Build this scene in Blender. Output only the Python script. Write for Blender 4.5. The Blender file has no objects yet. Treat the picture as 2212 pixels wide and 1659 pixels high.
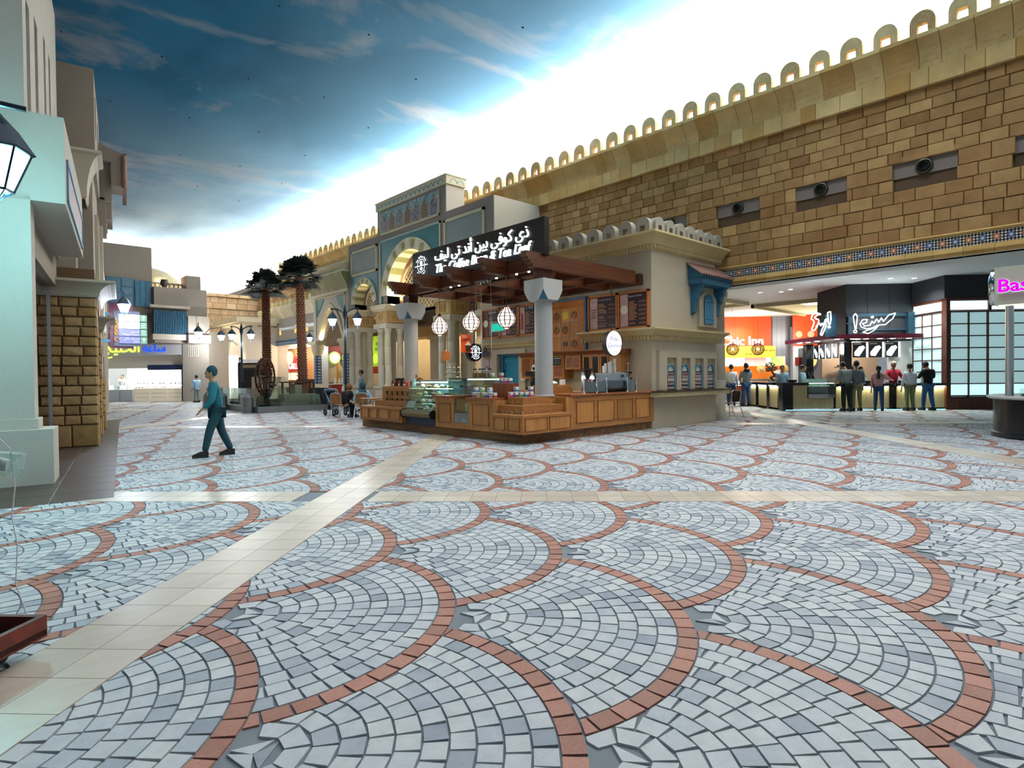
import bpy, bmesh, math, random
from mathutils import Matrix, Vector
random.seed(7)
SC = bpy.context.scene
COL = SC.collection
PI = math.pi

# ------------------------------------------------------------------ camera
cam = bpy.data.cameras.new('camera')
cam.lens = 20.594; cam.sensor_width = 36.0; cam.clip_end = 300; cam.clip_start = 0.05
camo = bpy.data.objects.new('camera', cam); COL.objects.link(camo)
CR = ((0.738265, -0.674435, -0.010099), (-0.017168, -0.003821, -0.999845), (0.674292, 0.738325, -0.0144))
mw = Matrix(((CR[0][0], -CR[1][0], -CR[2][0], 0), (CR[0][1], -CR[1][1], -CR[2][1], 0),
             (CR[0][2], -CR[1][2], -CR[2][2], 1.4), (0, 0, 0, 1)))
camo.matrix_world = mw
SC.camera = camo
SC.view_settings.view_transform = 'Standard'
SC.view_settings.look = 'None'
SC.view_settings.exposure = 0.0
SC.view_settings.gamma = 1.0
SC.view_settings.use_curve_mapping = False
try:
    SC.cycles.max_bounces = 6; SC.cycles.diffuse_bounces = 3; SC.cycles.glossy_bounces = 3
    SC.cycles.transmission_bounces = 5; SC.cycles.transparent_max_bounces = 10
    SC.cycles.use_denoising = True
    SC.cycles.caustics_reflective = False; SC.cycles.caustics_refractive = False
    SC.cycles.sample_clamp_indirect = 6.0; SC.cycles.sample_clamp_direct = 0.0
except Exception: pass

# ------------------------------------------------------------------ world (added even fill standing in for bounced light; hall open behind camera)
wd = bpy.data.worlds.new('world'); SC.world = wd; wd.use_nodes = True
wbg = wd.node_tree.nodes['Background']
wbg.inputs[0].default_value = (0.80, 0.90, 1.0, 1); wbg.inputs[1].default_value = 0.30

def lamp(kind, name, loc, energy, color=(1,1,1), size=.2, rot=None, sizey=None, spot=None, blend=.6):
    l = bpy.data.lights.new(name, kind); l.energy = energy; l.color = color
    if kind == 'AREA':
        l.size = size
        if sizey: l.shape = 'RECTANGLE'; l.size_y = sizey
    elif kind in ('POINT', 'SPOT'):
        l.shadow_soft_size = size
        if kind == 'SPOT': l.spot_size = spot or 1.5; l.spot_blend = blend
    o = bpy.data.objects.new(name, l); COL.objects.link(o); o.location = loc
    if rot: o.rotation_euler = rot
    return o
def aim(o, tgt):
    d = Vector(tgt) - o.location
    o.rotation_euler = d.to_track_quat('-Z', 'Y').to_euler()

# cove lights hidden behind the parapets, washing the painted ceiling
lamp('AREA', 'cove_light', (17.5, 12.0, 9.35), 10500, (1, .98, .95), 1.2, (PI, 0, 0), 46)
lamp('AREA', 'cove_light_far', (17.5, 46.0, 9.35), 5000, (1, .98, .95), 1.2, (PI, 0, 0), 22)
lamp('AREA', 'cove_light_end', (4.0, 53.5, 9.2), 7000, (1, .98, .95), 36, (PI, 0, 0), 1.2)
# ceiling downlights
for x, y, e in ((3.5, 2.5, 900), (7.5, -1.5, 900), (8.5, 3.2, 1000), (12.5, 1.5, 1000), (5.0, 7.5, 900), (11, 6.5, 1000), (4.6, 13, 800), (5.4, 19, 800),
                (9.6, 19.5, 800), (6.5, 26, 900), (7.5, 34, 1000), (13, 5, 700), (1.5, 6, 500), (14.6, 14, 300)):
    lamp('SPOT', 'ceiling_downlight', (x, y, 11.4), e * .80, (.97, .98, 1.0), .35, None, None, 2.1, 1.0)

# ------------------------------------------------------------------ frames of reference of the place
CA, SA = math.cos(.7864), math.sin(.7864)
def BW(x, y, z=0):            # floor-grid frame -> world
    return (x * CA + y * SA, -x * SA + y * CA, z)
PH = math.radians(8.8); CP, SP = math.cos(PH), math.sin(PH)
def LW(v, u, z=0):            # left street front: v out of the wall, u along it
    return (0.75 + u * SP + v * CP, 10.02 + u * CP - v * SP, z)

# ------------------------------------------------------------------ helpers
ORD = ('first','second','third','fourth','fifth','sixth','seventh','eighth','ninth','tenth','eleventh','twelfth')
ORG = {}
class MB:
    def __init__(s, T=None): s.v = []; s.f = []; s.m = []; s.t = []; s.T = T; s.cm = 0; s.ct = .5
    def P(s, p):
        s.v.append(s.T(*p) if s.T else tuple(p)); return len(s.v) - 1
    def F(s, idx): s.f.append(idx); s.m.append(s.cm); s.t.append(s.ct)
    def quad(s, *ps): s.F([s.P(p) for p in ps])
    def box(s, a, b, c, A, B, C, M=None):
        pts = [(a,b,c),(A,b,c),(A,B,c),(a,B,c),(a,b,C),(A,b,C),(A,B,C),(a,B,C)]
        if M: pts = [tuple(M @ Vector(p)) for p in pts]
        i = [s.P(p) for p in pts]
        for q in ((0,3,2,1),(4,5,6,7),(0,1,5,4),(1,2,6,5),(2,3,7,6),(3,0,4,7)): s.F([i[k] for k in q])
        return s
    def bbox(s, c, d, M=None): return s.box(c[0]-d[0]/2, c[1]-d[1]/2, c[2]-d[2]/2, c[0]+d[0]/2, c[1]+d[1]/2, c[2]+d[2]/2, M)
    def chbox(s, a, b, c, A, B, C, ax, e):
        # box whose face towards -ax ('x' or 'y') has chamfered edges of width e
        if ax == 'x':
            back = [(A,b,c),(A,B,c),(A,B,C),(A,b,C)]; mid = [(a+e,b,c),(a+e,B,c),(a+e,B,C),(a+e,b,C)]
            fr = [(a,b+e,c+e),(a,B-e,c+e),(a,B-e,C-e),(a,b+e,C-e)]
        else:
            back = [(A,B,c),(a,B,c),(a,B,C),(A,B,C)]; mid = [(A,b+e,c),(a,b+e,c),(a,b+e,C),(A,b+e,C)]
            fr = [(A-e,b,c+e),(a+e,b,c+e),(a+e,b,C-e),(A-e,b,C-e)]
        bi = [s.P(p) for p in back]; mi = [s.P(p) for p in mid]; fi = [s.P(p) for p in fr]
        s.F([fi[0], fi[3], fi[2], fi[1]])
        for k in range(4):
            n = (k+1) % 4
            s.F([fi[k], fi[n], mi[n], mi[k]]); s.F([mi[k], mi[n], bi[n], bi[k]])
        return s
    def prism(s, pts, ax, lo, hi):
        # pts 2D: ax 'x' -> (y,z), 'y' -> (x,z), 'z' -> (x,y)
        def q(p, w): return (w, p[0], p[1]) if ax == 'x' else ((p[0], w, p[1]) if ax == 'y' else (p[0], p[1], w))
        a = [s.P(q(p, lo)) for p in pts]; b = [s.P(q(p, hi)) for p in pts]
        n = len(pts)
        s.F(a[::-1]); s.F(b)
        for k in range(n): s.F([a[k], a[(k+1)%n], b[(k+1)%n], b[k]])
        return s
    def strip(s, A, B, closed=False):
        a = [s.P(p) for p in A]; b = [s.P(p) for p in B]; n = len(A)
        for k in range(n if closed else n-1): s.F([a[k], a[(k+1)%n], b[(k+1)%n], b[k]])
        return s
    def lathe(s, prof, cx, cy, n=16, cz=0, caps=True, a0=0, a1=2*PI):
        full = abs(a1-a0-2*PI) < 1e-6
        rings = []
        m = n if full else n+1
        for r, z in prof:
            rings.append([s.P((cx + r*math.cos(a0+(a1-a0)*k/n), cy + r*math.sin(a0+(a1-a0)*k/n), cz+z)) for k in range(m)])
        for a, b in zip(rings, rings[1:]):
            for k in range(n if full else n): s.F([a[k], a[(k+1)%m], b[(k+1)%m], b[k]])
        if caps and full:
            if prof[0][0] > 1e-4: s.F(rings[0][::-1])
            if prof[-1][0] > 1e-4: s.F(rings[-1])
        return s
    def rod(s, p, q, r, n=8, r2=None):
        p = Vector(p); q = Vector(q); d = q - p; r2 = r if r2 is None else r2
        if d.length < 1e-6: return s
        u = d.orthogonal().normalized(); w = d.normalized().cross(u)
        a = [s.P(p + (u*math.cos(2*PI*k/n) + w*math.sin(2*PI*k/n))*r) for k in range(n)]
        b = [s.P(q + (u*math.cos(2*PI*k/n) + w*math.sin(2*PI*k/n))*r2) for k in range(n)]
        for k in range(n): s.F([a[k], a[(k+1)%n], b[(k+1)%n], b[k]])
        s.F(a[::-1]); s.F(b); return s
    def tube(s, pts, r, n=6):
        for p, q in zip(pts, pts[1:]): s.rod(p, q, r, n)
        return s
    def ball(s, c, r, n=10, m=6, sz=1.0, sx=1.0, sy=1.0):
        rings = []
        for j in range(m+1):
            th = PI*j/m; rr = r*math.sin(th)
            rings.append([s.P((c[0]+sx*rr*math.cos(2*PI*k/n), c[1]+sy*rr*math.sin(2*PI*k/n), c[2]-sz*r*math.cos(th))) for k in range(n)])
        for a, b in zip(rings, rings[1:]):
            for k in range(n): s.F([a[k], a[(k+1)%n], b[(k+1)%n], b[k]])
        return s
    def build(s, name, mats, parent=None, smooth=False, kind=None):
        me = bpy.data.meshes.new(name)
        o = ORG.get(parent.name, (0,0,0)) if parent else (0,0,0)
        vs = [(v[0]-o[0], v[1]-o[1], v[2]-o[2]) for v in s.v]
        me.from_pydata(vs, [], s.f)
        if not isinstance(mats, (list, tuple)): mats = [mats]
        for m in mats: me.materials.append(m)
        if len(mats) > 1: me.polygons.foreach_set('material_index', s.m)
        at = me.attributes.new('tone', 'FLOAT', 'FACE'); at.data.foreach_set('value', s.t)
        if smooth:
            me.shade_smooth(); me.set_sharp_from_angle(angle=0.7)
        me.update()
        ob = bpy.data.objects.new(name, me); COL.objects.link(ob)
        if parent:
            ob.parent = parent; ORG[ob.name] = o
        else: ORG[ob.name] = (0,0,0)
        if kind: ob['kind'] = kind
        return ob

def thing(name, label, cat, loc=(0,0,0), group=None):
    o = bpy.data.objects.new(name, None); COL.objects.link(o); o.location = loc
    o.empty_display_size = .1
    o['label'] = label; o['category'] = cat
    if group: o['group'] = group
    ORG[o.name] = tuple(loc); return o
def tag(o, label, cat, group=None):
    o['label'] = label; o['category'] = cat
    if group: o['group'] = group
    return o
def dup(root, loc, rz=0, label=None, group=None, scale=None):
    r = root.copy(); COL.objects.link(r); r.location = loc; r.rotation_euler = (0, 0, rz)
    if scale: r.scale = (scale,)*3
    if label: r['label'] = label
    if group: r['group'] = group
    for ch in root.children:
        c = ch.copy(); COL.objects.link(c); c.parent = r
        for g in ch.children:
            d = g.copy(); COL.objects.link(d); d.parent = c
    return r

# ------------------------------------------------------------------ materials
def lin(c):
    if isinstance(c, str): c = [int(c[i:i+2], 16)/255 for i in (0, 2, 4)]
    return tuple((x/12.92 if x <= .04045 else ((x+.055)/1.055)**2.4) for x in c)
class NT:
    def __init__(s, name):
        s.mat = bpy.data.materials.new(name); s.mat.use_nodes = True
        s.nt = s.mat.node_tree; s.nt.nodes.clear()
        s.out = s.nt.nodes.new('ShaderNodeOutputMaterial'); s.pos = None
    def n(s, t, **kw):
        nd = s.nt.nodes.new(t)
        for k, v in kw.items():
            if k.startswith('i_'):
                key = k[2:]; key = int(key) if key.isdigit() else key
                s.set(nd.inputs[key], v)
            else: setattr(nd, k, v)
        return nd
    def set(s, sock, v):
        if isinstance(v, bpy.types.NodeSocket): s.nt.links.new(v, sock)
        elif isinstance(v, bpy.types.Node): s.nt.links.new(v.outputs[0], sock)
        else:
            if isinstance(v, tuple) and len(v) == 3 and sock.type == 'RGBA': v = (*v, 1)
            sock.default_value = v
    def P(s):
        if not s.pos: s.pos = s.n('ShaderNodeNewGeometry').outputs['Position']
        return s.pos
    def math(s, op, a, b=0.0, c=0.0):
        nd = s.n('ShaderNodeMath', operation=op); s.set(nd.inputs[0], a); s.set(nd.inputs[1], b)
        if op in ('MULTIPLY_ADD', 'SMOOTH_MIN', 'COMPARE'): s.set(nd.inputs[2], c)
        return nd.outputs[0]
    def mix(s, f, a, b, bt='MIX'):
        nd = s.n('ShaderNodeMix', data_type='RGBA', blend_type=bt)
        s.set(nd.inputs[0], f); s.set(nd.inputs[6], a); s.set(nd.inputs[7], b); return nd.outputs[2]
    def noise(s, scale, detail=3, rough=.55, vec=None, dist=0):
        nd = s.n('ShaderNodeTexNoise'); nd.inputs['Scale'].default_value = scale; nd.inputs['Detail'].default_value = detail
        nd.inputs['Roughness'].default_value = rough; nd.inputs['Distortion'].default_value = dist
        s.set(nd.inputs['Vector'], vec if vec is not None else s.P()); return nd.outputs[0]
    def ramp(s, f, stops):
        nd = s.n('ShaderNodeValToRGB'); cr = nd.color_ramp
        while len(cr.elements) < len(stops): cr.elements.new(.5)
        for e, (p, c) in zip(cr.elements, stops): e.position = p; e.color = (*c, 1) if len(c) == 3 else c
        s.set(nd.inputs[0], f); return nd.outputs[0]
    def mapping(s, scale=(1,1,1), rot=(0,0,0), loc=(0,0,0), vec=None):
        nd = s.n('ShaderNodeMapping'); nd.inputs[1].default_value = loc; nd.inputs[2].default_value = rot; nd.inputs[3].default_value = scale
        s.set(nd.inputs[0], vec if vec is not None else s.P()); return nd.outputs[0]
    def principled(s, col, rough=.6, metal=0, spec=.5, bump=None, bstr=.3, bdist=.01, **kw):
        p = s.n('ShaderNodeBsdfPrincipled')
        s.set(p.inputs['Base Color'], col); s.set(p.inputs['Roughness'], rough); s.set(p.inputs['Metallic'], metal)
        p.inputs['Specular IOR Level'].default_value = spec
        if bump is not None:
            b = s.n('ShaderNodeBump'); b.inputs['Strength'].default_value = bstr; b.inputs['Distance'].default_value = bdist
            s.set(b.inputs['Height'], bump); s.nt.links.new(b.outputs[0], p.inputs['Normal'])
        for k, v in kw.items(): s.set(p.inputs[k.replace('_', ' ')], v)
        s.nt.links.new(p.outputs[0], s.out.inputs[0]); return s.mat
MATS = {}
def plain(name, c, rough=.6, metal=0, spec=.5, var=.08, vs=3.0, emis=None, es=0, bump=0, **kw):
    if name in MATS: return MATS[name]
    t = NT(name); c = lin(c)
    if var:
        f = t.noise(vs, 4)
        col = t.mix(f, tuple(x*(1-var*1.6) for x in c), tuple(min(1, x*(1+var*1.6)) for x in c))
    else: col = c
    if emis is not None: kw['Emission_Color'] = lin(emis); kw['Emission_Strength'] = es
    m = t.principled(col, rough, metal, spec, bump=t.noise(vs*8, 3) if bump else None, bstr=bump, **kw)
    MATS[name] = m; return m
def emit(name, c, s):
    if name in MATS: return MATS[name]
    t = NT(name); e = t.n('ShaderNodeEmission'); t.set(e.inputs[0], lin(c)); e.inputs[1].default_value = s
    t.nt.links.new(e.outputs[0], t.out.inputs[0]); MATS[name] = t.mat; return t.mat
def stone(name, c1, c2, c3=None, rough=.85, scale=2.2, bump=.5, blot=.28):
    # weathered stone: hue differs from piece to piece (tone attribute), blotches inside each piece
    t = NT(name)
    a = t.n('ShaderNodeAttribute', attribute_name='tone').outputs['Fac']
    base = t.mix(a, lin(c1), lin(c2))
    n1 = t.noise(scale, 6, .65); n2 = t.noise(scale*7, 5, .7)
    d = t.ramp(n1, [(.3, (1-blot, 1-blot*1.1, 1-blot*1.3)), (.7, (1+blot*.65,)*3)])
    base = t.mix(1.0, base, d, 'MULTIPLY')
    if c3: base = t.mix(t.math('MULTIPLY', t.ramp(n2, [(.45, (0,0,0)), (.75, (1,1,1))]), .35), base, lin(c3))
    h = t.math('ADD', t.math('MULTIPLY', n2, .6), t.math('MULTIPLY', t.noise(scale*25, 3), .4))
    MATS[name] = t.principled(base, rough, 0, .3, bump=h, bstr=bump, bdist=.02); return MATS[name]
def wood(name, c1, c2, rough=.45, axis='z', scale=1.0, spec=.4):
    t = NT(name)
    sc = {'z': (18, 18, 1.2), 'x': (1.2, 18, 18), 'y': (18, 1.2, 18)}[axis]
    v = t.mapping(tuple(k*scale for k in sc))
    n1 = t.noise(1.0, 6, .6, v, .8); n2 = t.noise(3.5, 3, .6, v)
    f = t.math('ADD', t.math('MULTIPLY', n1, .75), t.math('MULTIPLY', n2, .25))
    col = t.ramp(f, [(.32, lin(c1)), (.68, lin(c2))])
    a = t.n('ShaderNodeAttribute', attribute_name='tone').outputs['Fac']
    col = t.mix(1.0, col, t.ramp(a, [(0, (.8,.8,.8)), (1, (1.2,1.2,1.2))]), 'MULTIPLY')
    MATS[name] = t.principled(col, rough, 0, spec, bump=n1, bstr=.12, bdist=.004); return MATS[name]
def glass(name, c=(.9,1,.98), alpha=.12, rough=.02):
    # thin sheet: mostly see-through, with a reflective sheen
    t = NT(name)
    tr = t.n('ShaderNodeBsdfTransparent'); tr.inputs[0].default_value = (*c, 1)
    gl = t.n('ShaderNodeBsdfGlossy'); gl.inputs[1].default_value = rough; gl.inputs[0].default_value = (1,1,1,1)
    fr = t.n('ShaderNodeFresnel'); fr.inputs[0].default_value = 1.45
    f = t.math('ADD', t.math('MULTIPLY', fr.outputs[0], .8), alpha*.3)
    mx = t.n('ShaderNodeMixShader'); t.set(mx.inputs[0], f); t.nt.links.new(tr.outputs[0], mx.inputs[1]); t.nt.links.new(gl.outputs[0], mx.inputs[2])
    t.nt.links.new(mx.outputs[0], t.out.inputs[0]); MATS[name] = t.mat; return t.mat

# ------------------------------------------------------------------ lettering
AR = {'ا':'\uFE8D\uFE8E', 'أ':'\uFE83\uFE84', 'د':'\uFEA9\uFEAA', 'ذ':'\uFEAB\uFEAC', 'ر':'\uFEAD\uFEAE', 'و':'\uFEED\uFEEE', 'ة':'\uFE93\uFE94', 'ى':'\uFEEF\uFEF0', 'ز':'\uFEAF\uFEB0'}
for ch, s0 in (('ب',0xFE8F),('ت',0xFE95),('ج',0xFE9D),('ح',0xFEA1),('خ',0xFEA5),('س',0xFEB1),('ش',0xFEB5),('ص',0xFEB9),('ط',0xFEC1),('ع',0xFEC9),('غ',0xFECD),
               ('ف',0xFED1),('ق',0xFED5),('ك',0xFED9),('ل',0xFEDD),('م',0xFEE1),('ن',0xFEE5),('ه',0xFEE9),('ي',0xFEF1)):
    AR[ch] = ''.join(chr(s0+k) for k in range(4))
def arab(s):
    out = []
    for w in s.split(' '):
        r = ''
        for i, ch in enumerate(w):
            if ch not in AR: r += ch; continue
            f = AR[ch]; pj = i > 0 and w[i-1] in AR and len(AR[w[i-1]]) == 4; nj = i < len(w)-1 and w[i+1] in AR and len(f) == 4
            r += f[3] if (pj and nj) else f[1] if pj else f[2] if nj else f[0]
        out.append(r[::-1])
    return ' '.join(out[::-1])
def text(s, size, mat, origin, right, up, parent=None, ext=.01, name='lettering', shear=0, align='CENTER', bold=0, width=None, sx=1.0):
    cu = bpy.data.curves.new('txt', 'FONT'); cu.body = s; cu.size = size; cu.extrude = ext; cu.shear = shear
    cu.align_x = align; cu.offset = bold; cu.resolution_u = 3
    to = bpy.data.objects.new('txt', cu); COL.objects.link(to)
    dg = bpy.context.evaluated_depsgraph_get()
    me = bpy.data.meshes.new_from_object(to.evaluated_get(dg))
    bpy.data.objects.remove(to); bpy.data.curves.remove(cu)
    R = Vector(right).normalized(); U = Vector(up).normalized(); N = R.cross(U)
    O = Vector(origin); o = Vector(ORG.get(parent.name, (0,0,0))) if parent else Vector((0,0,0))
    k = 1.0
    if width and len(me.vertices):
        xs = [v.co.x for v in me.vertices]; k = width/(max(xs)-min(xs))
    for v in me.vertices:
        c = v.co.copy(); v.co = O - o + R*(c.x*k*sx) + U*(c.y*(k if width else 1)) + N*c.z
    me.name = name; me.materials.clear(); me.materials.append(mat)
    ob = bpy.data.objects.new(name, me); COL.objects.link(ob)
    if parent: ob.parent = parent; ORG[ob.name] = tuple(o)
    return ob
# ================================================================== FLOOR
M_sett = None
t = NT('grey_sett'); a = t.n('ShaderNodeAttribute', attribute_name='tone').outputs['Fac']
col = t.ramp(a, [(0, lin('828b95')), (.35, lin('a1a9b0')), (.6, lin('b6bcc0')), (1, lin('c9cccb'))])
n1 = t.noise(9, 5, .7); n2 = t.noise(70, 3, .6)
col = t.mix(1.0, col, t.ramp(n1, [(.3, (.84,.85,.87)), (.7, (1.08,1.07,1.06))]), 'MULTIPLY')
col = t.mix(t.ramp(n2, [(.66, (0,0,0)), (.74, (.6,.6,.6))]), col, lin('70706e'))
M_sett = t.principled(col, .55, 0, .35, bump=n2, bstr=.35, bdist=.004)
t = NT('red_sett'); a = t.n('ShaderNodeAttribute', attribute_name='tone').outputs['Fac']
col = t.ramp(a, [(0, lin('875a4b')), (1, lin('a67463'))])
n2 = t.noise(60, 3, .6)
col = t.mix(1.0, col, t.ramp(n2, [(.35, (.86,.86,.86)), (.7, (1.1,1.1,1.1))]), 'MULTIPLY')
M_redsett = t.principled(col, .55, 0, .3, bump=n2, bstr=.35, bdist=.004)
t = NT('cream_tile'); a = t.n('ShaderNodeAttribute', attribute_name='tone').outputs['Fac']
col = t.ramp(a, [(0, lin('b3a696')), (1, lin('c9bdac'))])
n1 = t.noise(1.0, 4, .6, t.mapping((3, 12, 3)))
col = t.mix(1.0, col, t.ramp(n1, [(.3, (.93,.92,.9)), (.7, (1.06,1.06,1.06))]), 'MULTIPLY')
M_tile = t.principled(col, .32, 0, .5)
M_mortar = plain('floor_mortar', '6f767d', .9, var=.1, vs=6)
M_darktile = plain('dark_floor_tile', '40352f', .4, var=.15, vs=4)

fl = MB(); fl.box(-25, -12, -.3, 55, 70, -.009)
floor = fl.build('floor', M_mortar); floor['kind'] = 'structure'
RS, DX, RC = 1.25, .6825, 12
NR = [0]
def inview(x, y, m=1.0):
    return y > 1.75 and -(.965*y + .35 + m*.3) < x < .80*y + .8 + m*.3
def clip(poly, nx, ny, d):
    out = []; n = len(poly)
    for i in range(n):
        p, q = poly[i], poly[(i+1) % n]
        a = nx*p[0]+ny*p[1]-d; b = nx*q[0]+ny*q[1]-d
        if a >= 0: out.append(p)
        if (a < 0) != (b < 0):
            k = a/(a-b); out.append((p[0]+k*(q[0]-p[0]), p[1]+k*(q[1]-p[1])))
    return out
def area(p):
    return .5*abs(sum(p[i][0]*p[(i+1) % len(p)][1]-p[(i+1) % len(p)][0]*p[i][1] for i in range(len(p))))
CB = (-2.31-9.6726*2, -2.31-9.6726, -2.31, -2.31+9.6726, -2.31+2*9.6726, -2.31+3*9.6726)
DB = (6.77, 16.5, 26.2, 35.9)
HW = .285
# each bay between the cream bands has its own scale pattern: origin, row step, drift
def bay(x, y):
    i = sum(1 for c in CB if x > c); j = sum(1 for c in DB if y > c)
    return i, j
BAYP = {(3,0): (-.51, 3.38, 1.265, 0), (3,1): (-1.17, 9.08, 1.325, -.11), (2,0): (-2.8, 5.43, 1.3, -.12), (2,1): (-3.39, 8.15, 1.3, -.03), (4,1): (8.35, 11.06, 1.33, 0), (4,0): (8.35, 5.9, 1.3, 0)}
setts = []   # (distance, polygon, tone, red)
def gen_bay(i, j):
    x0 = CB[i-1]+HW if i > 0 else -60; x1 = CB[i]-HW if i < len(CB) else 60
    y0 = DB[j-1]+HW if j > 0 else 0; y1 = DB[j]-HW if j < len(DB) else 44
    ox, oy, dy, sl = BAYP.get((i, j), (x0*.37, y0+.6, 1.3, 0))
    if j == 1 and (i, j) not in BAYP: ox = ox
    rng = random.Random(i*31+j*7+3)
    na = int((max(x0, -44)-ox)/DX)-3; nb = int((min(x1, 40)-ox)/DX)+4
    ma = int((y0-oy)/dy)-3; mb = int((y1-oy)/dy)+4
    for a in range(na, nb):
        for b in range(ma, mb):
            if (a+b) % 2: continue
            ax = ox+a*DX; ay = oy+b*dy+a*DX*sl
            if ax < x0-.2 or ax > x1+1.6 or ay < y0-1.4 or ay > y1+1.4: continue
            if not inview(ax-.6, ay+1.2, 4): continue
            far = ay > 17
            cx, cy = ax-RS, ay
            nbrs = [(ax-DX-RS, ay+dy-DX*sl), (ax-DX-RS, ay-dy-DX*sl), (ax-2*DX-RS, ay-2*DX*sl)]
            dr = RS/12.0
            for k in range(12):
                r0, r1 = k*dr, (k+1)*dr
                red = k == 11
                ln = .125 if red else .112
                g = .005
                if far: ln *= 3.2
                rm = (r0+r1)/2
                nseg = max(3, int(2*PI*rm/ln))
                off = rng.random()
                for s_ in range(nseg):
                    t0 = 2*PI*(s_+off)/nseg; t1 = 2*PI*(s_+1+off)/nseg
                    tm = (t0+t1)/2
                    if math.cos(tm) < -.55: continue
                    mx, my = cx+rm*math.cos(tm), cy+rm*math.sin(tm)
                    if not inview(mx, my): continue
                    if mx < x0-.1 or mx > x1+.1 or my < y0-.1 or my > y1+.1: continue
                    if any((mx-n[0])**2+(my-n[1])**2 < (RS-.09)**2 for n in nbrs): continue
                    ga = g/max(rm, .05)
                    j1 = rng.uniform(0, .006)/max(rm, .1); j2 = rng.uniform(0, .006)/max(rm, .1)
                    ri = r0+g; ro = r1-g
                    po = [(cx+ri*math.cos(t0+ga), cy+ri*math.sin(t0+ga)), (cx+ro*math.cos(t0+ga+j1), cy+ro*math.sin(t0+ga+j1)),
                          (cx+ro*math.cos(tm)*1.0, cy+ro*math.sin(tm)), (cx+ro*math.cos(t1-ga-j2), cy+ro*math.sin(t1-ga-j2)), (cx+ri*math.cos(t1-ga), cy+ri*math.sin(t1-ga))]
                    if not far: po.pop(2)
                    ok = True
                    for n in nbrs:
                        ddx, ddy = mx-n[0], my-n[1]; dd = math.hypot(ddx, ddy)
                        if dd < RS+.12:
                            ux, uy = ddx/dd, ddy/dd
                            po = clip(po, ux, uy, ux*n[0]+uy*n[1]+RS+.004)
                            if len(po) < 3: ok = False; break
                    if not ok: continue
                    for nx, ny, d in ((1,0,x0+.005), (-1,0,-x1+.005), (0,1,y0+.005), (0,-1,-y1+.005)):
                        if nx*mx+ny*my < d+.12: po = clip(po, nx, ny, d)
                        if len(po) < 3: ok = False; break
                    if not ok or area(po) < .0006: continue
                    tone = rng.choice((.15,.4,.6,.62,.7,.75,.8,.85,.9)) + rng.uniform(-.12,.12) if not red else rng.random()
                    setts.append((math.hypot(mx-.3, my), po, min(1, max(0, tone)), red))
for i in range(0, 6):
    for j in range(0, 4): gen_bay(i, j)
setts.sort(key=lambda s: s[0])
def sett_geo(mb, po, z, skirt):
    w = [BW(p[0], p[1]) for p in po]
    # BW keeps orientation; make the top face look up
    ar = sum(w[i][0]*w[(i+1) % len(w)][1]-w[(i+1) % len(w)][0]*w[i][1] for i in range(len(w)))
    if ar < 0: w = w[::-1]
    top = [mb.P((p[0], p[1], z)) for p in w]; mb.F(top)
    if skirt:
        bot = [mb.P((p[0], p[1], -.01)) for p in w]; n = len(w)
        for k in range(n): mb.F([bot[k], bot[(k+1) % n], top[(k+1) % n], top[k]])
rg = random.Random(5)
# the 290 setts that show largest are pieces of their own
single = {'n': 0}
groups = {('g', 1): MB(), ('r', 1): MB(), ('g', 0): MB(), ('r', 0): MB()}
for d, po, tone, red in setts:
    if single['n'] < 215 and area(po) > .005:
        mb = MB(); mb.ct = tone; sett_geo(mb, po, rg.uniform(-.0012, .0012), True)
        mb.build('red_sett' if red else 'grey_sett', M_redsett if red else M_sett, floor); single['n'] += 1
        continue
    nf = 1 if d < 13 else 0
    mb = groups[('r' if red else 'g', nf)]
    mb.ct = tone; sett_geo(mb, po, rg.uniform(-.0012, .0012) if d < 20 else 0, bool(nf))
for (c, nf), mb in groups.items():
    if mb.f: mb.build('red_setts' if c == 'r' else 'grey_setts', M_redsett if c == 'r' else M_sett, floor, kind='stuff')
# cream tile bands, two tiles wide; near tiles single, far ones joined
TL = .29
tiles = []
for c in CB:
    for side in (-1, 1):
        y = 0.02
        while y < 43:
            xm = c + side*HW/2
            if inview(xm, y+TL/2): tiles.append((math.hypot(xm, y), xm-HW/2+.002, y+.002, xm+HW/2-.002, y+TL-.002))
            y += TL
for dd in DB:
    for side in (-1, 1):
        x = -44.3 + .005
        while x < 36:
            ym = dd + side*HW/2
            if inview(x+TL/2, ym) and not any(abs(x+TL/2-c) < HW+TL/2-.02 for c in CB):
                tiles.append((math.hypot(x, ym), x+.002, ym-HW/2+.002, x+TL-.002, ym+HW/2-.002))
            x += TL
tiles.sort()
nb_ = 0; jt = MB()
for d, a, b, A, B in tiles:
    mb = MB() if nb_ < 75 else jt
    mb.ct = rg.random()
    w = [BW(p[0], p[1]) for p in ((a,b),(A,b),(A,B),(a,B))]
    top = [mb.P((p[0], p[1], .001)) for p in w]; bot = [mb.P((p[0], p[1], -.01)) for p in w]
    mb.F(top)
    for k in range(4): mb.F([bot[k], bot[(k+1) % 4], top[(k+1) % 4], top[k]])
    if nb_ < 75: mb.build('floor_tile', M_tile, floor)
    nb_ += 1
jt.build('floor_tiles', M_tile, floor, kind='stuff')
# dark slate strip along the left street front
mb = MB(LW)
for k in range(26):
    for r in range(2):
        mb.ct = rg.random(); v0 = .02 - .6 + r*.6 if False else -.55+r*.62
        mb.box(v0, -1.6+k*.62, -.008, v0+.612, -1.6+k*.62+.612, .0035)
mb.build('dark_floor_tiles', M_darktile, floor, kind='stuff')

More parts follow.
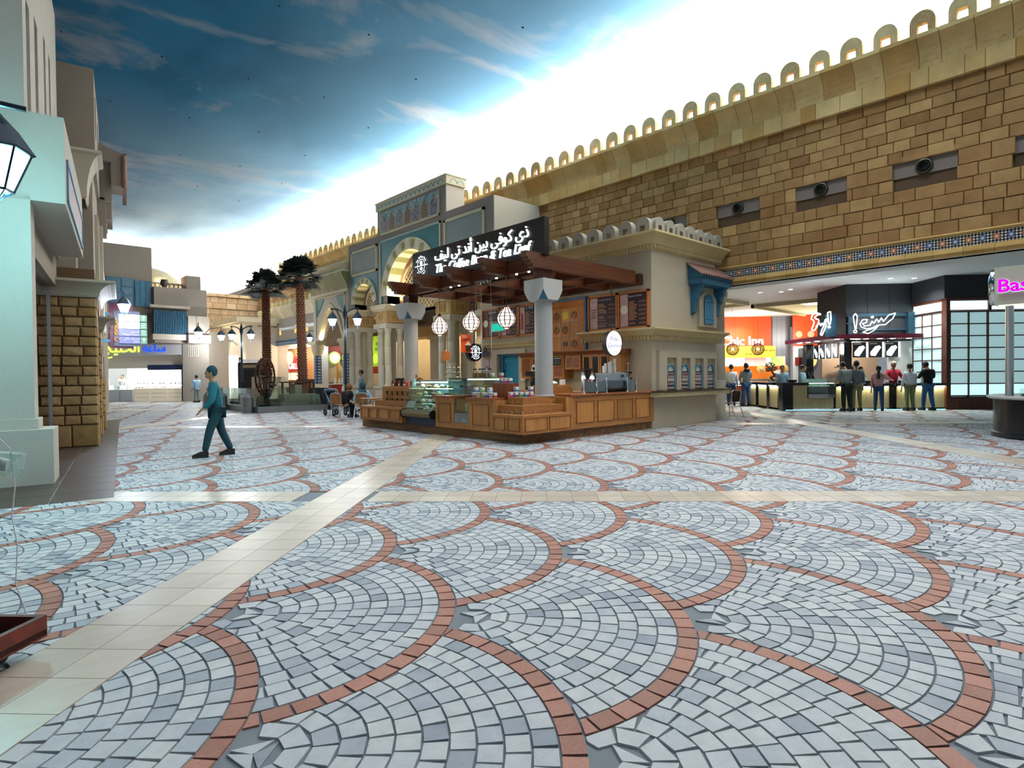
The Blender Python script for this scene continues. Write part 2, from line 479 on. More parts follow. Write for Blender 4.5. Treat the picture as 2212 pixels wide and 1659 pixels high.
# ================================================================== CEILING (painted sky)
t = NT('painted_sky')
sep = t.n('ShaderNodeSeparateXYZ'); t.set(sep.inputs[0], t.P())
v = t.mapping((.10, .17, .10), (0, 0, .75)); n1 = t.noise(1.0, 6, .58, v, 1.2)
n2 = t.noise(.55, 3, .5, t.mapping((.3,.3,.3), loc=(4, 9, 0)))
n3 = t.noise(3.5, 5, .6, v, .8)
blue = t.mix(n2, lin('145a76'), lin('2f78a2'))
# mural paler towards its rims: cove-light falloff put into the colour, plus horizon paint
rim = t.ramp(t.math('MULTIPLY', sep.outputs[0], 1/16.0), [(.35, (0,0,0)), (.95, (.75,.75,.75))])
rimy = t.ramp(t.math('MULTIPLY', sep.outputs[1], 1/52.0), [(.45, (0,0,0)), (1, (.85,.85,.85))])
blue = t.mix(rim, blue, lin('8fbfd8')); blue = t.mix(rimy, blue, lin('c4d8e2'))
cl = t.ramp(t.math('ADD', t.math('MULTIPLY', n1, .72), t.math('MULTIPLY', n3, .28)), [(.50, (0,0,0)), (.60, (.42,.42,.42)), (.72, (.9,.9,.9))])
dk = t.ramp(t.noise(1.0, 4, .5, t.mapping((.2,.09,.2), (0,0,.5), (7,3,0))), [(.42, (.62,.66,.72)), (.6, (1,1,1))])
blue = t.mix(1.0, blue, dk, 'MULTIPLY')
colr = t.mix(cl, blue, lin('b9b6b2'))
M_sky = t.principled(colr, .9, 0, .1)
M_white = plain('white_cove_paint', 'f2f2ee', .9, var=0)
ZC = 11.6
mb = MB()
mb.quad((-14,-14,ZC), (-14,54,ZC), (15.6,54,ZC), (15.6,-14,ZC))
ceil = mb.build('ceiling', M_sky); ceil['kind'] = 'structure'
mb = MB(); prof = [(15.6,11.6),(17.0,11.5),(18.2,11.1),(19.1,10.4),(19.6,9.6),(19.8,8.9)]
for (x, z), (X, Z) in zip(prof, prof[1:]): mb.quad((x,-14,z), (x,60,z), (X,60,Z), (X,-14,Z))
mb.quad((19.8,-14,8.9), (19.8,60,8.9), (16.6,60,8.9), (16.6,-14,8.9))
mb.build('trim_1', M_white)['kind'] = 'structure'
mb = MB(); prof = [(54,11.6),(55.2,11.4),(56.2,10.8),(56.8,9.8),(57,8.6)]
for (y, z), (Y, Z) in zip(prof, prof[1:]): mb.quad((-14,y,z), (19.8,y,z), (19.8,Y,Z), (-14,Y,Z))
mb.quad((-14,57,8.6),(19.8,57,8.6),(19.8,57,0),(-14,57,0))
mb.build('trim_2', M_white)['kind'] = 'structure'
# small sprinkler heads and pin spots in the ceiling
M_black = plain('black_metal', '15171a', .45, .3, var=0)
spots = []
for k in range(6):
    for q in range(7):
        spots.append((-1.2+k*2.5+(.7 if q % 2 else 0), 6.5+q*4.6+(k*1.3 % 1.7)))
p0 = None
for x, y in spots:
    if x > 13.4: continue
    if p0 is None:
        p0 = thing('ceiling_spotlight', 'small black pin spotlight set in the painted sky ceiling', 'ceiling light', (x, y, ZC-.002), 'pin spots in the sky ceiling')
        MB().lathe([(.015,.002),(.034,.002),(.034,-.012),(.022,-.018),(.022,-.004),(0,-.004)], x, y, 10, ZC-.002, caps=False).build('ring', M_black, p0)
    else: dup(p0, (x, y, ZC-.002))
# ================================================================== MAIN RIGHT WALL
M_brick = stone('sandstone_brick', '8a6238', 'b8935f', 'b88a58', bump=.5, scale=3, blot=.22)
M_ash = stone('honey_ashlar', 'bb8f50', 'd9bb82', 'c0904c', scale=1.6, bump=.15, blot=.2)
M_cream = stone('cream_stone', 'cdbd98', 'dfd2b2', None, scale=2, bump=.08, blot=.1)
M_joint = plain('dark_wall_joint', '5a4630', .95, var=.1)
M_plaster = plain('grey_plaster', 'a39a8c', .9, var=.05, vs=1.2, bump=.15)
M_plaster_d = plain('taupe_plaster', '857b70', .9, var=.05, vs=1.2, bump=.12)
M_softwhite = plain('soft_white_ceiling', 'e6e8e6', .9, var=0)
XW = 16.3
mb = MB(); mb.box(XW+.05, -6, 3.95, 16.95, 42, 9.02); mb.box(XW+.05, 42, 3.95, 16.95, 60, 7.85)
wr = mb.build('wall_right', M_joint); wr['kind'] = 'structure'
rb = random.Random(11)
VENT = [3.6 + 2.25*k for k in range(-1, 5)]
def vent_hit(y0, y1, z0, z1):
    for vy in VENT:
        if y1 > vy-.62 and y0 < vy+.62 and z1 > 5.98 and z0 < 6.34: return True
    return False
rows = [4.50+.2967*k for k in range(5)]+[5.983,6.34]+[6.34+.2667*k for k in range(1,7)]
bricks = []
for k in range(len(rows)-1):
    z0, z1 = rows[k], rows[k+1]
    for a0, a1 in ((-1.5, 16.4), (27.2, 47.0)):
        y = a0 - rb.random()*.3
        while y < a1:
            w = rb.choice((.30,.34,.40,.44,.50,.58)) * (1.0 if a0 < 20 else 1.15)
            y0, y1 = y, y+w; y = y1
            if a0 < 20 and vent_hit(y0, y1, z0, z1):
                # trim bricks to the vent recess
                for vy in VENT:
                    if y1 > vy-.62 and y0 < vy+.62:
                        if y0 < vy-.62 < y1: y1 = vy-.62
                        elif y0 < vy+.62 < y1: y0 = vy+.62
                        else: y1 = y0
                if y1-y0 < .08: continue
            bricks.append((z0, z1, y0, y1))
bricks.sort(key=lambda b: b[2])
mbs = MB(); nsing = 0
for z0, z1, y0, y1 in bricks:
    one = nsing < 230 and y0 > 1.3
    mb = MB() if one else mbs
    mb.ct = min(1, max(0, rb.gauss(.45, .25)))
    p = rb.uniform(0, .02)
    mb.chbox(XW-.05-p, y0+.006, z0+.006, XW+.06, y1-.006, z1-.006, 'x', .012)
    if one: mb.build('brick', M_brick, wr); nsing += 1
mbs.build('bricks', M_brick, wr, kind='stuff')
# vent recesses with round nozzles
M_vent = plain('vent_panel_taupe', '7c7068', .8, var=.04)
M_noz = plain('nozzle_bronze', '4d4a3c', .4, .6, var=0)
v0 = None
for i, vy in enumerate(VENT):
    lab = ['air nozzle vent at the far right end of the brick wall, half out of frame', 'largest round air nozzle in the upper right of the brick wall', 'second round air nozzle from the right in the brick wall',
           'third round air nozzle from the right in the brick wall', 'fourth air nozzle from the right, just above the pavilion merlons', 'leftmost air nozzle, mostly behind the pavilion merlons'][i]
    t_ = thing('air_vent', lab, 'vent', (XW-.02, vy, 6.16), 'air nozzles in the brick wall')
    MB().box(XW+.015, vy-.63, 5.99, XW+.055, vy+.63, 6.34).build('back_panel', M_vent, t_)
    mb = MB(); mb.T = lambda a, b, c, vy=vy: (XW+.02-c, vy+a, 6.16+b)
    mb.lathe([(.175,0),(.18,.03),(.165,.07),(.135,.08),(.13,.05),(.12,.03),(.105,.09),(.095,.1),(.09,.02)], 0, 0, 24, caps=False)
    mb.build('nozzle_ring', M_noz, t_, True)
    mb = MB(); mb.T = lambda a, b, c, vy=vy: (XW+.02-c, vy+a, 6.16+b); mb.lathe([(.09,.018),(0,.018)], 0, 0, 20, caps=False); mb.build('nozzle_opening', M_black, t_)
    # chamfered reveal stones
    mb = MB(); mb.ct = .4
    for q in range(3):
        a_ = vy-.63+q*.42
        mb.prism([(a_+.005, 6.34), (a_+.415, 6.34), (a_+.415, 6.47), (a_+.005, 6.47)], 'x', XW-.055, XW+.05)
    mb.build('lintel_stone', M_brick, wr)
# ashlar course and cove cornice, stone by stone, with blind arches along its foot
cove = [(8.36,16.16),(8.47,16.155),(8.60,16.13),(8.73,16.07),(8.84,15.98),(8.92,15.90),(8.95,15.86),(9.04,15.86)]
y = -.5
k = 0
joined = MB()
def cove_piece(mb, y0, y1):
    A = [(x, y0, z) for z, x in cove] + [(16.4, y0, 9.04)]; B = [(x, y1, z) for z, x in cove] + [(16.4, y1, 9.04)]
    mb.strip(A, B)
    for S_, rev in ((A, False), (B, True)):
        i = [mb.P(p) for p in S_] + [mb.P((16.4, S_[0][1], 8.36))]
        mb.F(i if not rev else i[::-1])
while y < 42:
    w = rb.choice((.42, .62, .72))
    if 22.4 < y < 26.6: y += w; continue
    if y+w > 42: w = 42-y
    near = y < 16.4
    mb = MB() if near else joined
    mb.ct = rb.random(); cove_piece(mb, y+.005, y+w-.005)
    n = max(1, int(w/.21)); st = w/n
    if y < 12:
        for q in range(n):
            c = y+st*(q+.5)
            pts = [(16.135, c+math.cos(th)*.082, 8.40+math.sin(th)*.10) for th in [PI*j/7 for j in range(8)]]
            pts = [(16.155-max(0, (p[2]-8.47)*.3), p[1], p[2]) for p in pts]
            mb.tube(pts, .009, 4)
    if near: mb.build('cornice_stone', M_ash, wr)
    y += w
y = -.5
while y < 42:
    w = rb.choice((.36, .5, .58, .66))
    if 22.4 < y < 26.6: y += w; continue
    if y+w > 42: w = 42-y
    near = y < 16.4
    mb = MB() if near else joined
    mb.ct = rb.random(); mb.chbox(16.13, y+.004, 7.94, 16.4, y+w-.004, 8.35, 'x', .008)
    if near: mb.build('ashlar_block', M_ash, wr)
    y += w
y = 27.3
joined.build('far_cornice', M_ash, wr)
mb = MB()
while y < 42: mb.box(16.0, y, 8.36, 16.2, y+.07, 8.5); y += .2
mb.build('dentils', M_ash, wr)
# merlons: round-headed with a square-ish slot
M_merlon = stone('merlon_stone', '9a7c50', 'c4aa7c', 'd8c8a4', scale=2.5, bump=.6)
def merlon_mesh(mb, T, w=.5, h=.58, th=.16, hole=True, n=10):
    r = w/2; zc = h-r*1.05
    outer = [(-r, 0)] + [(-r*math.cos(PI*k/n), zc+r*1.05*math.sin(PI*k/n)) for k in range(n+1)] + [(r, 0)]
    hw, hb, ht = .095*w/.5, .02, .30*h/.58
    mb.T = T
    if hole:
        inner = [(-hw*1.15, hb)] + [(-hw*(1-2*k/n), ht+(.0)) for k in range(n+1)] + [(hw*1.15, hb)]
        for d, s in ((0, 1), (th, -1)):
            a = [mb.P((p[0], d, p[1])) for p in outer]; b = [mb.P((p[0], d, p[1])) for p in inner]
            for k in range(len(a)-1):
                q = [a[k], a[k+1], b[k+1], b[k]]; mb.F(q if s > 0 else q[::-1])
            q = [a[0], b[0], b[-1], a[-1]]; mb.F(q[::-1] if s > 0 else q)
        mb.strip([(p[0], 0, p[1]) for p in outer], [(p[0], th, p[1]) for p in outer])
        mb.strip([(p[0], th, p[1]) for p in inner], [(p[0], 0, p[1]) for p in inner], True)
    else: mb.prism(outer, 'y', 0, th)
y = -.1
mer = []
while y < 41.9:
    if not (22.6 < y < 26.9): mer.append(y)
    y += .735
for y in mer:
    mb = MB(); mb.ct = rb.random()
    merlon_mesh(mb, lambda a, b, c, y=y: (16.0+b, y-a, 9.03+c)); mb.build('merlon', M_merlon, wr)
# lower mouldings and glazed star-tile band
mb = MB(); y = -1
M_trim = stone('honey_trim', 'b08a4c', 'cba86c', None, scale=2, bump=.12, blot=.15)
t = NT('star_tile'); sep = t.n('ShaderNodeSeparateXYZ'); t.set(sep.inputs[0], t.P())
cu = t.math('MULTIPLY', sep.outputs[1], 1/.24); cv = t.math('MULTIPLY', t.math('SUBTRACT', sep.outputs[2], 4.17), 1/.24)
fu = t.math('SUBTRACT', t.math('FRACT', cu), .5); fv = t.math('SUBTRACT', t.math('FRACT', cv), .5)
r = t.math('SQRT', t.math('ADD', t.math('MULTIPLY', fu, fu), t.math('MULTIPLY', fv, fv)))
th = t.math('ARCTAN2', fv, fu)
cs = t.math('COSINE', t.math('MULTIPLY', th, 8.0))
rr = t.math('ADD', r, t.math('MULTIPLY', cs, .05))
par = t.math('MODULO', t.math('FLOOR', cu), 2.0)
fc = t.mix(par, lin('28508c'), lin('b5562a'))
cc = t.mix(t.math('LESS_THAN', rr, .09), fc, lin('e5dfc8'))
ring = t.math('MULTIPLY', t.math('GREATER_THAN', rr, .14), t.math('LESS_THAN', rr, .16)); cc = t.mix(ring, cc, lin('e5dfc8'))
out = t.math('GREATER_THAN', rr, .27); cc = t.mix(out, cc, lin('171a22'))
ln = t.math('GREATER_THAN', t.math('MULTIPLY', t.math('SINE', t.math('MULTIPLY', t.math('ADD', cu, cv), PI*4)), t.math('SINE', t.math('MULTIPLY', t.math('SUBTRACT', cu, cv), PI*4))), .15)
cc = t.mix(t.math('MULTIPLY', out, ln), cc, lin('d9d3bf'))
M_star = t.principled(cc, .3, 0, .5)
tb = MB(); tb.box(16.22, -1.5, 4.165, 16.4, 16.4, 4.415); tb.build('glazed_tile_band', M_star, wr)
while y < 16.4:
    mb = MB(); mb.ct = rb.random()
    w = .55
    A = [(16.4,4.155),(16.19,4.155),(16.17,4.10),(16.13,4.09),(16.12,4.04),(16.17,4.03),(16.17,3.94),(16.4,3.94)]
    mb.prism([(p[0], p[1]) for p in A], 'y', y+.004, y+w-.004)
    mb.build('soffit_moulding', M_trim, wr)
    y += w
mb = MB(); mb.ct = .7; mb.prism([(16.4,4.50),(16.19,4.50),(16.17,4.47),(16.21,4.42),(16.4,4.42)], 'y', -1.5, 16.4); mb.build('upper_moulding', M_trim, wr)
mb = MB(); mb.quad((16.1,-6,3.94),(16.95,-6,3.94),(16.95,16.5,3.94),(16.1,16.5,3.94)); mb.build('soffit', M_softwhite, wr)

# ================================================================== FAR STONE WALL across the end
M_pink = stone('pinkish_sandstone', 'a98a68', 'ceb291', 'd8c2a2', scale=1.2, bump=.3)
mb = MB(); mb.box(10.6, 47.06, 0, 16.4, 47.5, 7.72)
wb = mb.build('wall_back', M_joint); wb['kind'] = 'structure'
mb = MB(); z = 0; k = 0
while z < 7.7:
    h_ = .44 if z < 7.2 else .5
    y = 10.6 - rb.random()*.4
    while y < 16.3:
        w = rb.uniform(.5, 1.0); mb.ct = rb.random()
        pr = .08 if (6.35 < z < 7.0) else (.14 if z > 7.1 else .0)
        mb.chbox(y+.012, 47.0-pr-rb.uniform(0,.02), z+.012, min(y+w, 16.3)-.012, 47.1, min(z+h_, 7.72)-.012, 'y', .02) if False else mb.box(y+.012, 47.0-pr-rb.uniform(0,.02), z+.012, min(y+w, 16.3)-.012, 47.1, min(z+h_, 7.72)-.012)
        y += w
    z += h_
mb.build('wall_blocks', M_pink, wb, kind='stuff')
for cx in (13.2, 14.45, 15.65):
    mb = MB()
    for q in range(9):
        a0, a1 = PI*(q+.06)/9, PI*(q+.94)/9; mb.ct = rb.random()
        pts = [(cx+r_*math.cos(a), 5.2+r_*math.sin(a)) for r_, a in ((.27,a0),(.56,a0),(.56,a1),(.27,a1))]
        mb.prism(pts, 'y', 46.86, 47.0)
    mb.build('arch_voussoirs', M_pink, wb)
    mb = MB(); mb.ct = .2; mb.prism([(cx-.25,4.2),(cx-.25,5.2)]+[(cx-.25*math.cos(PI*k/8),5.2+.25*math.sin(PI*k/8)) for k in range(9)]+[(cx+.25,4.2)], 'y', 46.93, 47.0); mb.build('blind_niche', M_pink, wb)
# big round-arched opening and lit alley on its left, round-arch plaster portal in the corner
mb = MB(); mb.ct = .8
for q in range(14):
    a0, a1 = PI*q/28, PI*(q+1)/28
    mb.prism([(11.0+r_*math.cos(a), 3.0+r_*math.sin(a)) for r_, a in ((1.25,a0),(1.6,a0),(1.6,a1),(1.25,a1))], 'y', 46.5, 46.9)
mb.box(12.25, 46.5, 0, 12.6, 46.9, 3.0)
mb.build('arch_ring', M_cream, wb)
# ================================================================== COFFEE PAVILION (plaster block behind the counter)
M_pav = stone('beige_plaster', 'b5a68e', 'bfb199', None, scale=2.2, bump=.12, blot=.05)
M_yellow = stone('yellow_plaster_trim', 'c4ad78', 'd8c799', 'bfa062', scale=2.2, bump=.1, blot=.12)
M_teal = plain('teal_paint', '2f6580', .6, var=.1, vs=6)
M_oak = wood('oak', '8f5a26', 'bb8347', .4, 'z', .8)
M_oakh = wood('oak_rail', '8a5524', 'b27a40', .4, 'y', .8)
M_oakx = wood('oak_rail_x', '8a5524', 'b27a40', .4, 'x', .8)
M_oakd = wood('dark_oak_cap', '6e3a1c', '97592f', .35, 'y', .8)
M_plinth = wood('scuffed_plinth', '4f3a26', '8f6334', .6, 'y', .5)
M_beam = wood('beam_wood', '2b130a', '522815', .35, 'y', .7)
M_beamx = wood('beam_wood_x', '3a1b0d', '6a3a1f', .35, 'x', .7)
M_steel = plain('brushed_steel', 'b9bcbd', .28, .9, var=.03)
M_chrome = plain('chrome', 'd8dadb', .12, 1.0, var=0)
M_whitepaint = plain('white_paint', 'e9e9e6', .5, var=0)
PX0, PX1, PY0, PY1 = 12.75, 15.98, 8.65, 15.45
t0 = thing('plaster_pavilion', 'beige plaster pavilion with cornice, merlons and arched niches behind the coffee counter', 'building', (14.3, 11.5, 0))
mb = MB(); mb.ct = .5
# wall with a doorway (Y 13.55..14.6, to z 2.1) in the counter side
for a, b, c, B, C in ((PY0,14.62,0,0,0),): pass
mb.box(PX0, PY0, 0, PX1, 13.55, 4.7); mb.box(PX0, 14.6, 0, PX1, PY1, 4.7); mb.box(PX0, 13.55, 2.1, PX1, 14.6, 4.7); mb.box(PX0+.5, 13.55, 0, PX1, 14.6, 2.1)
mb.build('plaster_body', M_pav, t0)
def cornice_run(name, zs, prof, x0, x1, y0, y1, mat, par, left_to=None):
    # mitred profile running along the counter side (x0) and the front side (y0)
    mb = MB(); L = left_to or y1
    A = [(x0-o, L, z) for o, z in prof]; Cc = [(x0-o, y0-o, z) for o, z in prof]; B = [(x1, y0-o, z) for o, z in prof]
    mb.strip(Cc, A); mb.strip(B, Cc)
    i = [mb.P(p) for p in A]; mb.F(i); i = [mb.P(p) for p in B]; mb.F(i[::-1])
    Dd = [(x1+o, y0-o, z) for o, z in prof]; E_ = [(x1+o, y0+1.2, z) for o, z in prof]
    return mb.build(name, mat, par)
up = [(0,4.58),(.05,4.60),(.06,4.70),(.10,4.72),(.14,4.78),(.22,4.86),(.33,4.92),(.36,4.94),(.36,4.99),(0,4.99)]
cornice_run('upper_cornice', 0, up, PX0, PX1+.25, PY0, PY1, M_yellow, t0)
md = [(0,2.28),(.04,2.30),(.05,2.38),(.09,2.40),(.13,2.44),(.22,2.49),(.31,2.52),(.33,2.54),(.33,2.58),(0,2.58)]
cornice_run('middle_ledge', 0, md, PX0, PX1+.25, PY0, PY1, M_yellow, t0, 10.9)
md2 = [(0,2.30),(.05,2.32),(.06,2.38),(.12,2.42),(.16,2.48),(0,2.50)]
mb = MB(); mb.prism([(PX0-o, z) for o, z in md2], 'y', 12.1, PY1); mb.build('middle_ledge', M_yellow, t0)
# egg-and-dart style beads under both ledges
mb = MB()
for z in (4.66, 2.345):
    y = PY0 - .0
    while y < (PY1 if z > 4 else 10.9): mb.ball((PX0-.075, y+.05, z), .047, 8, 4, 1.3); y += .105
    x = PX0
    while x < PX1+.2: mb.ball((x+.05, PY0-.075, z), .047, 8, 4, 1.3); x += .105
mb.build('bead_course', M_yellow, t0, True)
M_greyst = plain('grey_merlon_plaster', '9b9485', .9, var=.06, vs=2, bump=.2)
for k in range(9):
    y = 8.62+k*.545
    mb = MB(); merlon_mesh(mb, lambda a, b, c, y=y: (12.62+b, y+.2-a, 4.98+c), .42, .44, .20); mb.build('merlon', M_greyst, t0)
for k in range(7):
    x = 12.75+.12+k*.5+.1
    mb = MB(); merlon_mesh(mb, lambda a, b, c, x=x: (x+a, 8.52+b, 4.98+c), .40, .44, .20); mb.build('merlon', M_greyst, t0)
# niche block with four arched niches
def niche_panel():
    mb = MB(); x0, x1, y0, y1 = 12.95, 15.86, 8.55, 8.66
    xs = [13.30, 13.98, 14.68, 15.34]; nw = .46; zb, zt = .98, 1.83
    e = [x0] + [v for x in xs for v in (x, x+nw)] + [x1]
    for a, b in zip(e[::2], e[1::2]): mb.box(a, y0, zb, b, y1, zt)
    mb.box(x0, y0, zt, x1, y1, 2.02)
    mb.build('niche_block', M_pav, t0)
    for i, x in enumerate(xs):
        c = x+.25
        mb = MB(); mb.ct = .3; mb.box(x, 8.645, zb, x+nw, 8.66, zt); mb.build('yellow_niche_back', M_yellow, t0)
        mb = MB(); w = .145
        mb.prism([(c-w,1.12),(c-w,1.45)]+[(c-w*math.cos(PI*k/8),1.45+.17*math.sin(PI*k/8)) for k in range(1,8)]+[(c+w,1.45),(c+w,1.12)], 'y', 8.62, 8.65)
        arch = mb.build('niche_arch_panel', M_whitepaint2, t0)
        mb = MB()
        pts = [(c+w+.03,8.60,1.0),(c+w+.03,8.60,1.45)]+[(c+(w+.03)*math.cos(PI*k/10),8.60,1.45+(.20)*math.sin(PI*k/10)) for k in range(1,11)]+[(c-w-.03,8.60,1.38)]
        mb.tube(pts, .028, 6); mb.build('teal_arch_moulding', M_tealm, t0)
        mb = MB(); mb.box(c-w, 8.60, 1.0, c+w, 8.622, 1.47); mb.build('star_tile_panel', M_niche, t0)
        for zz in (1.08, 1.44, 1.17, 1.36):
            mb = MB(); mb.box(c-w, 8.585, zz, c+w, 8.605, zz+.03); mb.build('brown_bar', M_brownbar if zz > 1.1 and zz < 1.4 else M_black, t0)
M_whitepaint2 = plain('ivory_plaster', 'd9d2c0', .8, var=.04)
M_tealm = plain('weathered_teal', '47809a', .6, var=.12, vs=10)
M_brownbar = plain('rust_brown_bar', '8a4a26', .5, var=.05)
t = NT('niche_mosaic'); sep = t.n('ShaderNodeSeparateXYZ'); t.set(sep.inputs[0], t.P())
cu = t.math('MULTIPLY', sep.outputs[0], 1/.1); cv = t.math('MULTIPLY', sep.outputs[2], 1/.1)
fu = t.math('SUBTRACT', t.math('FRACT', cu), .5); fv = t.math('SUBTRACT', t.math('FRACT', cv), .5)
r = t.math('SQRT', t.math('ADD', t.math('MULTIPLY', fu, fu), t.math('MULTIPLY', fv, fv)))
rr = t.math('ADD', r, t.math('MULTIPLY', t.math('COSINE', t.math('MULTIPLY', t.math('ARCTAN2', fv, fu), 8.0)), .07))
c1 = t.mix(t.math('GREATER_THAN', rr, .17), lin('e8e6dc'), lin('2c3b6a')); c1 = t.mix(t.math('GREATER_THAN', rr, .26), c1, lin('ece9e0')); c1 = t.mix(t.math('GREATER_THAN', rr, .42), c1, lin('7a2f22'))
M_niche = t.principled(c1, .3)
niche_panel()
# bar shelf under the niches
tb = thing('bar_shelf', 'narrow dark-topped bar shelf with carved yellow edge under the arched niches', 'shelf', (14.4, 8.5, 0))
mb = MB(); mb.prism([(12.55,8.62),(12.62,8.30),(16.3,8.30),(16.36,8.62)], 'z', .93, .965); mb.build('shelf_top', plain('dark_stone_top', '3b2a20', .25, var=.1), tb)
mb = MB(); mb.prism([(12.60,8.63),(12.66,8.34),(16.26,8.34),(16.3,8.63)], 'z', .82, .93); mb.build('shelf_edge', M_yellow, tb)
mb = MB(); x = 12.72
while x < 16.2: mb.tube([(x+.055+.05*math.cos(th), 8.335, .84+.065*math.sin(th)) for th in [PI*j/6 for j in range(7)]], .006, 4); x += .12
mb.build('carved_scallops', M_cream, tb)
# oriel window with tiled hood on the right face
tw = thing('hooded_window', 'small teal arched shutter under a tiled hood on the plaster pavilion', 'window', (15.3, 8.6, 2.8))
M_rooftile = plain('clay_roof_tile', '7d5c4c', .75, var=.15, vs=8)
mb = MB(); c = 15.42
mb.prism([(14.97,2.72),(15.90,2.72),(15.90,3.44)]+[(c+.48*math.cos(PI*k/8),3.44+.0+.28*math.sin(PI*k/8)) for k in range(0,9)], 'y', 8.56, 8.66); mb.build('window_surround', M_yellow2 if False else M_pav, tw)
w = .25
mb = MB(); mb.prism([(c-w,2.80),(c+w,2.80),(c+w,3.42)]+[(c+w*math.cos(PI*k/8),3.42+.24*math.sin(PI*k/8)) for k in range(1,8)]+[(c-w,3.42)], 'y', 8.53, 8.57)
sh = mb.build('shutter', M_teal, tw)
for q in range(4):
    mb = MB(); mb.box(c-w+.005+q*.125, 8.52, 2.81, c-w+.118+q*.125, 8.535, 3.5); mb.build('plank', M_tealm, sh)
mb = MB()
for zz in (2.93, 3.42):
    for q in range(8): mb.ball((c-w+.03+q*.064, 8.515, zz), .011, 6, 4)
mb.build('stud', M_black, sh)
for x in (14.62, 15.90):
    mb = MB(); prof = [(8.66,3.98),(8.30,3.98),(8.30,3.82),(8.36,3.76),(8.36,3.66),(8.44,3.58),(8.44,3.46),(8.52,3.38),(8.54,3.1),(8.66,3.02)]
    mb.prism(prof, 'x', x, x+.14); mb.build('bracket', M_teal, tw)
mb = MB(); mb.box(14.52, 8.24, 3.86, 16.14, 8.66, 4.02); mb.build('hood_frame', M_teal, tw)
mb = MB(); mb.prism([(8.66,4.42),(8.66,4.02),(8.20,4.02),(8.20,4.06)], 'x', 14.50, 16.16); mb.build('hood_board', M_teal, tw)
for q in range(13):
    x = 14.46+q*.137; mb = MB(); mb.ct = rb.random()
    for a0, a1, rr_ in ((0, PI, .062),):
        A = [(x+rr_*math.cos(PI*j/6), 8.66, 4.43+rr_*math.sin(PI*j/6)) for j in range(7)]
        B = [(x+rr_*math.cos(PI*j/6), 8.14, 4.05+rr_*math.sin(PI*j/6)) for j in range(7)]
        C_ = [(x+.045*math.cos(PI*j/6), 8.14, 4.05+.045*math.sin(PI*j/6)) for j in range(7)]
        mb.strip(A, B); mb.strip(B, C_)
    mb.build('roof_tile', M_rooftile, tw)

# ================================================================== COLUMNS AND PERGOLA
def square_capital_column(cx, cy, lab, zb=0):
    t1 = thing('column', lab, 'column', (cx, cy, .93 if False else 0), 'grey plaster columns under the pergola')
    mb = MB(); mb.lathe(([(.245,0),(.245,.9)] if zb == 0 else [])+[(.24,.937),(.24,.955),(.205,.97),(.2,1.0),(.2,3.06)], cx, cy, 28); mb.build('shaft', M_colp, t1, True)
    # capital: square block with scooped lower corners
    s = .30
    mb = MB()
    z0, z1, z2 = 3.04, 3.27, 3.49
    top = [(-s,-s),(s,-s),(s,s),(-s,s)]
    mb.box(cx-s, cy-s, z1, cx+s, cy+s, z2)
    for (dx, dy, px_, py_) in ((0,-1,1,0),(0,1,1,0),(-1,0,0,1),(1,0,0,1)):
        # each lower face keeps a flat foot and curves in towards its bottom corners
        pts = [(-s, z1)] + [(-s+.15*(k/6)**1.25, z1-(z1-z0)*(k/6)) for k in range(1, 7)]
        pts = pts + [(-p[0], p[1]) for p in pts[::-1]]
        a = [mb.P((cx+dx*s+px_*p[0], cy+dy*s+py_*p[0], p[1])) for p in pts]; mb.F(a); 
        b = [mb.P((cx+dx*(s-.02)+px_*p[0], cy+dy*(s-.02)+py_*p[0], p[1])) for p in pts]; mb.F(b[::-1])
        mb.strip([(cx+dx*s+px_*p[0], cy+dy*s+py_*p[0], p[1]) for p in pts], [(cx+dx*(s-.02)+px_*p[0], cy+dy*(s-.02)+py_*p[0], p[1]) for p in pts])
    mb.box(cx-.16, cy-.16, z0-.005, cx+.16, cy+.16, z1); mb.box(cx-.15, cy-s+.01, z0, cx+.15, cy+s-.01, z1); mb.box(cx-s+.01, cy-.15, z0, cx+s-.01, cy+.15, z1)
    mb.build('capital', M_capp, t1)
    mb = MB()
    for sx, sy in ((-1,-1),(1,-1),(-1,1),(1,1)):
        # pointed teal hollow in the scooped corner
        A = [(cx+sx*(s-.15*(k/6)**1.25), cy+sy*(s-.003), z1-(z1-z0)*(k/6)) for k in range(7)]; B = [(cx+sx*(s-.003), cy+sy*(s-.15*(k/6)**1.25), z1-(z1-z0)*(k/6)) for k in range(7)]
        mb.strip(A, B) if sx*sy > 0 else mb.strip(B, A)
    mb.build('corner_scoop', M_teal, t1)
    mb = MB(); mb.box(cx-.15, cy-.15, 3.49, cx+.15, cy+.15, 3.72); mb.build('beam_post', M_beam, t1)
    return t1
M_colp = plain('mottled_grey_plaster', 'a9a8a4', .85, var=.06, vs=7, bump=.2)
M_capp = plain('pale_plaster', 'b8b5ae', .85, var=.03, vs=4)
square_capital_column(9.27, 9.10, 'round grey column with square capital standing at the counter corner', 1)
square_capital_column(9.27, 14.45, 'round grey column with square capital behind the coffee bean cabinet')
tp = thing('pergola', 'dark wooden pergola with stepped rafter ends over the coffee counter', 'pergola', (10.8, 11.5, 3.7))
def bigbeam(a, b, c, A, B, C, m): mb = MB(); mb.ct = rb.random(); mb.box(a, b, c, A, B, C); mb.build('beam', m, tp)
bigbeam(9.0, 9.05, 3.70, 9.16, 14.3, 3.97, M_beam)
bigbeam(9.38, 9.05, 3.70, 9.54, 14.3, 3.97, M_beam)
bigbeam(10.65, 9.05, 3.72, 10.80, 14.3, 3.96, M_beam); bigbeam(11.7, 9.05, 3.72, 11.85, 14.3, 3.96, M_beam)
bigbeam(12.57, 8.9, 3.70, 12.74, 14.7, 3.98, M_beam)
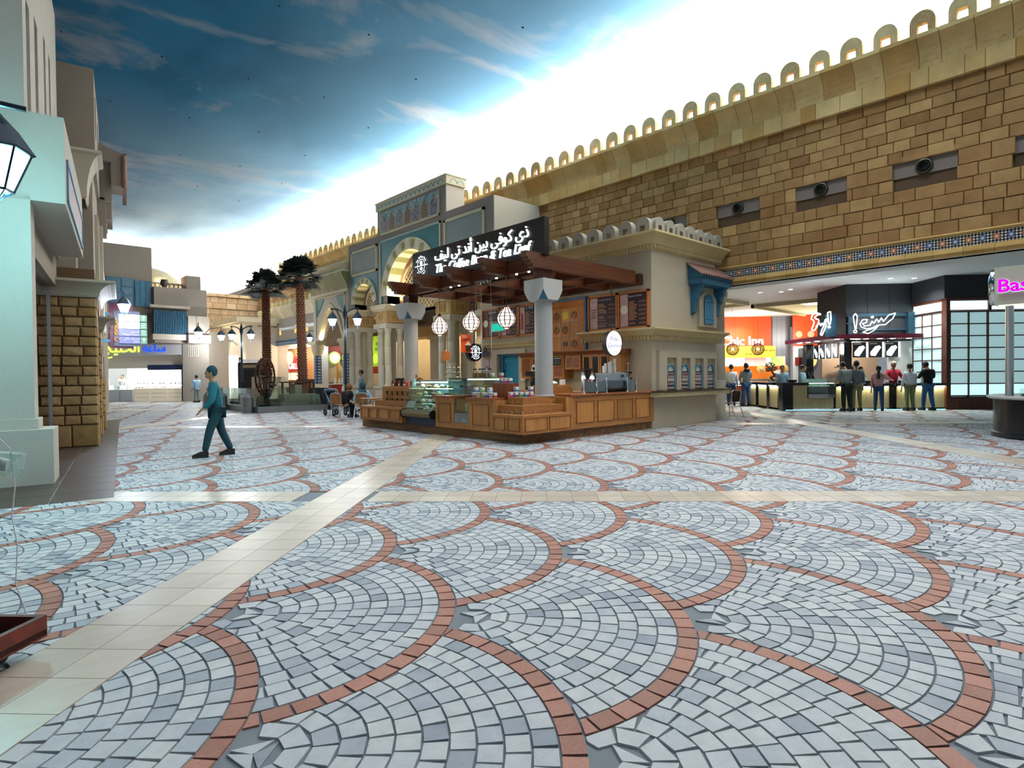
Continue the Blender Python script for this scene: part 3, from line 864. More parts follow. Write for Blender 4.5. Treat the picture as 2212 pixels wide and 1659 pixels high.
for i, y in enumerate((8.85, 10.0, 11.3, 12.62, 14.12)):
    xe = 8.52 if i == 0 else (8.27 if i < 4 else 8.42)
    xr = 12.35 if i == 0 else 12.72
    z0, z1 = 3.70, 4.02
    prof = [(xr,z0),(xe+.30,z0)] + [(xe+.30,z0+.0)]
    st = [(.30,0),(.30,.06),(.20,.06),(.20,.09),(.16,.13),(.20,.16)]
    prof = [(xr,z0),(xe+.20,z0),(xe+.20,z0+.07),(xe+.13,z0+.075),(xe+.11,z0+.14),(xe+.05,z0+.145),(xe+.05,z0+.20),(xe,z0+.22),(xe,z1),(xr,z1)]
    mb = MB(); mb.ct = rb.random(); mb.prism(prof, 'y', y, y+.17); mb.build('rafter', M_beamx, tp)
mb = MB()
for y in (9.35, 9.75, 10.45, 11.9, 12.25): mb.lathe([(.028,0),(.028,.02),(0,.02)], 9.08, y, 10, 3.685)
mb.build('recessed_spot', emit('spot_glow', 'fff4e0', 14), tp)
for y, e in ((9.5, 60), (10.6, 60), (12.1, 60), (13.4, 60)):
    lo = lamp('SPOT', 'pergola_spot', (10.0, y, 3.66), e*1.6, (1, .86, .66), .04, None, None, 2.2, .8)
# ================================================================== SIGN BOARD
M_signblk = plain('gloss_black_board', '0a0c10', .25, var=0)
M_glow = emit('white_neon', 'f2fbff', 1.6)
ts = thing('shop_sign', 'long black sign board with glowing white Arabic and English lettering on the pergola', 'sign', (9.0, 11.3, 4.0))
mb = MB(); mb.box(9.0, 8.78, 3.98, 9.14, 13.9, 4.80); mb.build('board', M_signblk, ts)
NV = (-1, 0, 0)
R_ = (0, -1, 0); U_ = (0, 0, 1)
text(arab('ذي كوفي بين أند تي ليف'), .34, M_glow, (8.965, 11.0, 4.44), R_, U_, ts, .02, 'arabic_lettering', bold=.0, width=3.55)
text('The Coffee Bean & Tea Leaf', .36, M_glow, (8.965, 11.0, 4.12), R_, U_, ts, .02, 'lettering', shear=.25, bold=.002, width=3.6)
def bean_logo(par, o, right, up, r, mw_, nm='round_logo', disc=None, th=.03):
    R = Vector(right); U = Vector(up); N = R.cross(U); O = Vector(o)
    def T(a, b, c): q = O + R*a + U*b + N*c; return (q.x, q.y, q.z)
    if disc:
        mb = MB(T); mb.lathe([(0,-th),(r,-th),(r,0),(0,0)], 0, 0, 36, caps=False); mb.build('disc', disc, par)
    mb = MB(T)
    def ring(r0, r1, a0=0, a1=2*PI, n=30, sy=1.0, cy=0):
        A = [(r0*math.cos(a0+(a1-a0)*k/n), cy+sy*r0*math.sin(a0+(a1-a0)*k/n), .006) for k in range(n+1)]
        B = [(r1*math.cos(a0+(a1-a0)*k/n), cy+sy*r1*math.sin(a0+(a1-a0)*k/n), .006) for k in range(n+1)]
        mb.strip(B, A)
    ring(r*.50, r*.56); ring(0.001, r*.2, cy=r*.22, n=20)
    mb.quad((-r*.95,-r*.04,.007),(r*.95,-r*.04,.007),(r*.95,r*.03,.007),(-r*.95,r*.03,.007))
    for s in (-1, 1):
        A = [(s*r*(.02+.2*math.sin(PI*k/8)), -r*.42+r*.34*k/8, .007) for k in range(9)]
        B = [(s*r*.02*(1+k/9), -r*.42+r*.34*k/8, .007) for k in range(9)]
        mb.strip(A, B) if s < 0 else mb.strip(B, A)
    mb.build(nm, mw_, par)
    for s, w in (('The Coffee Bean', 1), ('& Tea Leaf', -1)):
        n = len(s)
        for k, ch in enumerate(s):
            if ch == ' ': continue
            a = PI/2 - w*(k-(n-1)/2)*(2.3/15 if w > 0 else 2.0/13)
            if w < 0: a = -PI/2 + (k-(n-1)/2)*(2.1/12)
            rd = Vector((math.cos(a), math.sin(a))); rr_ = r*(.66 if w > 0 else .80)
            rt = (R*rd.y - U*rd.x)*w; ut = (R*rd.x + U*rd.y)*w
            text(ch, r*.24, mw_, tuple(O+R*(rd.x*rr_)+U*(rd.y*rr_)+N*.004), tuple(rt), tuple(ut), par, .003, 'letter')
bean_logo(ts, (8.965, 13.42, 4.41), R_, U_, .33, M_glow)
# ================================================================== LANTERNS
M_lglass = plain('milk_glass_lit', 'f6ece6', .4, var=0, emis='ffe9da', es=1.5)
M_bronze = plain('dark_bronze', '4a2c22', .4, .6, var=0)
def lantern(x, y, z, lab):
    tl = thing('pendant_lantern', lab, 'lamp', (x, y, z), 'faceted globe lanterns under the pergola')
    prof = [(.05,.25),(.165,.105),(.205,.03),(.205,-.06),(.16,-.15),(.07,-.215)]
    MB().lathe(prof, x, y, 10, z).build('glass_panes', M_lglass, tl)
    mb = MB()
    for k in range(10):
        a = 2*PI*k/10; mb.tube([(x+(r+.003)*math.cos(a), y+(r+.003)*math.sin(a), z+h) for r, h in prof], .011, 4)
    for r, h in prof[1:-1]:
        mb.tube([(x+(r+.003)*math.cos(2*PI*k/10), y+(r+.003)*math.sin(2*PI*k/10), z+h) for k in range(11)], .0085, 4)
    mb.build('cage', M_bronze, tl)
    MB().lathe([(.0,.33),(.03,.33),(.035,.29),(.06,.26),(.055,.245)], x, y, 10, z).lathe([(.075,-.21),(.08,-.23),(.05,-.25),(0,-.25)], x, y, 10, z).build('cap', M_bronze, tl)
    mb = MB(); zz = z+.33
    while zz < 3.68: mb.rod((x, y, zz), (x, y, min(zz+.028, 3.7)), .007, 5); mb.rod((x, y-.008, zz+.02), (x, y+.008, zz+.02), .006, 4); zz += .034
    mb.build('chain', M_bronze, tl)
    MB().lathe([(.05,3.70),(.045,3.66),(.015,3.63),(0,3.63)], x, y, 10, 0).build('ceiling_rose', M_bronze, tl)
    lamp('POINT', 'lantern_bulb', (x, y, z-.32), 14, (1, .85, .7), .08)
lantern(8.98, 10.0, 2.72, 'glowing faceted globe lantern nearest the counter corner column')
lantern(8.98, 11.3, 2.73, 'middle glowing globe lantern of the three under the pergola')
lantern(8.98, 12.62, 2.71, 'leftmost glowing globe lantern, hanging over the pastry case')
# spotlight cluster with steel cables
tc = thing('spotlight_cluster', 'chrome four-lamp spotlight cluster under the pergola beam with thin cables', 'lamp', (9.1, 10.85, 3.65))
for i, (dx, dy) in enumerate(((0,0),(.05,.18),(-.02,-.17),(.14,-.06))):
    mb = MB(); mb.lathe([(.02,.06),(.035,.03),(.045,-.02)], 9.05+dx, 10.85+dy, 10, 3.64); hd = mb.build('lamp_head', M_chrome, tc)
    mb = MB(); mb.lathe([(.04,-.019),(0,-.019)], 9.05+dx, 10.85+dy, 10, 3.64, caps=False); mb.build('bulb', emit('hot_bulb', 'ffffff', 30), hd)
mb = MB(); mb.rod((9.05,10.66,3.69),(9.05,11.05,3.69),.012); mb.build('bar', M_chrome, tc)
# ================================================================== COFFEE COUNTER
M_glass = glass('clear_glass'); M_glassg = glass('green_edge_glass', (.90,.97,.95), .12)
M_darkglass = glass('smoked_glass', (.35,.37,.36), .5)
M_case = plain('case_cream', 'cfcdb8', .5, var=.03)
def framed(mb_par, ax, c, a, b, z0, z1, mat_f, mat_p, par, fw=.05, dep=.02, name='panel'):
    # recessed door panel: raised frame strips around a set-back field. ax 'y': face at y=c looking -y, a..b along x; ax 'x': face at x=c looking -x
    def bx(u0, u1, w0, w1, d0, d1):
        return (u0, c+d0, w0, u1, c+d1, w1) if ax == 'y' else (c+d0, u0, w0, c+d1, u1, w1)
    p = MB(); p.ct = rb.random(); p.box(*bx(a, b, z0, z1, -.004, .0)); o = p.build(name, mat_p, par)
    m = MB(); m.ct = .35
    for (u0, u1, w0, w1) in ((a-.012, b+.012, z1, z1+.014), (a-.012, b+.012, z0-.014, z0), (a-.012, a, z0, z1), (b, b+.012, z0, z1)):
        m.box(*bx(u0, u1, w0, w1, -.016, .0))
    m.build('panel_moulding', mat_f, o)
    return o
tk = thing('service_counter', 'oak service counter with four recessed panels on the right of the corner column', 'counter', (11.1, 8.9, 0))
mb = MB(); mb.box(9.62, 8.60, .2, 12.75, 9.25, .915); mb.build('carcass', M_oakx, tk)
for x0, x1 in ((9.78,10.36),(10.52,11.10),(11.25,11.83),(11.99,12.56)): framed(None, 'y', 8.60, x0, x1, .34, .80, M_oakd, M_oak, tk)
mb = MB(); mb.prism([(8.56,.93),(8.55,.95),(8.56,.975),(9.3,.975),(9.3,.915),(8.59,.915)], 'x', 9.55, 12.74); mb.build('worktop', M_oakd, tk)
tag(MB().box(8.2, 8.70, 0, 12.75, 9.3, .2).build('counter_plinth', M_plinth), 'scuffed wooden plinth under the right hand oak counter', 'plinth')
# stepped corner display
td = thing('corner_display', 'stepped oak corner display with small chrome gallery rails', 'display stand', (8.6, 9.0, 0))
mb = MB(); mb.ct = .6; mb.box(7.95, 8.40, .22, 9.42, 9.38, .60); mb.build('lower_tier', M_oakx, td)
mb = MB(); mb.ct = .3; mb.box(8.19, 8.64, .60, 9.50, 9.38, .775); mb.build('middle_tier', M_oakx, td)
mb = MB(); mb.ct = .45; mb.box(8.43, 8.88, .775, 9.55, 9.38, .935); mb.build('upper_tier', M_oakx, td)
mb = MB(); mb.ct = .5; mb.box(9.42, 8.58, .2, 9.62, 9.38, .915); mb.build('end_post', M_oak, td)
for x0, x1 in ((8.02,8.63),(8.72,9.34)): framed(None, 'y', 8.40, x0, x1, .29, .53, M_oakd, M_oak, td, name='drawer_panel')
for y0, y1 in ((8.94,9.27),(8.50,8.83)): framed(None, 'x', 7.95, y0, y1, .29, .53, M_oakd, M_oak, td, name='drawer_panel')
def rail(par, pts, z, h=.09):
    for p in pts:
        mb = MB(); mb.rod((p[0],p[1],z), (p[0],p[1],z+h), .009, 6); mb.build('rail_post', M_chrome, par)
    mb = MB(); mb.tube([(p[0],p[1],z+h-.02) for p in pts], .003, 4); mb.build('rail_wire', M_chrome, par)
rail(td, [(7.99,9.34),(7.99,9.05),(7.99,8.76),(7.99,8.44),(8.35,8.44),(8.8,8.44),(9.3,8.44)], .60)
rail(td, [(8.22,9.34),(8.22,9.0),(8.22,8.67),(8.62,8.67),(9.05,8.67),(9.44,8.67)], .775)
# left hand cabinets
tl = thing('counter_cabinet', 'oak counter cabinet with one panel beside the glass shelf niche, right of the pastry case', 'counter', (8.4, 9.9, 0))
mb = MB(); mb.ct = .55; mb.box(8.10, 9.38, .2, 8.75, 10.32, .87); mb.build('carcass', M_oak, tl)
framed(None, 'x', 8.10, 9.62, 10.16, .33, .76, M_oakd, M_oak, tl)
mb = MB(); mb.box(8.05, 9.45, .87, 8.8, 10.36, .925); mb.build('worktop', M_oakd, tl)
tl2 = thing('counter_cabinet', 'narrow oak counter cabinet with one panel directly beside the pastry case', 'counter', (8.4, 11.2, 0))
mb = MB(); mb.ct = .5; mb.box(8.10, 10.87, .2, 8.75, 11.60, .89); mb.build('carcass', M_oak, tl2)
framed(None, 'x', 8.10, 11.0, 11.46, .33, .76, M_oakd, M_oak, tl2)
mb = MB(); mb.box(8.05, 10.86, .89, 8.8, 11.68, .945); mb.build('worktop', M_oakd, tl2)
tn = thing('glass_shelf_niche', 'glazed shelf niche with mugs and a boxed coffee maker between two oak cabinets', 'display case', (8.4, 10.6, 0))
mb = MB(); mb.box(8.10, 10.32, .2, 8.75, 10.87, .33); mb.box(8.72, 10.32, .33, 8.75, 10.87, .9); mb.build('niche_body', M_oak, tn)
for z in (.55, .80): mb = MB(); mb.box(8.12, 10.325, z, 8.7, 10.865, z+.008); mb.build('glass_shelf', M_glassg, tn)
mb = MB(); mb.box(8.105, 10.33, .33, 8.112, 10.86, .89); mb.build('glass_front', M_glass, tn)
mb = MB(); mb.box(8.14, 10.34, .3, 8.15, 10.36, .31); 
tag(MB().box(8.2, 9.3, 0, 8.9, 15.38, .2).build('counter_plinth', M_plinth), 'scuffed wooden plinth under the pastry case and left hand oak cabinets', 'plinth')
def mug(x, y, z, lab):
    t_ = thing('mug', lab, 'mug', (x, y, z), 'mugs and jars in the shelf niche')
    MB().lathe([(0,0),(.034,0),(.038,.005),(.038,.085),(.034,.085),(.032,.01),(0,.01)], x, y, 14, z, caps=False).build('body', M_whitepaint, t_, True)
    MB().tube([(x, y-.038-.025*math.sin(PI*k/6), z+.02+.05*k/6) for k in range(7)], .006, 5).build('handle', M_whitepaint, t_)
    return t_
mug(8.28, 10.72, .33, 'white mug on the niche floor, left one'); mug(8.28, 10.47, .33, 'white mug on the niche floor, right one')
M_jar = plain('steel_canister', 'b8bcc0', .25, .8, var=0)
for i, (x, y) in enumerate(((8.30,10.60),(8.32,10.37))):
    t_ = thing('canister', ('left' if i == 0 else 'right')+' steel canister with knob lid on the niche floor', 'canister', (x, y, .33), 'steel canisters')
    MB().lathe([(0,0),(.035,0),(.035,.11),(0,.11)], x, y, 12, .33).build('body', M_jar, t_, True)
    MB().lathe([(.037,.11),(.03,.125),(.008,.13),(.012,.15),(0,.16)], x, y, 12, .33).build('lid', M_jar, t_, True)
M_boxw = plain('white_card', 'e6e6e0', .6, var=.02)
t_ = thing('appliance_box', 'white box printed with a round black machine picture on the niche glass shelf', 'box', (8.3, 10.47, .56))
mb = MB(); mb.box(8.22, 10.36, .56, 8.42, 10.60, .78); mb.build('carton', M_boxw, t_)
mb = MB(lambda a, b, c: (8.218-c, 10.46-a, .665+b)); mb.lathe([(.07,0),(.07,.002),(0,.002)], 0, 0, 20, caps=False); mb.build('printed_disc', plain('print_slate', '3c464c', .5, var=0), t_)
mb = MB(lambda a, b, c: (8.215-c, 10.46-a, .665+b)); mb.lathe([(.035,0),(.035,.002),(0,.002)], 0, 0, 16, caps=False); mb.build('printed_hub', M_boxw, t_)
# wall behind glass counter: interior wood back
ti = thing('back_display', 'glass-topped back display of cakes and cups above the oak cabinets', 'display case', (8.8, 10.7, .9))
mb = MB(); mb.box(8.5, 9.8, 1.345, 9.15, 11.62, 1.355); mb.build('glass_top', M_glassg, ti)
mb = MB(); mb.box(8.5, 9.8, 1.125, 9.15, 11.62, 1.133); mb.build('glass_shelf', M_glassg, ti)
mb = MB(); mb.box(8.50, 9.8, .94, 8.506, 11.62, 1.345); mb.build('glass_front', M_glass, ti)
mb = MB(); mb.box(8.5, 9.8, .925, 9.2, 11.62, .94); mb.build('deck', M_oakd, ti)
mb = MB(); mb.box(9.0, 9.9, 1.30, 9.05, 11.5, 1.33); mb.build('tube_light', emit('case_tube', 'dffff6', 9), ti)
M_cake = plain('pastry_gold', 'c99a4c', .6, var=.3, vs=40); M_choc = plain('pastry_brown', '4a2a1a', .5, var=.2, vs=40); M_crm = plain('pastry_cream', 'e9e0c8', .5, var=.05)
M_green = plain('green_pack', '3d8a62', .5, var=.1); M_mint = plain('mint_pack', '9fd8c8', .5, var=.05)
def goods(name, lab, cat, grp, mk, spots):
    for i, (x, y, z) in enumerate(spots):
        t_ = thing(name, lab[i] if isinstance(lab, list) else lab, cat, (x, y, z), grp); mk(t_, x, y, z, i)
def pastry(t_, x, y, z, i):
    if i % 3 == 0: MB().ball((x, y, z+.045), .055, 12, 7, .85).build('bun', M_crm, t_, True)
    elif i % 3 == 1: MB().lathe([(0,0),(.08,0),(.085,.03),(.06,.05),(0,.055)], x, y, 14, z).build('pie', M_cake, t_, True)
    else: MB().box(x-.05, y-.07, z, x+.05, y+.07, z+.05).build('slice', M_choc, t_)
sp = [(8.62, 10.95-.2*0, 1.133),(8.66,11.12,1.133),(8.62,10.80,1.133),(8.62,10.55,1.133),(8.66,10.38,1.133),(8.75,11.35,1.133),(8.7,11.0,.94),(8.7,10.6,.94),(8.7,10.25,.94),(8.75,10.1,1.133)]
goods('pastry', ['pastry %s on the %s of the back display' % (a, b) for a, b in (('bun second from left','upper shelf'),('pie','upper shelf, left of the buns'),('slice','upper shelf beneath the tube light'),('bun right of the light joint','upper shelf'),('pie by the bottles','upper shelf'),('slice farthest left','upper shelf'),('bun left','lower deck'),('pie in the middle','lower deck'),('slice by the tea packs','lower deck'),('bun at the right end','upper shelf'))],
      'pastry', 'pastries in the back display', pastry, sp)
# glass cookie jars with black lids
M_biscuit = plain('biscuits', 'b57a35', .7, var=.35, vs=60)
def jar(t_, x, y, z, i):
    MB().lathe([(0,0),(.06,0),(.062,.01),(.062,.14),(.04,.17),(.04,.19)], x, y, 14, z, caps=False).build('glass', M_glass, t_, True)
    MB().lathe([(0,.005),(.055,.005),(.055,.115),(0,.12)], x, y, 12, z).build('biscuits', M_biscuit, t_)
    MB().lathe([(.045,.19),(.048,.215),(0,.22)], x, y, 12, z).build('lid', M_black, t_)
goods('cookie_jar', ['glass cookie jar with black lid, %s of the row on the back display' % w for w in ('first','second','third','fourth')], 'jar', 'cookie jars', jar, [(8.75,10.88,1.355),(8.8,10.74,1.355),(8.78,10.60,1.355),(8.85,10.46,1.355)])
# acrylic cake stand
ta = thing('acrylic_stand', 'clear acrylic tiered stand of wrapped sweets on the pastry case', 'display stand', (8.8, 11.8, 1.34))
for k in range(3):
    mb = MB(); mb.box(8.66, 11.52, 1.345+k*.12, 8.96, 12.05, 1.353+k*.12); mb.build('tier', M_glassg, ta)
mb = MB()
for x in (8.66, 8.96):
    for y in (11.52, 12.04): mb.rod((x,y,1.34),(x,y,1.66),.005,4)
mb.build('frame', M_glassg, ta)
mb = MB()
for k in range(3):
    for q in range(9): mb.ct = rb.random(); mb.ball((8.70+rb.random()*.2, 11.56+q*.055, 1.37+k*.12), .028, 7, 4, .8)
sw = mb.build('wrapped_sweets', [plain('sweet_wrap', 'd8c8b8', .4, var=.4, vs=30)], ta); sw['kind'] = 'stuff'
# mahogany box and tea packs
tb_ = thing('mahogany_box', 'reddish wooden display box on the counter beside the tea packs', 'box', (8.6, 9.65, .93))
mb = MB(); mb.box(8.45, 9.42, .93, 8.8, 9.93, 1.235); mb.build('body', M_beam if False else wood('mahogany', '5e2a14', '8c4a26', .35, 'z'), tb_)
packs = []
tc_ = [('b03a3a','red'),('3d6fa8','blue'),('e0b23c','yellow'),('cf4f7b','pink'),('6a9a4e','green'),('6b4a86','purple'),('d98a3a','orange'),('8fb6c8','pale blue')]
proto = {}
def teapack(x, y, z, ci, lab):
    if ci not in proto:
        t_ = thing('tea_pack', lab, 'tea pack', (x, y, z), 'tea packs on the counter')
        MB().box(x-.04, y-.04, z, x+.04, y+.04, z+.11).build('carton', M_boxw, t_)
        cm = plain('tea_label_'+tc_[ci][1].replace(' ', '_'), tc_[ci][0], .5, var=.1, vs=60)
        MB().box(x-.041, y-.041, z+.004, x+.041, y+.041, z+.05).build('colour_band', cm, t_)
        MB(lambda a, b, c: (x-.0415-c, y-a, z+.075+b)).lathe([(.02,0),(.02,.001),(0,.001)], 0, 0, 10, caps=False).build('badge', M_choc, t_)
        proto[ci] = t_; return t_
    return dup(proto[ci], (x, y, z), 0, lab)
row = [(8.22, 10.24-.085*k) for k in range(9)]
for k, (x, y) in enumerate(row):
    if k in (3, 6): continue
    teapack(x, y, .925, k % 8, '%s and white tea pack left of the mahogany box, bottom row, %s from left' % (tc_[k % 8][1], ORD[k]))
for k, (x, y) in enumerate([(8.23,10.2),(8.23,9.98),(8.23,9.72)]): teapack(x, y, 1.036, (k*3+1) % 8, '%s and white tea pack stacked on the bottom row, %s' % (tc_[(k*3+1) % 8][1], ('left','middle','right')[k]))
for k in range(5): teapack(8.5+.08*k, 9.35-.075*k, .936, (k*2+3) % 8 if k != 2 else 4, '%s and white tea pack on the top display tier, %s from left' % (tc_[(k*2+3) % 8 if k != 2 else 4][1], ORD[k]))
for k in range(3): teapack(8.62, 9.48-.085*2+k*.085 if False else 9.78-.13*k, 1.236, (k*2+1) % 8, '%s and white tea pack on top of the mahogany box, %s' % (tc_[(k*2+1) % 8][1], ('left','middle','right')[k]))
for k in range(2): teapack(8.62+.24*k, 9.30-.2*k, 1.047, k*4+1, '%s and white tea pack stacked above the tier row, %s' % (tc_[k*4+1][1], ('left','right')[k]))
for k, y in enumerate((10.25, 9.93)): teapack(8.75, y, 1.355, 4-k*4, '%s and white tea pack beside the cookie jars, %s' % (tc_[4-k*4][1], ('left','right')[k]))
# ---- curved glass pastry case
tg = thing('pastry_case', 'curved glass refrigerated pastry case with bronze bumper and cyan-lit shelves', 'display case', (8.5, 12.25, .2))
Y0, Y1 = 11.66, 12.92
M_navy = plain('navy_base', '14263f', .5, var=.05); M_bump = plain('bronze_bumper', '6f5c34', .3, .3, var=.1, vs=8)
mb = MB(); mb.box(8.12, Y0, .2, 9.1, Y1, .40); mb.build('base', M_navy, tg)
mb = MB(lambda a, b, c: (8.05+a, c, .475+b)); mb.lathe([(.0,Y0-.02),(.095,Y0-.02),(.095,Y1),(0,Y1)], 0, 0, 20, caps=False); mb.build('bumper', M_bump, tg, True)
for y in (Y1, Y0-.04): mb = MB(lambda a, b, c: (8.05+a, c, .475+b)); mb.lathe([(0,y),(.11,y),(.11,y+.03),(0,y+.03)], 0, 0, 20, caps=False); mb.build('bumper_cap', M_black, tg)
prof = [(8.03,.58)]+[(8.03+.02+.5*(1-math.cos(PI/2*k/10))*.95, .62+.66*math.sin(PI/2*k/10)) for k in range(11)]
A = [(x, Y0, z) for x, z in prof]; B = [(x, Y1, z) for x, z in prof]
mb = MB(); mb.strip(A, B); mb.build('curved_glass', M_glass, tg, True)
sd = [(x, z) for x, z in prof]+[(9.0,1.28),(9.0,.58)]
for y in (Y0, Y1): mb = MB(); i = [mb.P((x, y, z)) for x, z in sd]; mb.F(i); mb.build('side_glass', M_glassg, tg)
mb = MB(); mb.box(8.12, Y0+.01, .40, 9.1, Y1-.01, .57); mb.build('well', M_case, tg)
mb = MB(); mb.box(8.5, Y0, 1.27, 9.1, Y1, 1.31); mb.build('top', M_steel, tg)
mb = MB(); mb.box(9.02, Y0+.02, .57, 9.06, Y1-.02, 1.27); mb.build('back_doors', plain('case_back', 'b9cfd0', .4, var=.05), tg)
M_tube = emit('cyan_tube', 'b8fbff', 12)
for k, (xf, z) in enumerate(((8.12,.72),(8.2,.92),(8.34,1.10))):
    mb = MB(); mb.box(xf, Y0+.03, z, 8.98, Y1-.03, z+.01); mb.build('glass_shelf', M_glassg, tg)
    mb = MB(); mb.rod((xf+.45 if k < 2 else 8.7, Y0+.05, z-.015), (xf+.45 if k < 2 else 8.7, Y1-.05, z-.015), .009, 6); mb.build('tube_light', M_tube, tg)
mb = MB(); mb.rod((8.55,Y0+.05,1.25),(8.55,Y1-.05,1.25),.012,6); mb.build('tube_light', M_tube, tg)
lamp('AREA', 'case_glow', (8.6, 12.3, 1.24), 9, (.6,.95,1), .4, None, 1.1)
sp = []
for z, xs in ((.57,(8.2,8.4)),(.73,(8.3,8.5)),(.93,(8.38,8.6)),(1.11,(8.5,8.7))):
    for x in xs:
        for q in range(4): sp.append((x, Y0+.17+q*.29+rb.uniform(-.03,.03), z))
lv = {.57:'well', .73:'bottom glass shelf', .93:'middle glass shelf', 1.11:'top glass shelf'}
labs = []
for i, (x, y, z) in enumerate(sp):
    labs.append('%s in the pastry case %s, %s row, %s from the right' % (('cream bun','gold pie','chocolate slice')[i % 3], lv[z], 'back' if (i//4) % 2 else 'front', ORD[i % 4]))
goods('pastry', labs, 'pastry', 'pastries in the lit case', pastry, sp)
mb = MB(); mb.quad((8.06,12.85,.62),(8.06,12.5,.62),(8.16,12.5,.78),(8.16,12.85,.78)); tag(mb.build('price_card', M_boxw), 'white price card leaning inside the left end of the pastry case glass', 'card')
# ---- coffee bean cabinet and low display at the left end
tq = thing('bean_cabinet', 'oak cabinet with ten small dark coffee-bean windows in two rows', 'cabinet', (8.6, 13.6, .6))
mb = MB(); mb.ct = .55; mb.box(8.30, 12.95, .62, 8.95, 14.42, 1.14); mb.build('carcass', M_oakh, tq)
for r in range(2):
    for c in range(5):
        y = 13.10+c*.255; z = .77+r*.19
        mb = MB(); mb.ct = .8
        for q in ((y-.095,z-.075,y+.095,z-.058),(y-.095,z+.058,y+.095,z+.075),(y-.095,z-.058,y-.07,z+.058),(y+.07,z-.058,y+.095,z+.058)): mb.box(8.27, q[0], q[1], 8.30, q[2], q[3])
        w_ = mb.build('window_frame', M_oakh, tq)
        mb = MB(); mb.box(8.29, y-.05, z-.058, 8.298, y+.05, z+.058); mb.build('dark_window', plain('dark_beans', '20130d', .2, var=.3, vs=80), w_)
tlw = thing('low_display', 'low oak display bench with four recessed panels at the left end of the counter', 'counter', (8.3, 14.0, .2))
mb = MB(); mb.ct = .6; mb.box(8.0, 12.95, .22, 8.95, 15.15, .60); mb.build('bench', M_oakh, tlw)
mb = MB(); mb.ct = .3; mb.box(8.25, 12.95, .60, 8.95, 14.75, .76); mb.build('step', M_oakh, tlw)
for y0, y1 in ((13.04,13.5),(13.6,14.1),(14.2,14.58),(14.68,15.06)): framed(None, 'x', 8.0, y0, y1, .29, .53, M_oakd, M_oak, tlw, name='drawer_panel')
rail(tlw, [(8.04,12.99),(8.04,13.45),(8.04,13.9),(8.04,14.35)], .60); rail(tlw, [(8.04,14.5),(8.04,15.1)], .60)
M_blkpack = plain('black_pack', '121214', .4, var=0); M_redpack = plain('red_pack', 'a5382b', .5, var=.2, vs=40)
for i, (y, k) in enumerate(((14.1,1),(13.95,0),(13.82,1),(13.72,0),(13.58,1),(13.5,1))):
    t_ = thing('coffee_bag', '%s on the bean cabinet, %s from the left' % (('tall black coffee packet' if k == 0 else 'red and cream coffee bag'), ORD[i]), 'coffee bag', (8.5, y, 1.14), 'coffee bags on the bean cabinet')
    if k == 0: MB().box(8.45, y-.035, 1.14, 8.55, y+.035, 1.36).build('packet', M_blkpack, t_)
    else:
        MB().prism([(y-.045,1.14),(y+.045,1.14),(y+.045,1.24),(y+.02,1.29),(y-.02,1.29),(y-.045,1.24)], 'x', 8.46, 8.53).build('bag', M_redpack, t_)
        MB().box(8.455, y-.03, 1.16, 8.46, y+.03, 1.21).build('label_patch', M_crm, t_)
t_ = thing('gift_stand', 'small wooden gift stand with a star top on the right end of the bean cabinet', 'display stand', (8.5, 13.15, 1.14))
mb = MB(); mb.prism([(12.98,1.14),(13.34,1.14),(13.34,1.20),(13.22,1.34),(13.06,1.38),(12.98,1.36)], 'x', 8.62, 8.68); mb.build('back_board', M_oak, t_)
mb = MB(); pts = [(13.18+(.07 if k % 2 == 0 else .03)*math.cos(PI/2+PI*k/5), 1.41+(.07 if k % 2 == 0 else .03)*math.sin(PI/2+PI*k/5)) for k in range(10)]; mb.prism(pts, 'x', 8.6, 8.62); mb.build('star', M_oak, t_)
MB().box(8.48, 13.12, 1.14, 8.56, 13.2, 1.33).build('mint_packet', M_mint, t_); MB().box(8.48, 13.22, 1.14, 8.56, 13.3, 1.28).build('red_packet', M_redpack, t_)
# ---- espresso machine and companions
tm = thing('espresso_machine', 'large silver espresso machine on the oak service counter', 'espresso machine', (11.4, 9.0, .975))
M_silver = plain('silver_blue_shell', '8d9aa3', .3, .6, var=.03); M_maroon = plain('maroon_plastic', '4a1018', .3, var=.05)
mb = MB(); mb.prism([(8.80,1.08),(8.83,1.22),(8.92,1.40),(9.0,1.44),(9.3,1.44),(9.3,1.03),(8.86,1.03)], 'x', 10.80, 12.02); mb.build('shell', M_silver, tm)
for x in (10.76, 12.02): mb = MB(); mb.prism([(8.78,1.0),(8.80,1.24),(8.9,1.43),(9.0,1.46),(9.3,1.46),(9.3,1.0)], 'x', x, x+.05); mb.build('side_cheek', M_chrome, tm)
mb = MB(); mb.box(10.95, 8.775, 1.12, 11.95, 8.80, 1.26); mb.build('back_window', glass('teal_glass', (.6,.8,.85), .5), tm)
mb = MB(); mb.box(10.85, 8.9, .975, 11.97, 9.25, 1.03); mb.build('drip_tray', M_black, tm)
mb = MB(); mb.prism([(11.72,1.34),(11.86,1.34),(11.84,1.37),(11.79,1.40),(11.74,1.37)], 'y', 8.85, 8.86); mb.build('maker_badge', M_black, tm)
def cup(t_, x, y, z, i):
    h = (.15,.22,.25,.29,.34,.13)[i]
    mb = MB(); r = .034 if i < 5 else .03
    for k in range(int(h/.03)): mb.lathe([(r*.78,0),(r,.05),(r*1.08,.052)], x, y, 12, z+k*.03, caps=True)
    mb.build('nested_cups', M_whitepaint, t_, True)
goods('cup_stack', ['stack of white paper cups on the espresso machine, %s' % w for w in ('shortest at the left','second from left','third from left','fourth from left','tallest at the right','tiny one in front at left')], 'cup stack', 'paper cup stacks', cup,
      [(11.36,9.1,1.445),(11.46,9.12,1.445),(11.58,9.1,1.445),(11.69,9.13,1.445),(11.80,9.1,1.445),(11.30,9.05,1.445)])
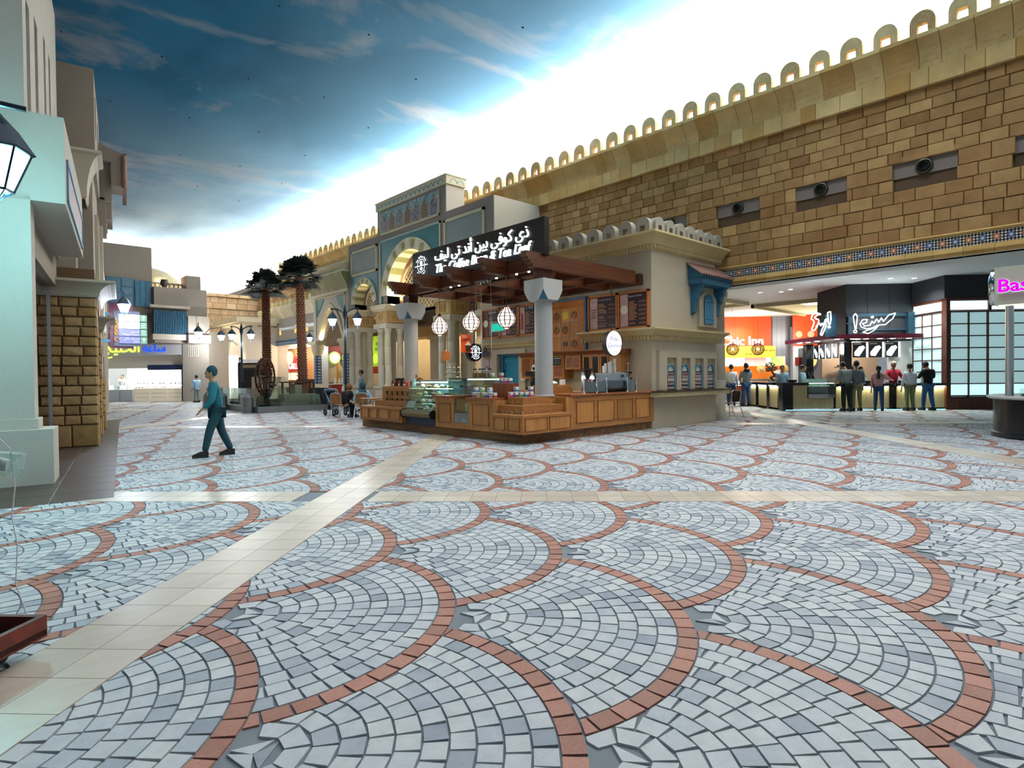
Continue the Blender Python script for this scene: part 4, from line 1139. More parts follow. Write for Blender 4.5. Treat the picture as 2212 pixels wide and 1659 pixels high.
tgr = thing('coffee_grinder', 'maroon coffee grinder with dark conical hopper beside the espresso machine', 'grinder', (10.6, 8.97, .975))
MB().lathe([(.0,0),(.10,0),(.10,.22),(.08,.30),(.045,.33),(0,.33)], 10.6, 8.97, 16, .975).build('body', M_maroon, tgr, True)
MB().lathe([(.04,.32),(.045,.35),(.11,.53),(.12,.54),(.12,.57),(0,.57)], 10.6, 8.97, 16, .975).build('hopper', plain('smoked_hopper', '2c2018', .25, var=0), tgr, True)
for i, (x, y) in enumerate(((10.22,8.75),(10.63,8.72),(10.99,8.72),(11.80,8.72),(12.16,8.72))):
    t_ = thing('guard_post', 'chrome ball-topped guard post on the service counter, %s from the left' % ORD[i], 'post', (x, y, .975), 'chrome guard posts')
    MB().lathe([(.03,0),(.022,.01),(.022,.28),(.012,.29),(.012,.30)], x, y, 10, .975).build('post', M_chrome, t_, True); MB().ball((x,y,1.30), .024, 10, 6).build('ball', M_chrome, t_, True)
for i, (x0, x1) in enumerate(((10.24,10.61),(10.65,10.97),(11.82,12.14))):
    tag(MB().box(x0, 8.72, 1.0, x1, 8.728, 1.24).build('guard_glass', M_glass), 'clear glass guard pane between chrome posts, %s' % ('before the grinder','before the machine','right of the machine')[i], 'glass pane')
tt = thing('cup_tree', 'wire rack with hanging dark cups right of the espresso machine', 'rack', (12.22, 9.0, .975))
mb = MB(); mb.rod((12.22,9,.975),(12.22,9,1.66),.008); mb.ball((12.22,9,1.68),.03,8,5)
for z in (1.2,1.35,1.5): mb.tube([(12.22+.11*math.cos(PI*k/6), 9+.11*math.sin(PI*k/6), z) for k in range(13)], .005, 4)
mb.build('wire_frame', M_chrome, tt)
for z in (1.13, 1.27, 1.42):
    for a in (0, PI*.66, PI*1.33): MB().lathe([(.02,0),(.036,.02),(.036,.05)], 12.22+.1*math.cos(a), 9+.1*math.sin(a), 10, z).build('cup', M_black, tt, True)
MB().lathe([(.08,0),(.08,.015),(0,.02)], 12.22, 9.0, 14, .975).build('base', M_chrome, tt)
tbx = thing('counter_hutch', 'low oak hutch with sloped end behind the service counter', 'cabinet', (10.1, 9.3, .93))
mb = MB(); mb.prism([(9.4,.93),(10.42,.93),(10.42,1.06),(10.32,1.17),(9.4,1.17)], 'y', 9.28, 9.6); mb.build('hutch_body', M_oakx, tbx)
t_ = thing('towel', 'folded white towel on the oak hutch behind the column', 'towel', (9.9, 9.45, 1.17)); MB().ball((9.9,9.45,1.21), .11, 12, 6, .5, 1.3).build('folds', M_whitepaint, t_, True)
t_ = thing('white_mug_box', 'small white box on the oak hutch', 'box', (10.25,9.45,1.17)); MB().box(10.2,9.4,1.17,10.3,9.5,1.30).build('carton', M_boxw, t_)
# ---- back bar: wall cabinets, counter, coffee maker
tw_ = thing('wall_cabinets', 'run of oak wall cabinets with a dark cornice under the tiled mosaic', 'cabinet', (12.5, 11.2, 1.3))
mb = MB(); mb.prism([(12.35,1.95),(12.32,1.98),(12.2,2.03),(12.15,2.05),(12.15,2.075),(12.75,2.075),(12.75,1.95)], 'y', 9.3, 13.15); mb.build('cornice', M_oakd, tw_)
def cab(y0, y1, z0, z1, nd, glassd=False):
    mb = MB(); mb.ct = .5; mb.box(12.38, y0, z0, 12.75, y1, z1); mb.build('carcass', M_oak, tw_)
    w = (y1-y0)/nd
    for k in range(nd):
        a, b = y0+k*w+.008, y0+(k+1)*w-.008
        mb = MB(); mb.ct = .7; mb.box(12.352, a, z0+.008, 12.38, b, z1-.008); d = mb.build('door', M_oak, tw_)
        mb = MB(); mb.box(12.347, a+.05, z0+.06, 12.353, b-.05, z1-.06); mb.build('inset_panel', plain('dark_cab_glass', '1c140e', .1, var=0) if glassd else M_oakd, d)
        if not glassd:
            yh = b-.03 if k % 2 == 0 else a+.03
            MB().tube([(12.35,yh,z0+.1),(12.32,yh,z0+.11),(12.32,yh,z0+.22),(12.35,yh,z0+.23)], .006, 5).build('handle', M_steel, d)
cab(11.32, 13.1 - .0, 1.30, 1.95, 4); cab(10.70, 11.28, 1.55, 1.95, 2); cab(9.72, 10.64, 1.30, 1.95, 3, True)
mb = MB(); mb.box(12.36, 9.35, 1.2, 12.75, 9.70, 1.95); mb.build('end_panel', M_oak, tw_)
tbb = thing('back_counter', 'oak back-bar counter along the plaster wall', 'counter', (12.4, 11.2, 0))
mb = MB(); mb.box(12.15, 9.4, 0, 12.74, 13.3, .93); mb.build('carcass', M_oak, tbb); mb = MB(); mb.box(12.1, 9.4, .93, 12.74, 13.35, .97); mb.build('worktop', plain('tan_top', 'a98c6a', .4, var=.1), tbb)
tcm = thing('coffee_maker', 'tall black coffee maker on the back counter left of the corner column', 'coffee maker', (12.4, 12.55, .97))
mb = MB(); mb.box(12.2, 12.3, .97, 12.6, 12.75, 1.05); mb.box(12.42, 12.3, 1.05, 12.6, 12.75, 1.38); mb.box(12.2, 12.3, 1.38, 12.6, 12.75, 1.52); mb.build('housing', M_black, tcm)
MB().lathe([(.06,0),(.10,.05),(.11,.2),(.06,.28)], 12.31, 12.52, 14, 1.05).build('jug', M_black, tcm, True)
t_ = thing('paper_box', 'white box with a black disc print on top of the coffee maker', 'box', (12.35,12.5,1.52)); MB().prism([(12.38,1.52),(12.62,1.52),(12.56,1.72),(12.44,1.72)], 'x', 12.3, 12.45).build('carton', M_boxw, t_)
MB(lambda a, b, c: (12.298-c, 12.5-a, 1.6+b)).lathe([(.05,0),(.05,.002),(0,.002)], 0, 0, 14, caps=False).build('print', M_black, t_)
t_ = thing('towel_dispenser', 'white wall dispenser beside the teal door', 'dispenser', (12.7,13.28,1.3)); MB().box(12.6,13.2,1.25,12.75,13.38,1.5).build('case', M_whitepaint, t_)
t_ = thing('chalkboard', 'small chalkboard with an oak frame on the wall cabinets', 'chalkboard', (12.34,11.6,1.75)); MB().box(12.33,11.38,1.64,12.35,11.82,1.96).build('frame', M_oakh, t_); MB().box(12.325,11.42,1.68,12.335,11.78,1.92).build('slate', plain('chalk_black','15171a',.7,var=.1), t_)
text('Ice Blended', .07, M_whitepaint, (12.322,11.6,1.86), (0,-1,0), (0,0,1), t_, .001, 'chalk_lettering')
for k in range(3): text('~~ ~~~ ~~', .06, M_whitepaint, (12.322,11.6,1.80-k*.045), (0,-1,0), (0,0,1), t_, .001, 'chalk_scribble')
# door
t_ = thing('teal_door', 'turquoise plank door in a dark teal frame in the pavilion wall', 'door', (12.85, 14.08, 0))
mb = MB(); mb.box(12.78, 13.55, 0, 12.95, 13.60, 2.1); mb.box(12.78, 14.42, 0, 12.95, 14.60, 2.1); mb.box(12.76, 13.55, 2.03, 12.95, 14.6, 2.1); mb.build('door_frame', M_teal, t_)
M_turq = plain('turquoise_paint', '1f86a6', .5, var=.1, vs=8)
for q in range(6): mb = MB(); mb.ct = rb.random(); mb.box(12.86, 13.60+q*.137, .05, 12.90, 13.60+q*.137+.132, 2.02); mb.build('plank', M_turq, t_)
mb = MB(); mb.box(12.835, 13.6, 1.80, 12.86, 14.42, 1.97); mb.box(12.835, 13.6, .85, 12.86, 14.42, 1.0); mb.build('crosspiece', M_turq, t_)
MB().box(12.82, 14.38, 1.62, 12.84, 14.45, 1.78).build('hinge', M_steel, t_)
mb = MB(); mb.ct = .9; mb.box(12.66, 13.25, 0, 12.75, 13.55, 2.25); mb.box(12.66, 14.6, 0, 12.75, 14.95, 2.25); mb.box(12.66, 13.55, 2.1, 12.75, 14.6, 2.25); mb.build('door_surround', M_pav, t0)
# menu boards
M_plum = plain('menu_plum', '2b1220', .45, var=0); M_mtxt = plain('menu_print', 'c98a5a', .6, var=0); M_mtxtw = plain('menu_print_white', 'd8d0d0', .6, var=0)
M_pinkp = plain('menu_pink', 'c9a09a', .5, var=.25, vs=9); M_redp = plain('menu_red_drink', 'b02026', .4, var=.2, vs=7); M_brp = plain('menu_brown', '6a4034', .5, var=.4, vs=16)
M_oframe = wood('menu_frame_oak', 'a85a1e', 'cb7c36', .4, 'y', .8)
def menu(y1, y0, z0, z1, lab, kind, title):
    # y1 = left edge as seen, y0 = right edge
    t_ = thing('menu_board', lab, 'menu board', (12.72, (y0+y1)/2, z0), 'framed menu boards')
    mb = MB(); f = .05
    for q in ((y0,z0,y1,z0+f),(y0,z1-f,y1,z1),(y0,z0,y0+f,z1),(y1-f,z0,y1,z1)): mb.box(12.68, q[0], q[1], 12.75, q[2], q[3])
    mb.build('frame', M_oframe, t_)
    p = MB().box(12.71, y0+f, z0+f, 12.74, y1-f, z1-f).build('panel', M_plum, t_)
    a, b = y1-f-.02, y0+f+.02; w = a-b; X = 12.705
    pic = MB(); pic.box(X, a-w*.30, z0+f+.02, X+.006, a, z1-f-.02); pic.build('picture', M_pinkp if kind != 1 else M_brp, p)
    m = MB(lambda u, v, q: (X-.002-q, a-w*.15-u, (z0+z1)/2+v))
    if kind == 0: m.lathe([(.10,0),(.10,.002),(0,.002)], 0, .0, 18, caps=False); m.build('drink', M_brp, p)
    elif kind == 2: m.box(-.045, -.28, 0, .045, .22, .002); m.build('drink', M_redp, p)
    elif kind == 3:
        for k in range(4): m.tube([(-.09+.18*j/8, .10-k*.07+.02*math.sin(j*1.7+k), .001) for j in range(9)], .008, 4)
        m.build('drink', M_brp, p)
    else: m.lathe([(.12,0),(.12,.002),(0,.002)], 0, .02, 18, caps=False); m.build('drink', M_crm, p)
    if title: text(title, .085, M_mtxtw, (X-.001, a-w*.33, z1-f-.10), (0,-1,0), (0,0,1), p, .001, 'title', align='LEFT', width=w*.5)
    m = MB(); zz = z1-f-.20; k = 0
    while zz > z0+f+.05:
        if rb.random() < .82:
            L = rb.uniform(.18, .34)*w; yl = a-w*.34; m.box(X-.001, yl-L, zz, X, yl, zz+.012)
            if k % 4 in (1, 2):
                for q in range(4): m.box(X-.001, b+.03+q*.055, zz, X, b+.03+q*.055+.032, zz+.012)
        zz -= .028; k += 1
    m.build('menu_print', M_mtxt, p)
menu(15.38, 14.46, 2.64, 3.62, 'framed menu board farthest left, with brown drinks picture, behind the exit sign', 1, 'Specials')
menu(14.46, 13.58, 2.64, 3.62, 'framed menu board second from left, half hidden by the nearest lantern', 0, 'Coffee Drinks')
menu(13.58, 12.72, 2.64, 3.62, 'framed menu board with a tall red iced drink left of the column', 2, 'Tea')
menu(10.71, 9.69, 2.60, 3.58, 'framed menu board with a swirled iced drink, headed The Original Ice Blended', 3, 'The Original Ice Blended')
menu(9.67, 8.70, 2.60, 3.58, 'framed menu board at the pavilion corner with a cappuccino picture', 4, 'Espresso Drinks')
# wood and tile mosaic of the round logo
tmz = thing('logo_tile_panel', 'blue-framed oak panel of printed wooden tiles with the round logo between the menu boards', 'wall panel', (12.7, 11.7, 2.0))
M_blueframe = plain('slate_blue_paint', '55708c', .6, var=.1, vs=6)
mb = MB(); mb.box(12.66, 10.77, 2.05, 12.75, 10.83, 3.60); mb.box(12.66, 12.62, 2.05, 12.75, 12.68, 3.60); mb.box(12.66, 10.83, 3.54, 12.75, 12.62, 3.60); mb.build('blue_frame', M_blueframe, tmz)
mb = MB(); mb.box(12.69, 10.83, 2.05, 12.75, 11.05, 3.54); mb.box(12.69, 12.44, 2.05, 12.75, 12.62, 3.54); mb.box(12.69, 11.05, 3.33, 12.75, 12.44, 3.54); mb.build('wood_border', M_oframe, tmz)
MB().box(12.715, 11.05, 2.05, 12.745, 12.44, 3.33).build('grout', plain('grey_grout', '8d8f92', .8, var=0), tmz)
M_tilew = wood('tile_wood', 'b87438', 'd29255', .5, 'z', .6); M_prn = plain('logo_print', '241509', .6, var=0)
for r in range(3):
    for c in range(4):
        y = 11.06+c*.345; z = 2.10+(2-r)*.415
        mb = MB(); mb.ct = rb.random(); mb.box(12.70, y+.006, z, 12.72, y+.335, z+.40); tl_ = mb.build('tile', M_tilew, tmz)
        cy, cz = y+.17, z+.2
        k = (r*4+c) % 12
        if k in (0, 3, 6, 8, 11, 2) or (r, c) in ((1,1),): 
            mb = MB(lambda a, b, q, cy=cy, cz=cz: (12.698-q, cy-a, cz+b))
            for r0 in (.075, .105):
                mb.tube([(r0*math.cos(2*PI*j/18), r0*1.1*math.sin(2*PI*j/18), 0) for j in range(19)], .004 if r0 < .1 else .007, 4)
            mb.lathe([(.03,0),(.03,.001),(0,.001)], 0, .045, 12, caps=False); mb.box(-.125,-.01,0,.125,.0,.002); mb.tube([(-.035,-.03,0),(0,-.08,0),(.035,-.03,0)], .007, 4)
            mb.build('printed_logo', M_prn, tl_)
        elif (r, c) == (0, 1):
            mb = MB(); mb.prism([(cy-.11,cz-.08),(cy+.09,cz-.12),(cy+.11,cz+.08),(cy-.09,cz+.12)], 'x', 12.697, 12.699); mb.build('yellow_label', plain('yellow_print','d9c23a',.5,var=.3,vs=20), tl_)
        elif (r, c) == (2, 1):
            for s in (-1, 1): mb = MB(); mb.ball((12.70, cy+s*.05, cz), .045, 8, 6, 1.8, .05); mb.build('printed_bean', plain('slate_print','3a3c48',.5,var=.2), tl_)
# hanging round signs, poster, plaque, exit light
def hang_disc(x, y, z, r, lab, glow):
    t_ = thing('hanging_round_sign', lab, 'sign', (x, y, z), 'round hanging light-box signs')
    mb = MB(lambda a, b, c: (x+a, y+c, z+b)); mb.lathe([(r,0),(r,.14),(0,.14)], 0, 0, 32, caps=False); mb.build('drum', plain('dark_drum', '2a1c16', .4, var=.05), t_, True)
    mb = MB(lambda a, b, c: (x+a, y-.002-c, z+b)); mb.lathe([(r*.97,0),(0,.004)], 0, 0, 32, caps=False); mb.build('face', glow, t_)
    MB().rod((x, y+.07, z+r), (x, y+.07, 3.70), .012, 8).build('rod', M_bronze, t_)
    return t_
M_litface = emit('lit_face', 'eef6ff', 2.2); M_purp = plain('purple_print', '5a3f9c', .5, var=0)
t_ = hang_disc(11.55, 8.92, 2.17, .31, 'white glowing round hanging sign in front of the right menu boards', M_litface)
text('Free', .17, M_purp, (11.52, 8.905, 2.22), (1,0,0), (0,0,1), t_, .002, 'lettering', shear=.3); text('Gourmet', .15, M_purp, (11.55, 8.905, 2.06), (1,0,0), (0,0,1), t_, .002, 'lettering', shear=.3)
MB().tube([(11.42+.04*k, 8.905, 1.97+.008*math.sin(k)) for k in range(6)], .006, 4).build('underline', M_black, t_)
t_ = hang_disc(11.0, 13.65, 2.10, .27, 'black round hanging logo sign left of the teal door', M_signblk)
bean_logo(t_, (11.0, 13.64, 2.10), (1,0,0), (0,0,1), .255, emit('soft_white_neon', 'eef4ff', 2.2))
t_ = thing('orange_poster', 'hanging orange poster with a frothy chocolate drink, partly over the round black logo sign', 'poster', (10.7, 13.75, 2.3))
mb = MB(); mb.box(10.60, 13.62, 2.09, 10.605, 14.10, 2.66) if False else mb.prism([(10.42,2.09),(10.80,2.09),(10.80,2.62),(10.42,2.62)], 'y', 13.60, 13.605); mb.build('sheet', plain('orange_print', 'd9531f', .5, var=.05), t_)
text('EXTREME IT!', .07, plain('navy_print', '2a1838', .5, var=0), (10.60,13.598,2.44), (1,0,.25), (-.25,0,1), t_, .001, 'poster_lettering', bold=.002, width=.33)
for k, s in enumerate(('Decadent', 'Chocolate')): text(s, .045, M_whitepaint, (10.45,13.598,2.57-k*.04), (1,0,0), (0,0,1), t_, .001, 'small_lettering', align='LEFT')
mb = MB(); mb.prism([(10.60,2.12),(10.76,2.12),(10.79,2.30),(10.58,2.30)], 'y', 13.59, 13.598); mb.build('printed_drink', M_choc, t_); mb = MB(); mb.prism([(10.57,2.30),(10.80,2.30),(10.76,2.36),(10.69,2.42),(10.62,2.36)], 'y', 13.588, 13.598); mb.build('printed_froth', M_crm, t_)
MB().rod((10.62,13.6,2.62),(10.62,13.6,3.72),.004,4).build('cord', M_black, t_)
t_ = thing('wooden_plaque', 'small blank wooden plaque hanging by a cord over the pastry case', 'plaque', (9.5,13.08,1.95)); mb = MB(); mb.prism([(12.9,1.83),(13.27,1.83),(13.27,2.07),(13.13,2.08),(13.08,2.12),(13.03,2.08),(12.9,2.07)], 'x', 9.49, 9.51); mb.build('board', M_oframe, t_); MB().rod((9.5,13.08,2.11),(9.5,13.08,3.72),.003,4).build('cord', M_black, t_)
t_ = thing('exit_sign', 'green lit exit sign hanging on two cables before the menu boards', 'sign', (11.5,13.2,2.85)); mb = MB(); mb.box(11.48,12.93,2.73,11.52,13.45,2.95); mb.build('lit_panel', plain('exit_green','16a08a',.4,var=0,emis='19b79c',es=1.0), t_)
mb = MB(); mb.box(11.46,12.9,2.95,11.54,13.48,3.02); mb.box(11.46,12.9,2.70,11.54,13.48,2.73); mb.build('housing', M_steel, t_)
for y in (12.95,13.43): MB().rod((11.5,y,3.02),(11.5,y,3.72),.004,4).build('cable', M_steel, t_)
for i, (y, z) in enumerate(((14.95,1.55),(14.95,1.85))): t_ = thing('notice_frame', ('lower','upper')[i]+' small framed pink notice on the plaster left of the teal door', 'notice', (12.65,y+.2,z)); MB().box(12.72,y+.09,z-.14,12.745,y+.33,z+.12).build('frame', M_silver, t_); MB().box(12.715,y+.11,z-.12,12.722,y+.31,z+.10).build('sheet', plain('pink_paper','c9a3a8',.6,var=.05), t_)
t_ = thing('oak_notice', 'small dark notice board with an oak frame and round badge left of the teal door', 'notice', (12.65,15.1,2.2)); MB().box(12.60,14.86,2.0,12.64,15.36,2.24).build('frame', M_oframe, t_); MB().box(12.595,14.89,2.03,12.60,15.33,2.22).build('slate', M_navy, t_); MB(lambda a,b,c:(12.598-c,15.1-a,2.27+b)).lathe([(.09,0),(.09,.01),(0,.01)],0,0,16,caps=False).build('badge', M_black, t_)
for i, y in enumerate((10.62, 10.98, 11.2)):
    tag(MB().rod((9.05,y,1.34),(9.05,y,3.7),.004,4).build('cable', M_steel), 'thin steel cable from the pergola down to the back display, %s' % ('right','middle','left')[i], 'cable')
# ================================================================== GREAT TILED GATE FACADE
M_fac = plain('taupe_facade_plaster', '8d8076', .9, var=.04, vs=1, bump=.1)
M_facr = plain('pale_return_plaster', 'c7bba8', .9, var=.03, vs=1, bump=.1)
M_colst = stone('pale_column_stone', 'bfb59d', 'd2c8b1', None, scale=1.4, bump=.05, blot=.06)
M_frieze = stone('carved_frieze_stone', 'bf9a60', 'd2b27a', None, scale=2, bump=.12, blot=.1)
M_frz = plain('frieze_line', '96713f', .8, var=.05)
M_olive = plain('olive_voussoir', '8a8a52', .6, var=.15, vs=6); M_paleol = plain('pale_voussoir', 'cfc6ac', .7, var=.05)
def tilemat(name, kind, c1, c2, c3, s=.12):
    t = NT(name); sep = t.n('ShaderNodeSeparateXYZ'); t.set(sep.inputs[0], t.P())
    cu = t.math('MULTIPLY', sep.outputs[1], 1/s); cv = t.math('MULTIPLY', sep.outputs[2], 1/s)
    if kind == 'star':
        fu = t.math('SUBTRACT', t.math('FRACT', cu), .5); fv = t.math('SUBTRACT', t.math('FRACT', cv), .5)
        r = t.math('SQRT', t.math('ADD', t.math('MULTIPLY', fu, fu), t.math('MULTIPLY', fv, fv)))
        rr = t.math('ADD', r, t.math('MULTIPLY', t.math('COSINE', t.math('MULTIPLY', t.math('ARCTAN2', fv, fu), 6.0)), .08))
        c = t.mix(t.math('GREATER_THAN', rr, .2), lin(c1), lin(c2)); c = t.mix(t.math('GREATER_THAN', rr, .34), c, lin(c3))
    elif kind == 'scroll':
        n = t.n('ShaderNodeTexVoronoi'); n.inputs['Scale'].default_value = 1/s*.55; t.set(n.inputs['Vector'], t.P())
        w = t.math('SINE', t.math('MULTIPLY', n.outputs[0], 16.0))
        c = t.mix(t.math('GREATER_THAN', w, .0), lin(c1), lin(c2)); c = t.mix(t.math('GREATER_THAN', t.noise(11, 2), .58), c, lin(c3))
    else:
        a = t.math('FRACT', t.math('ADD', cu, cv)); b = t.math('FRACT', t.math('SUBTRACT', cu, cv))
        e = t.math('MAXIMUM', t.math('LESS_THAN', a, .12), t.math('LESS_THAN', b, .12))
        f = t.noise(5, 2); c = t.mix(f, lin(c1), lin(c2)); c = t.mix(t.math('MULTIPLY', e, .6), c, lin(c3))
    return t.principled(c, .35, 0, .5)
M_tgreen = tilemat('teal_glazed_tile', 'dia', '1f6e72', '12565c', '4f9a98', .2)
M_lblue = tilemat('blue_lozenge', 'star', '2f6e8e', '3d86a4', '4a8aa6', .07)
M_scroll = tilemat('arabesque_tile', 'scroll', '2e4a8c', 'a99a74', '8a4f30', .09)
M_scroll2 = tilemat('geometric_tile', 'star', '3a3f52', 'a08a66', '7a5230', .085)
M_turqs = tilemat('turquoise_scroll', 'scroll', '2a8ea6', 'cfc6a8', '1d5c8a', .08)
M_bluecol = tilemat('blue_flower_tile', 'star', '2f5f8c', 'b9c4bf', '24486e', .16)
tf = thing('tiled_gate_facade', 'tall taupe gate facade with teal tiles, striped arches and merlon-topped tower', 'gate', (13.9, 21.75, 0))
FX = 13.9
def arch_wall(par, y0, y1, z0, z1, arches, x0, x1, mat, name='wall_panel', point=False):
    # wall with arched openings: arches = [(yc, half width, spring z, bottom z, rise)]
    mb = MB(); y = y0
    for yc, r, zs, zb, rise in arches:
        mb.box(x0, y, z0, x1, yc-r, z1)
        n = 14
        arc = [(yc-r*math.cos(PI*k/n), zs+rise*(math.sin(PI*k/n)**(.8 if point else 1))) for k in range(n+1)]
        for x, rev in ((x0, 0), (x1, 1)):
            a = [mb.P((x, p[0], p[1])) for p in arc]; b = [mb.P((x, p[0], z1)) for p in arc]
            for k in range(n): q = [a[k], a[k+1], b[k+1], b[k]]; mb.F(q[::-1] if not rev else q)
        mb.strip([(x0, p[0], p[1]) for p in arc], [(x1, p[0], p[1]) for p in arc])
        if zb < z0 - .01: pass
        y = yc+r
        mb.quad((x0,yc-r,z1),(x0,yc+r,z1),(x1,yc+r,z1),(x1,yc-r,z1))
        if zs > z0:
            mb.quad((x0,yc-r,z0),(x0,yc-r,zs),(x1,yc-r,zs),(x1,yc-r,z0)); mb.quad((x0,yc+r,z0),(x1,yc+r,z0),(x1,yc+r,zs),(x0,yc+r,zs))
    mb.box(x0, y, z0, x1, y1, z1)
    return mb.build(name, mat, par)
arch_wall(tf, 16.17, 27.33, 4.60, 7.95, [(17.73,.95,5.0,4.6,.95),(21.74,1.85,5.1,4.6,1.82),(25.76,.95,5.0,4.6,.95)], FX, FX+1.0, M_fac, 'facade_wall')
mb = MB(); mb.box(FX, 19.05, 7.95, FX+.9, 24.40, 9.05); mb.build('tower_block', M_fac, tf)
mb = MB(); mb.box(FX+.001, 18.98, 7.95, FX+.9, 19.05, 9.05); mb.box(FX+.02, 16.10, 4.3, 16.3, 16.17, 7.95); mb.build('pale_return', M_facr, tf)
mb = MB(); mb.box(FX+.9, 16.17, 4.6, 16.3, 27.33, 7.95); mb.build('block_body', M_fac, tf)
# crown of the tower: cream band with little painted arches
mb = MB(); mb.box(FX-.06, 18.9, 9.05, FX+.95, 24.46, 9.40); mb.box(FX-.09, 18.87, 9.38, FX+.98, 24.49, 9.44); mb.build('crown_band', M_cream, tf)
M_tline = plain('turquoise_line', '3f9db0', .6, var=.05)
mb = MB(); y = 19.1
while y < 24.3:
    mb.tube([(FX-.065, y+.17-.16*math.cos(PI*k/8), 9.12+.17*math.sin(PI*k/8)) for k in range(9)], .012, 4); y += .34
for x in (14.05, 14.4): mb.tube([(x+.16-.16*math.cos(PI*k/8), 18.895, 9.12+.17*math.sin(PI*k/8)) for k in range(9)], .012, 4)
mb.build('painted_arcs', M_tline, tf)
# upper panel: row of seven ogee niches
mb = MB(); mb.box(FX-.02, 19.48, 7.97, FX, 24.05, 8.93); mb.build('panel_ground', M_turqs, tf)
M_pframe = plain('cream_frame', 'c9bc98', .7, var=.04)
mb = MB()
for q in ((19.42,7.90,24.11,7.97),(19.42,7.9,19.48,8.95),(24.05,7.9,24.11,8.95)): mb.box(FX-.05, q[0], q[1], FX, q[2], q[3])
mb.build('panel_frame', M_pframe, tf)
for k in range(7):
    yc = 19.48+(k+.5)*(24.05-19.48)/7; w = .29
    og = [(-w,7.98),(-w,8.45),(-w*.9,8.56),(-w*.45,8.66),(-w*.3,8.78),(0,8.90),(w*.3,8.78),(w*.45,8.66),(w*.9,8.56),(w,8.45),(w,7.98)]
    MB().prism([(yc+a, b) for a, b in og], 'x', FX-.05, FX-.02).build('ogee_frame', M_pframe, tf)
    MB().prism([(yc+a*.84, 8.0+(b-7.98)*.93) for a, b in og], 'x', FX-.055, FX-.05).build('ogee_tile', M_scroll if k % 2 == 0 else M_scroll2, tf)
def lattice(par, y0, y1, z0, z1, x, mat, n=.13, th=.012, d=.02, clipf=None, name='lattice'):
    # diagonal crossing bars inside a region
    mb = MB()
    W, H = y1-y0, z1-z0
    for s in (1, -1):
        k = -H
        while k < W:
            pts = []
            a0 = k if s == 1 else k
            p = (y0+k, z0); q = (y0+k+H, z1)
            if s == -1: p, q = (y0+k, z1), (y0+k+H, z0)
            # clip to the rectangle
            (ya, za), (yb, zb) = p, q
            t0, t1 = 0, 1
            if ya < y0: t0 = (y0-ya)/(yb-ya)
            if yb > y1: t1 = (y1-ya)/(yb-ya)
            if t1 > t0:
                P0 = (ya+t0*(yb-ya), za+t0*(zb-za)); P1 = (ya+t1*(yb-ya), za+t1*(zb-za))
                if clipf:
                    seg = []; N = 24
                    for j in range(N+1):
                        c = (P0[0]+(P1[0]-P0[0])*j/N, P0[1]+(P1[1]-P0[1])*j/N)
                        if clipf(*c): seg.append(c)
                    if len(seg) > 1: mb.rod((x, *seg[0]), (x, *seg[-1]), th, 4)
                else: mb.rod((x, *P0), (x, *P1), th, 4)
            k += n*1.4142
    return mb.build(name, mat, par)
def tile_panel(y0, y1, z0, z1, lab):
    mb = MB(); f = .11
    for q in ((y0,z0,y1,z0+f),(y0,z1-f,y1,z1),(y0,z0,y0+f,z1),(y1-f,z0,y1,z1)): mb.box(FX-.06, q[0], q[1], FX, q[2], q[3])
    mb.build('panel_frame', M_pframe, tf)
    MB().box(FX-.015, y0+f, z0+f, FX, y1-f, z1-f).build('blue_tile_field', M_lblue, tf)
    lattice(tf, y0+f, y1-f, z0+f, z1-f, FX-.02, M_pframe, .10, .013, name='lozenge_grid')
tile_panel(16.6, 19.12, 6.50, 7.62, 'r'); tile_panel(24.42, 26.98, 6.36, 7.60, 'l')
# teal tile fields round the arches
def tile_field(y0, y1, z0, z1, yc, r, zs, rise):
    n = 18; arc = [(yc-r*math.cos(PI*k/n), zs+rise*math.sin(PI*k/n)) for k in range(n+1)]
    mb = MB(); x = FX-.015
    a = [mb.P((x, p[0], p[1])) for p in arc]; b = [mb.P((x, p[0], z1)) for p in arc]
    for k in range(n): mb.F([b[k], b[k+1], a[k+1], a[k]])
    mb.quad((x,y0,z0),(x,y0,z1),(x,yc-r,z1),(x,yc-r,z0)); mb.quad((x,yc+r,z0),(x,yc+r,z1),(x,y1,z1),(x,y1,z0))
    mb.build('teal_tile_field', M_tgreen, tf)
tile_field(19.44, 24.12, 4.7, 7.58, 21.74, 2.2, 5.1, 2.2)
tile_field(24.44, 27.08, 4.7, 6.34, 25.76, 1.15, 5.0, 1.15); tile_field(16.4, 19.0, 4.7, 6.4, 17.73, 1.15, 5.0, 1.15)
mb = MB()
for q in ((19.36,4.7,19.44,7.66),(24.12,4.7,24.20,7.66),(19.36,7.58,24.20,7.66)): mb.box(FX-.05, q[0], q[1], FX, q[2], q[3])
mb.build('field_border', M_pframe, tf)
mb = MB(); mb.box(FX-.055, 19.44, 7.60, FX-.05, 24.12, 7.63); mb.build('border_line', M_tline, tf)
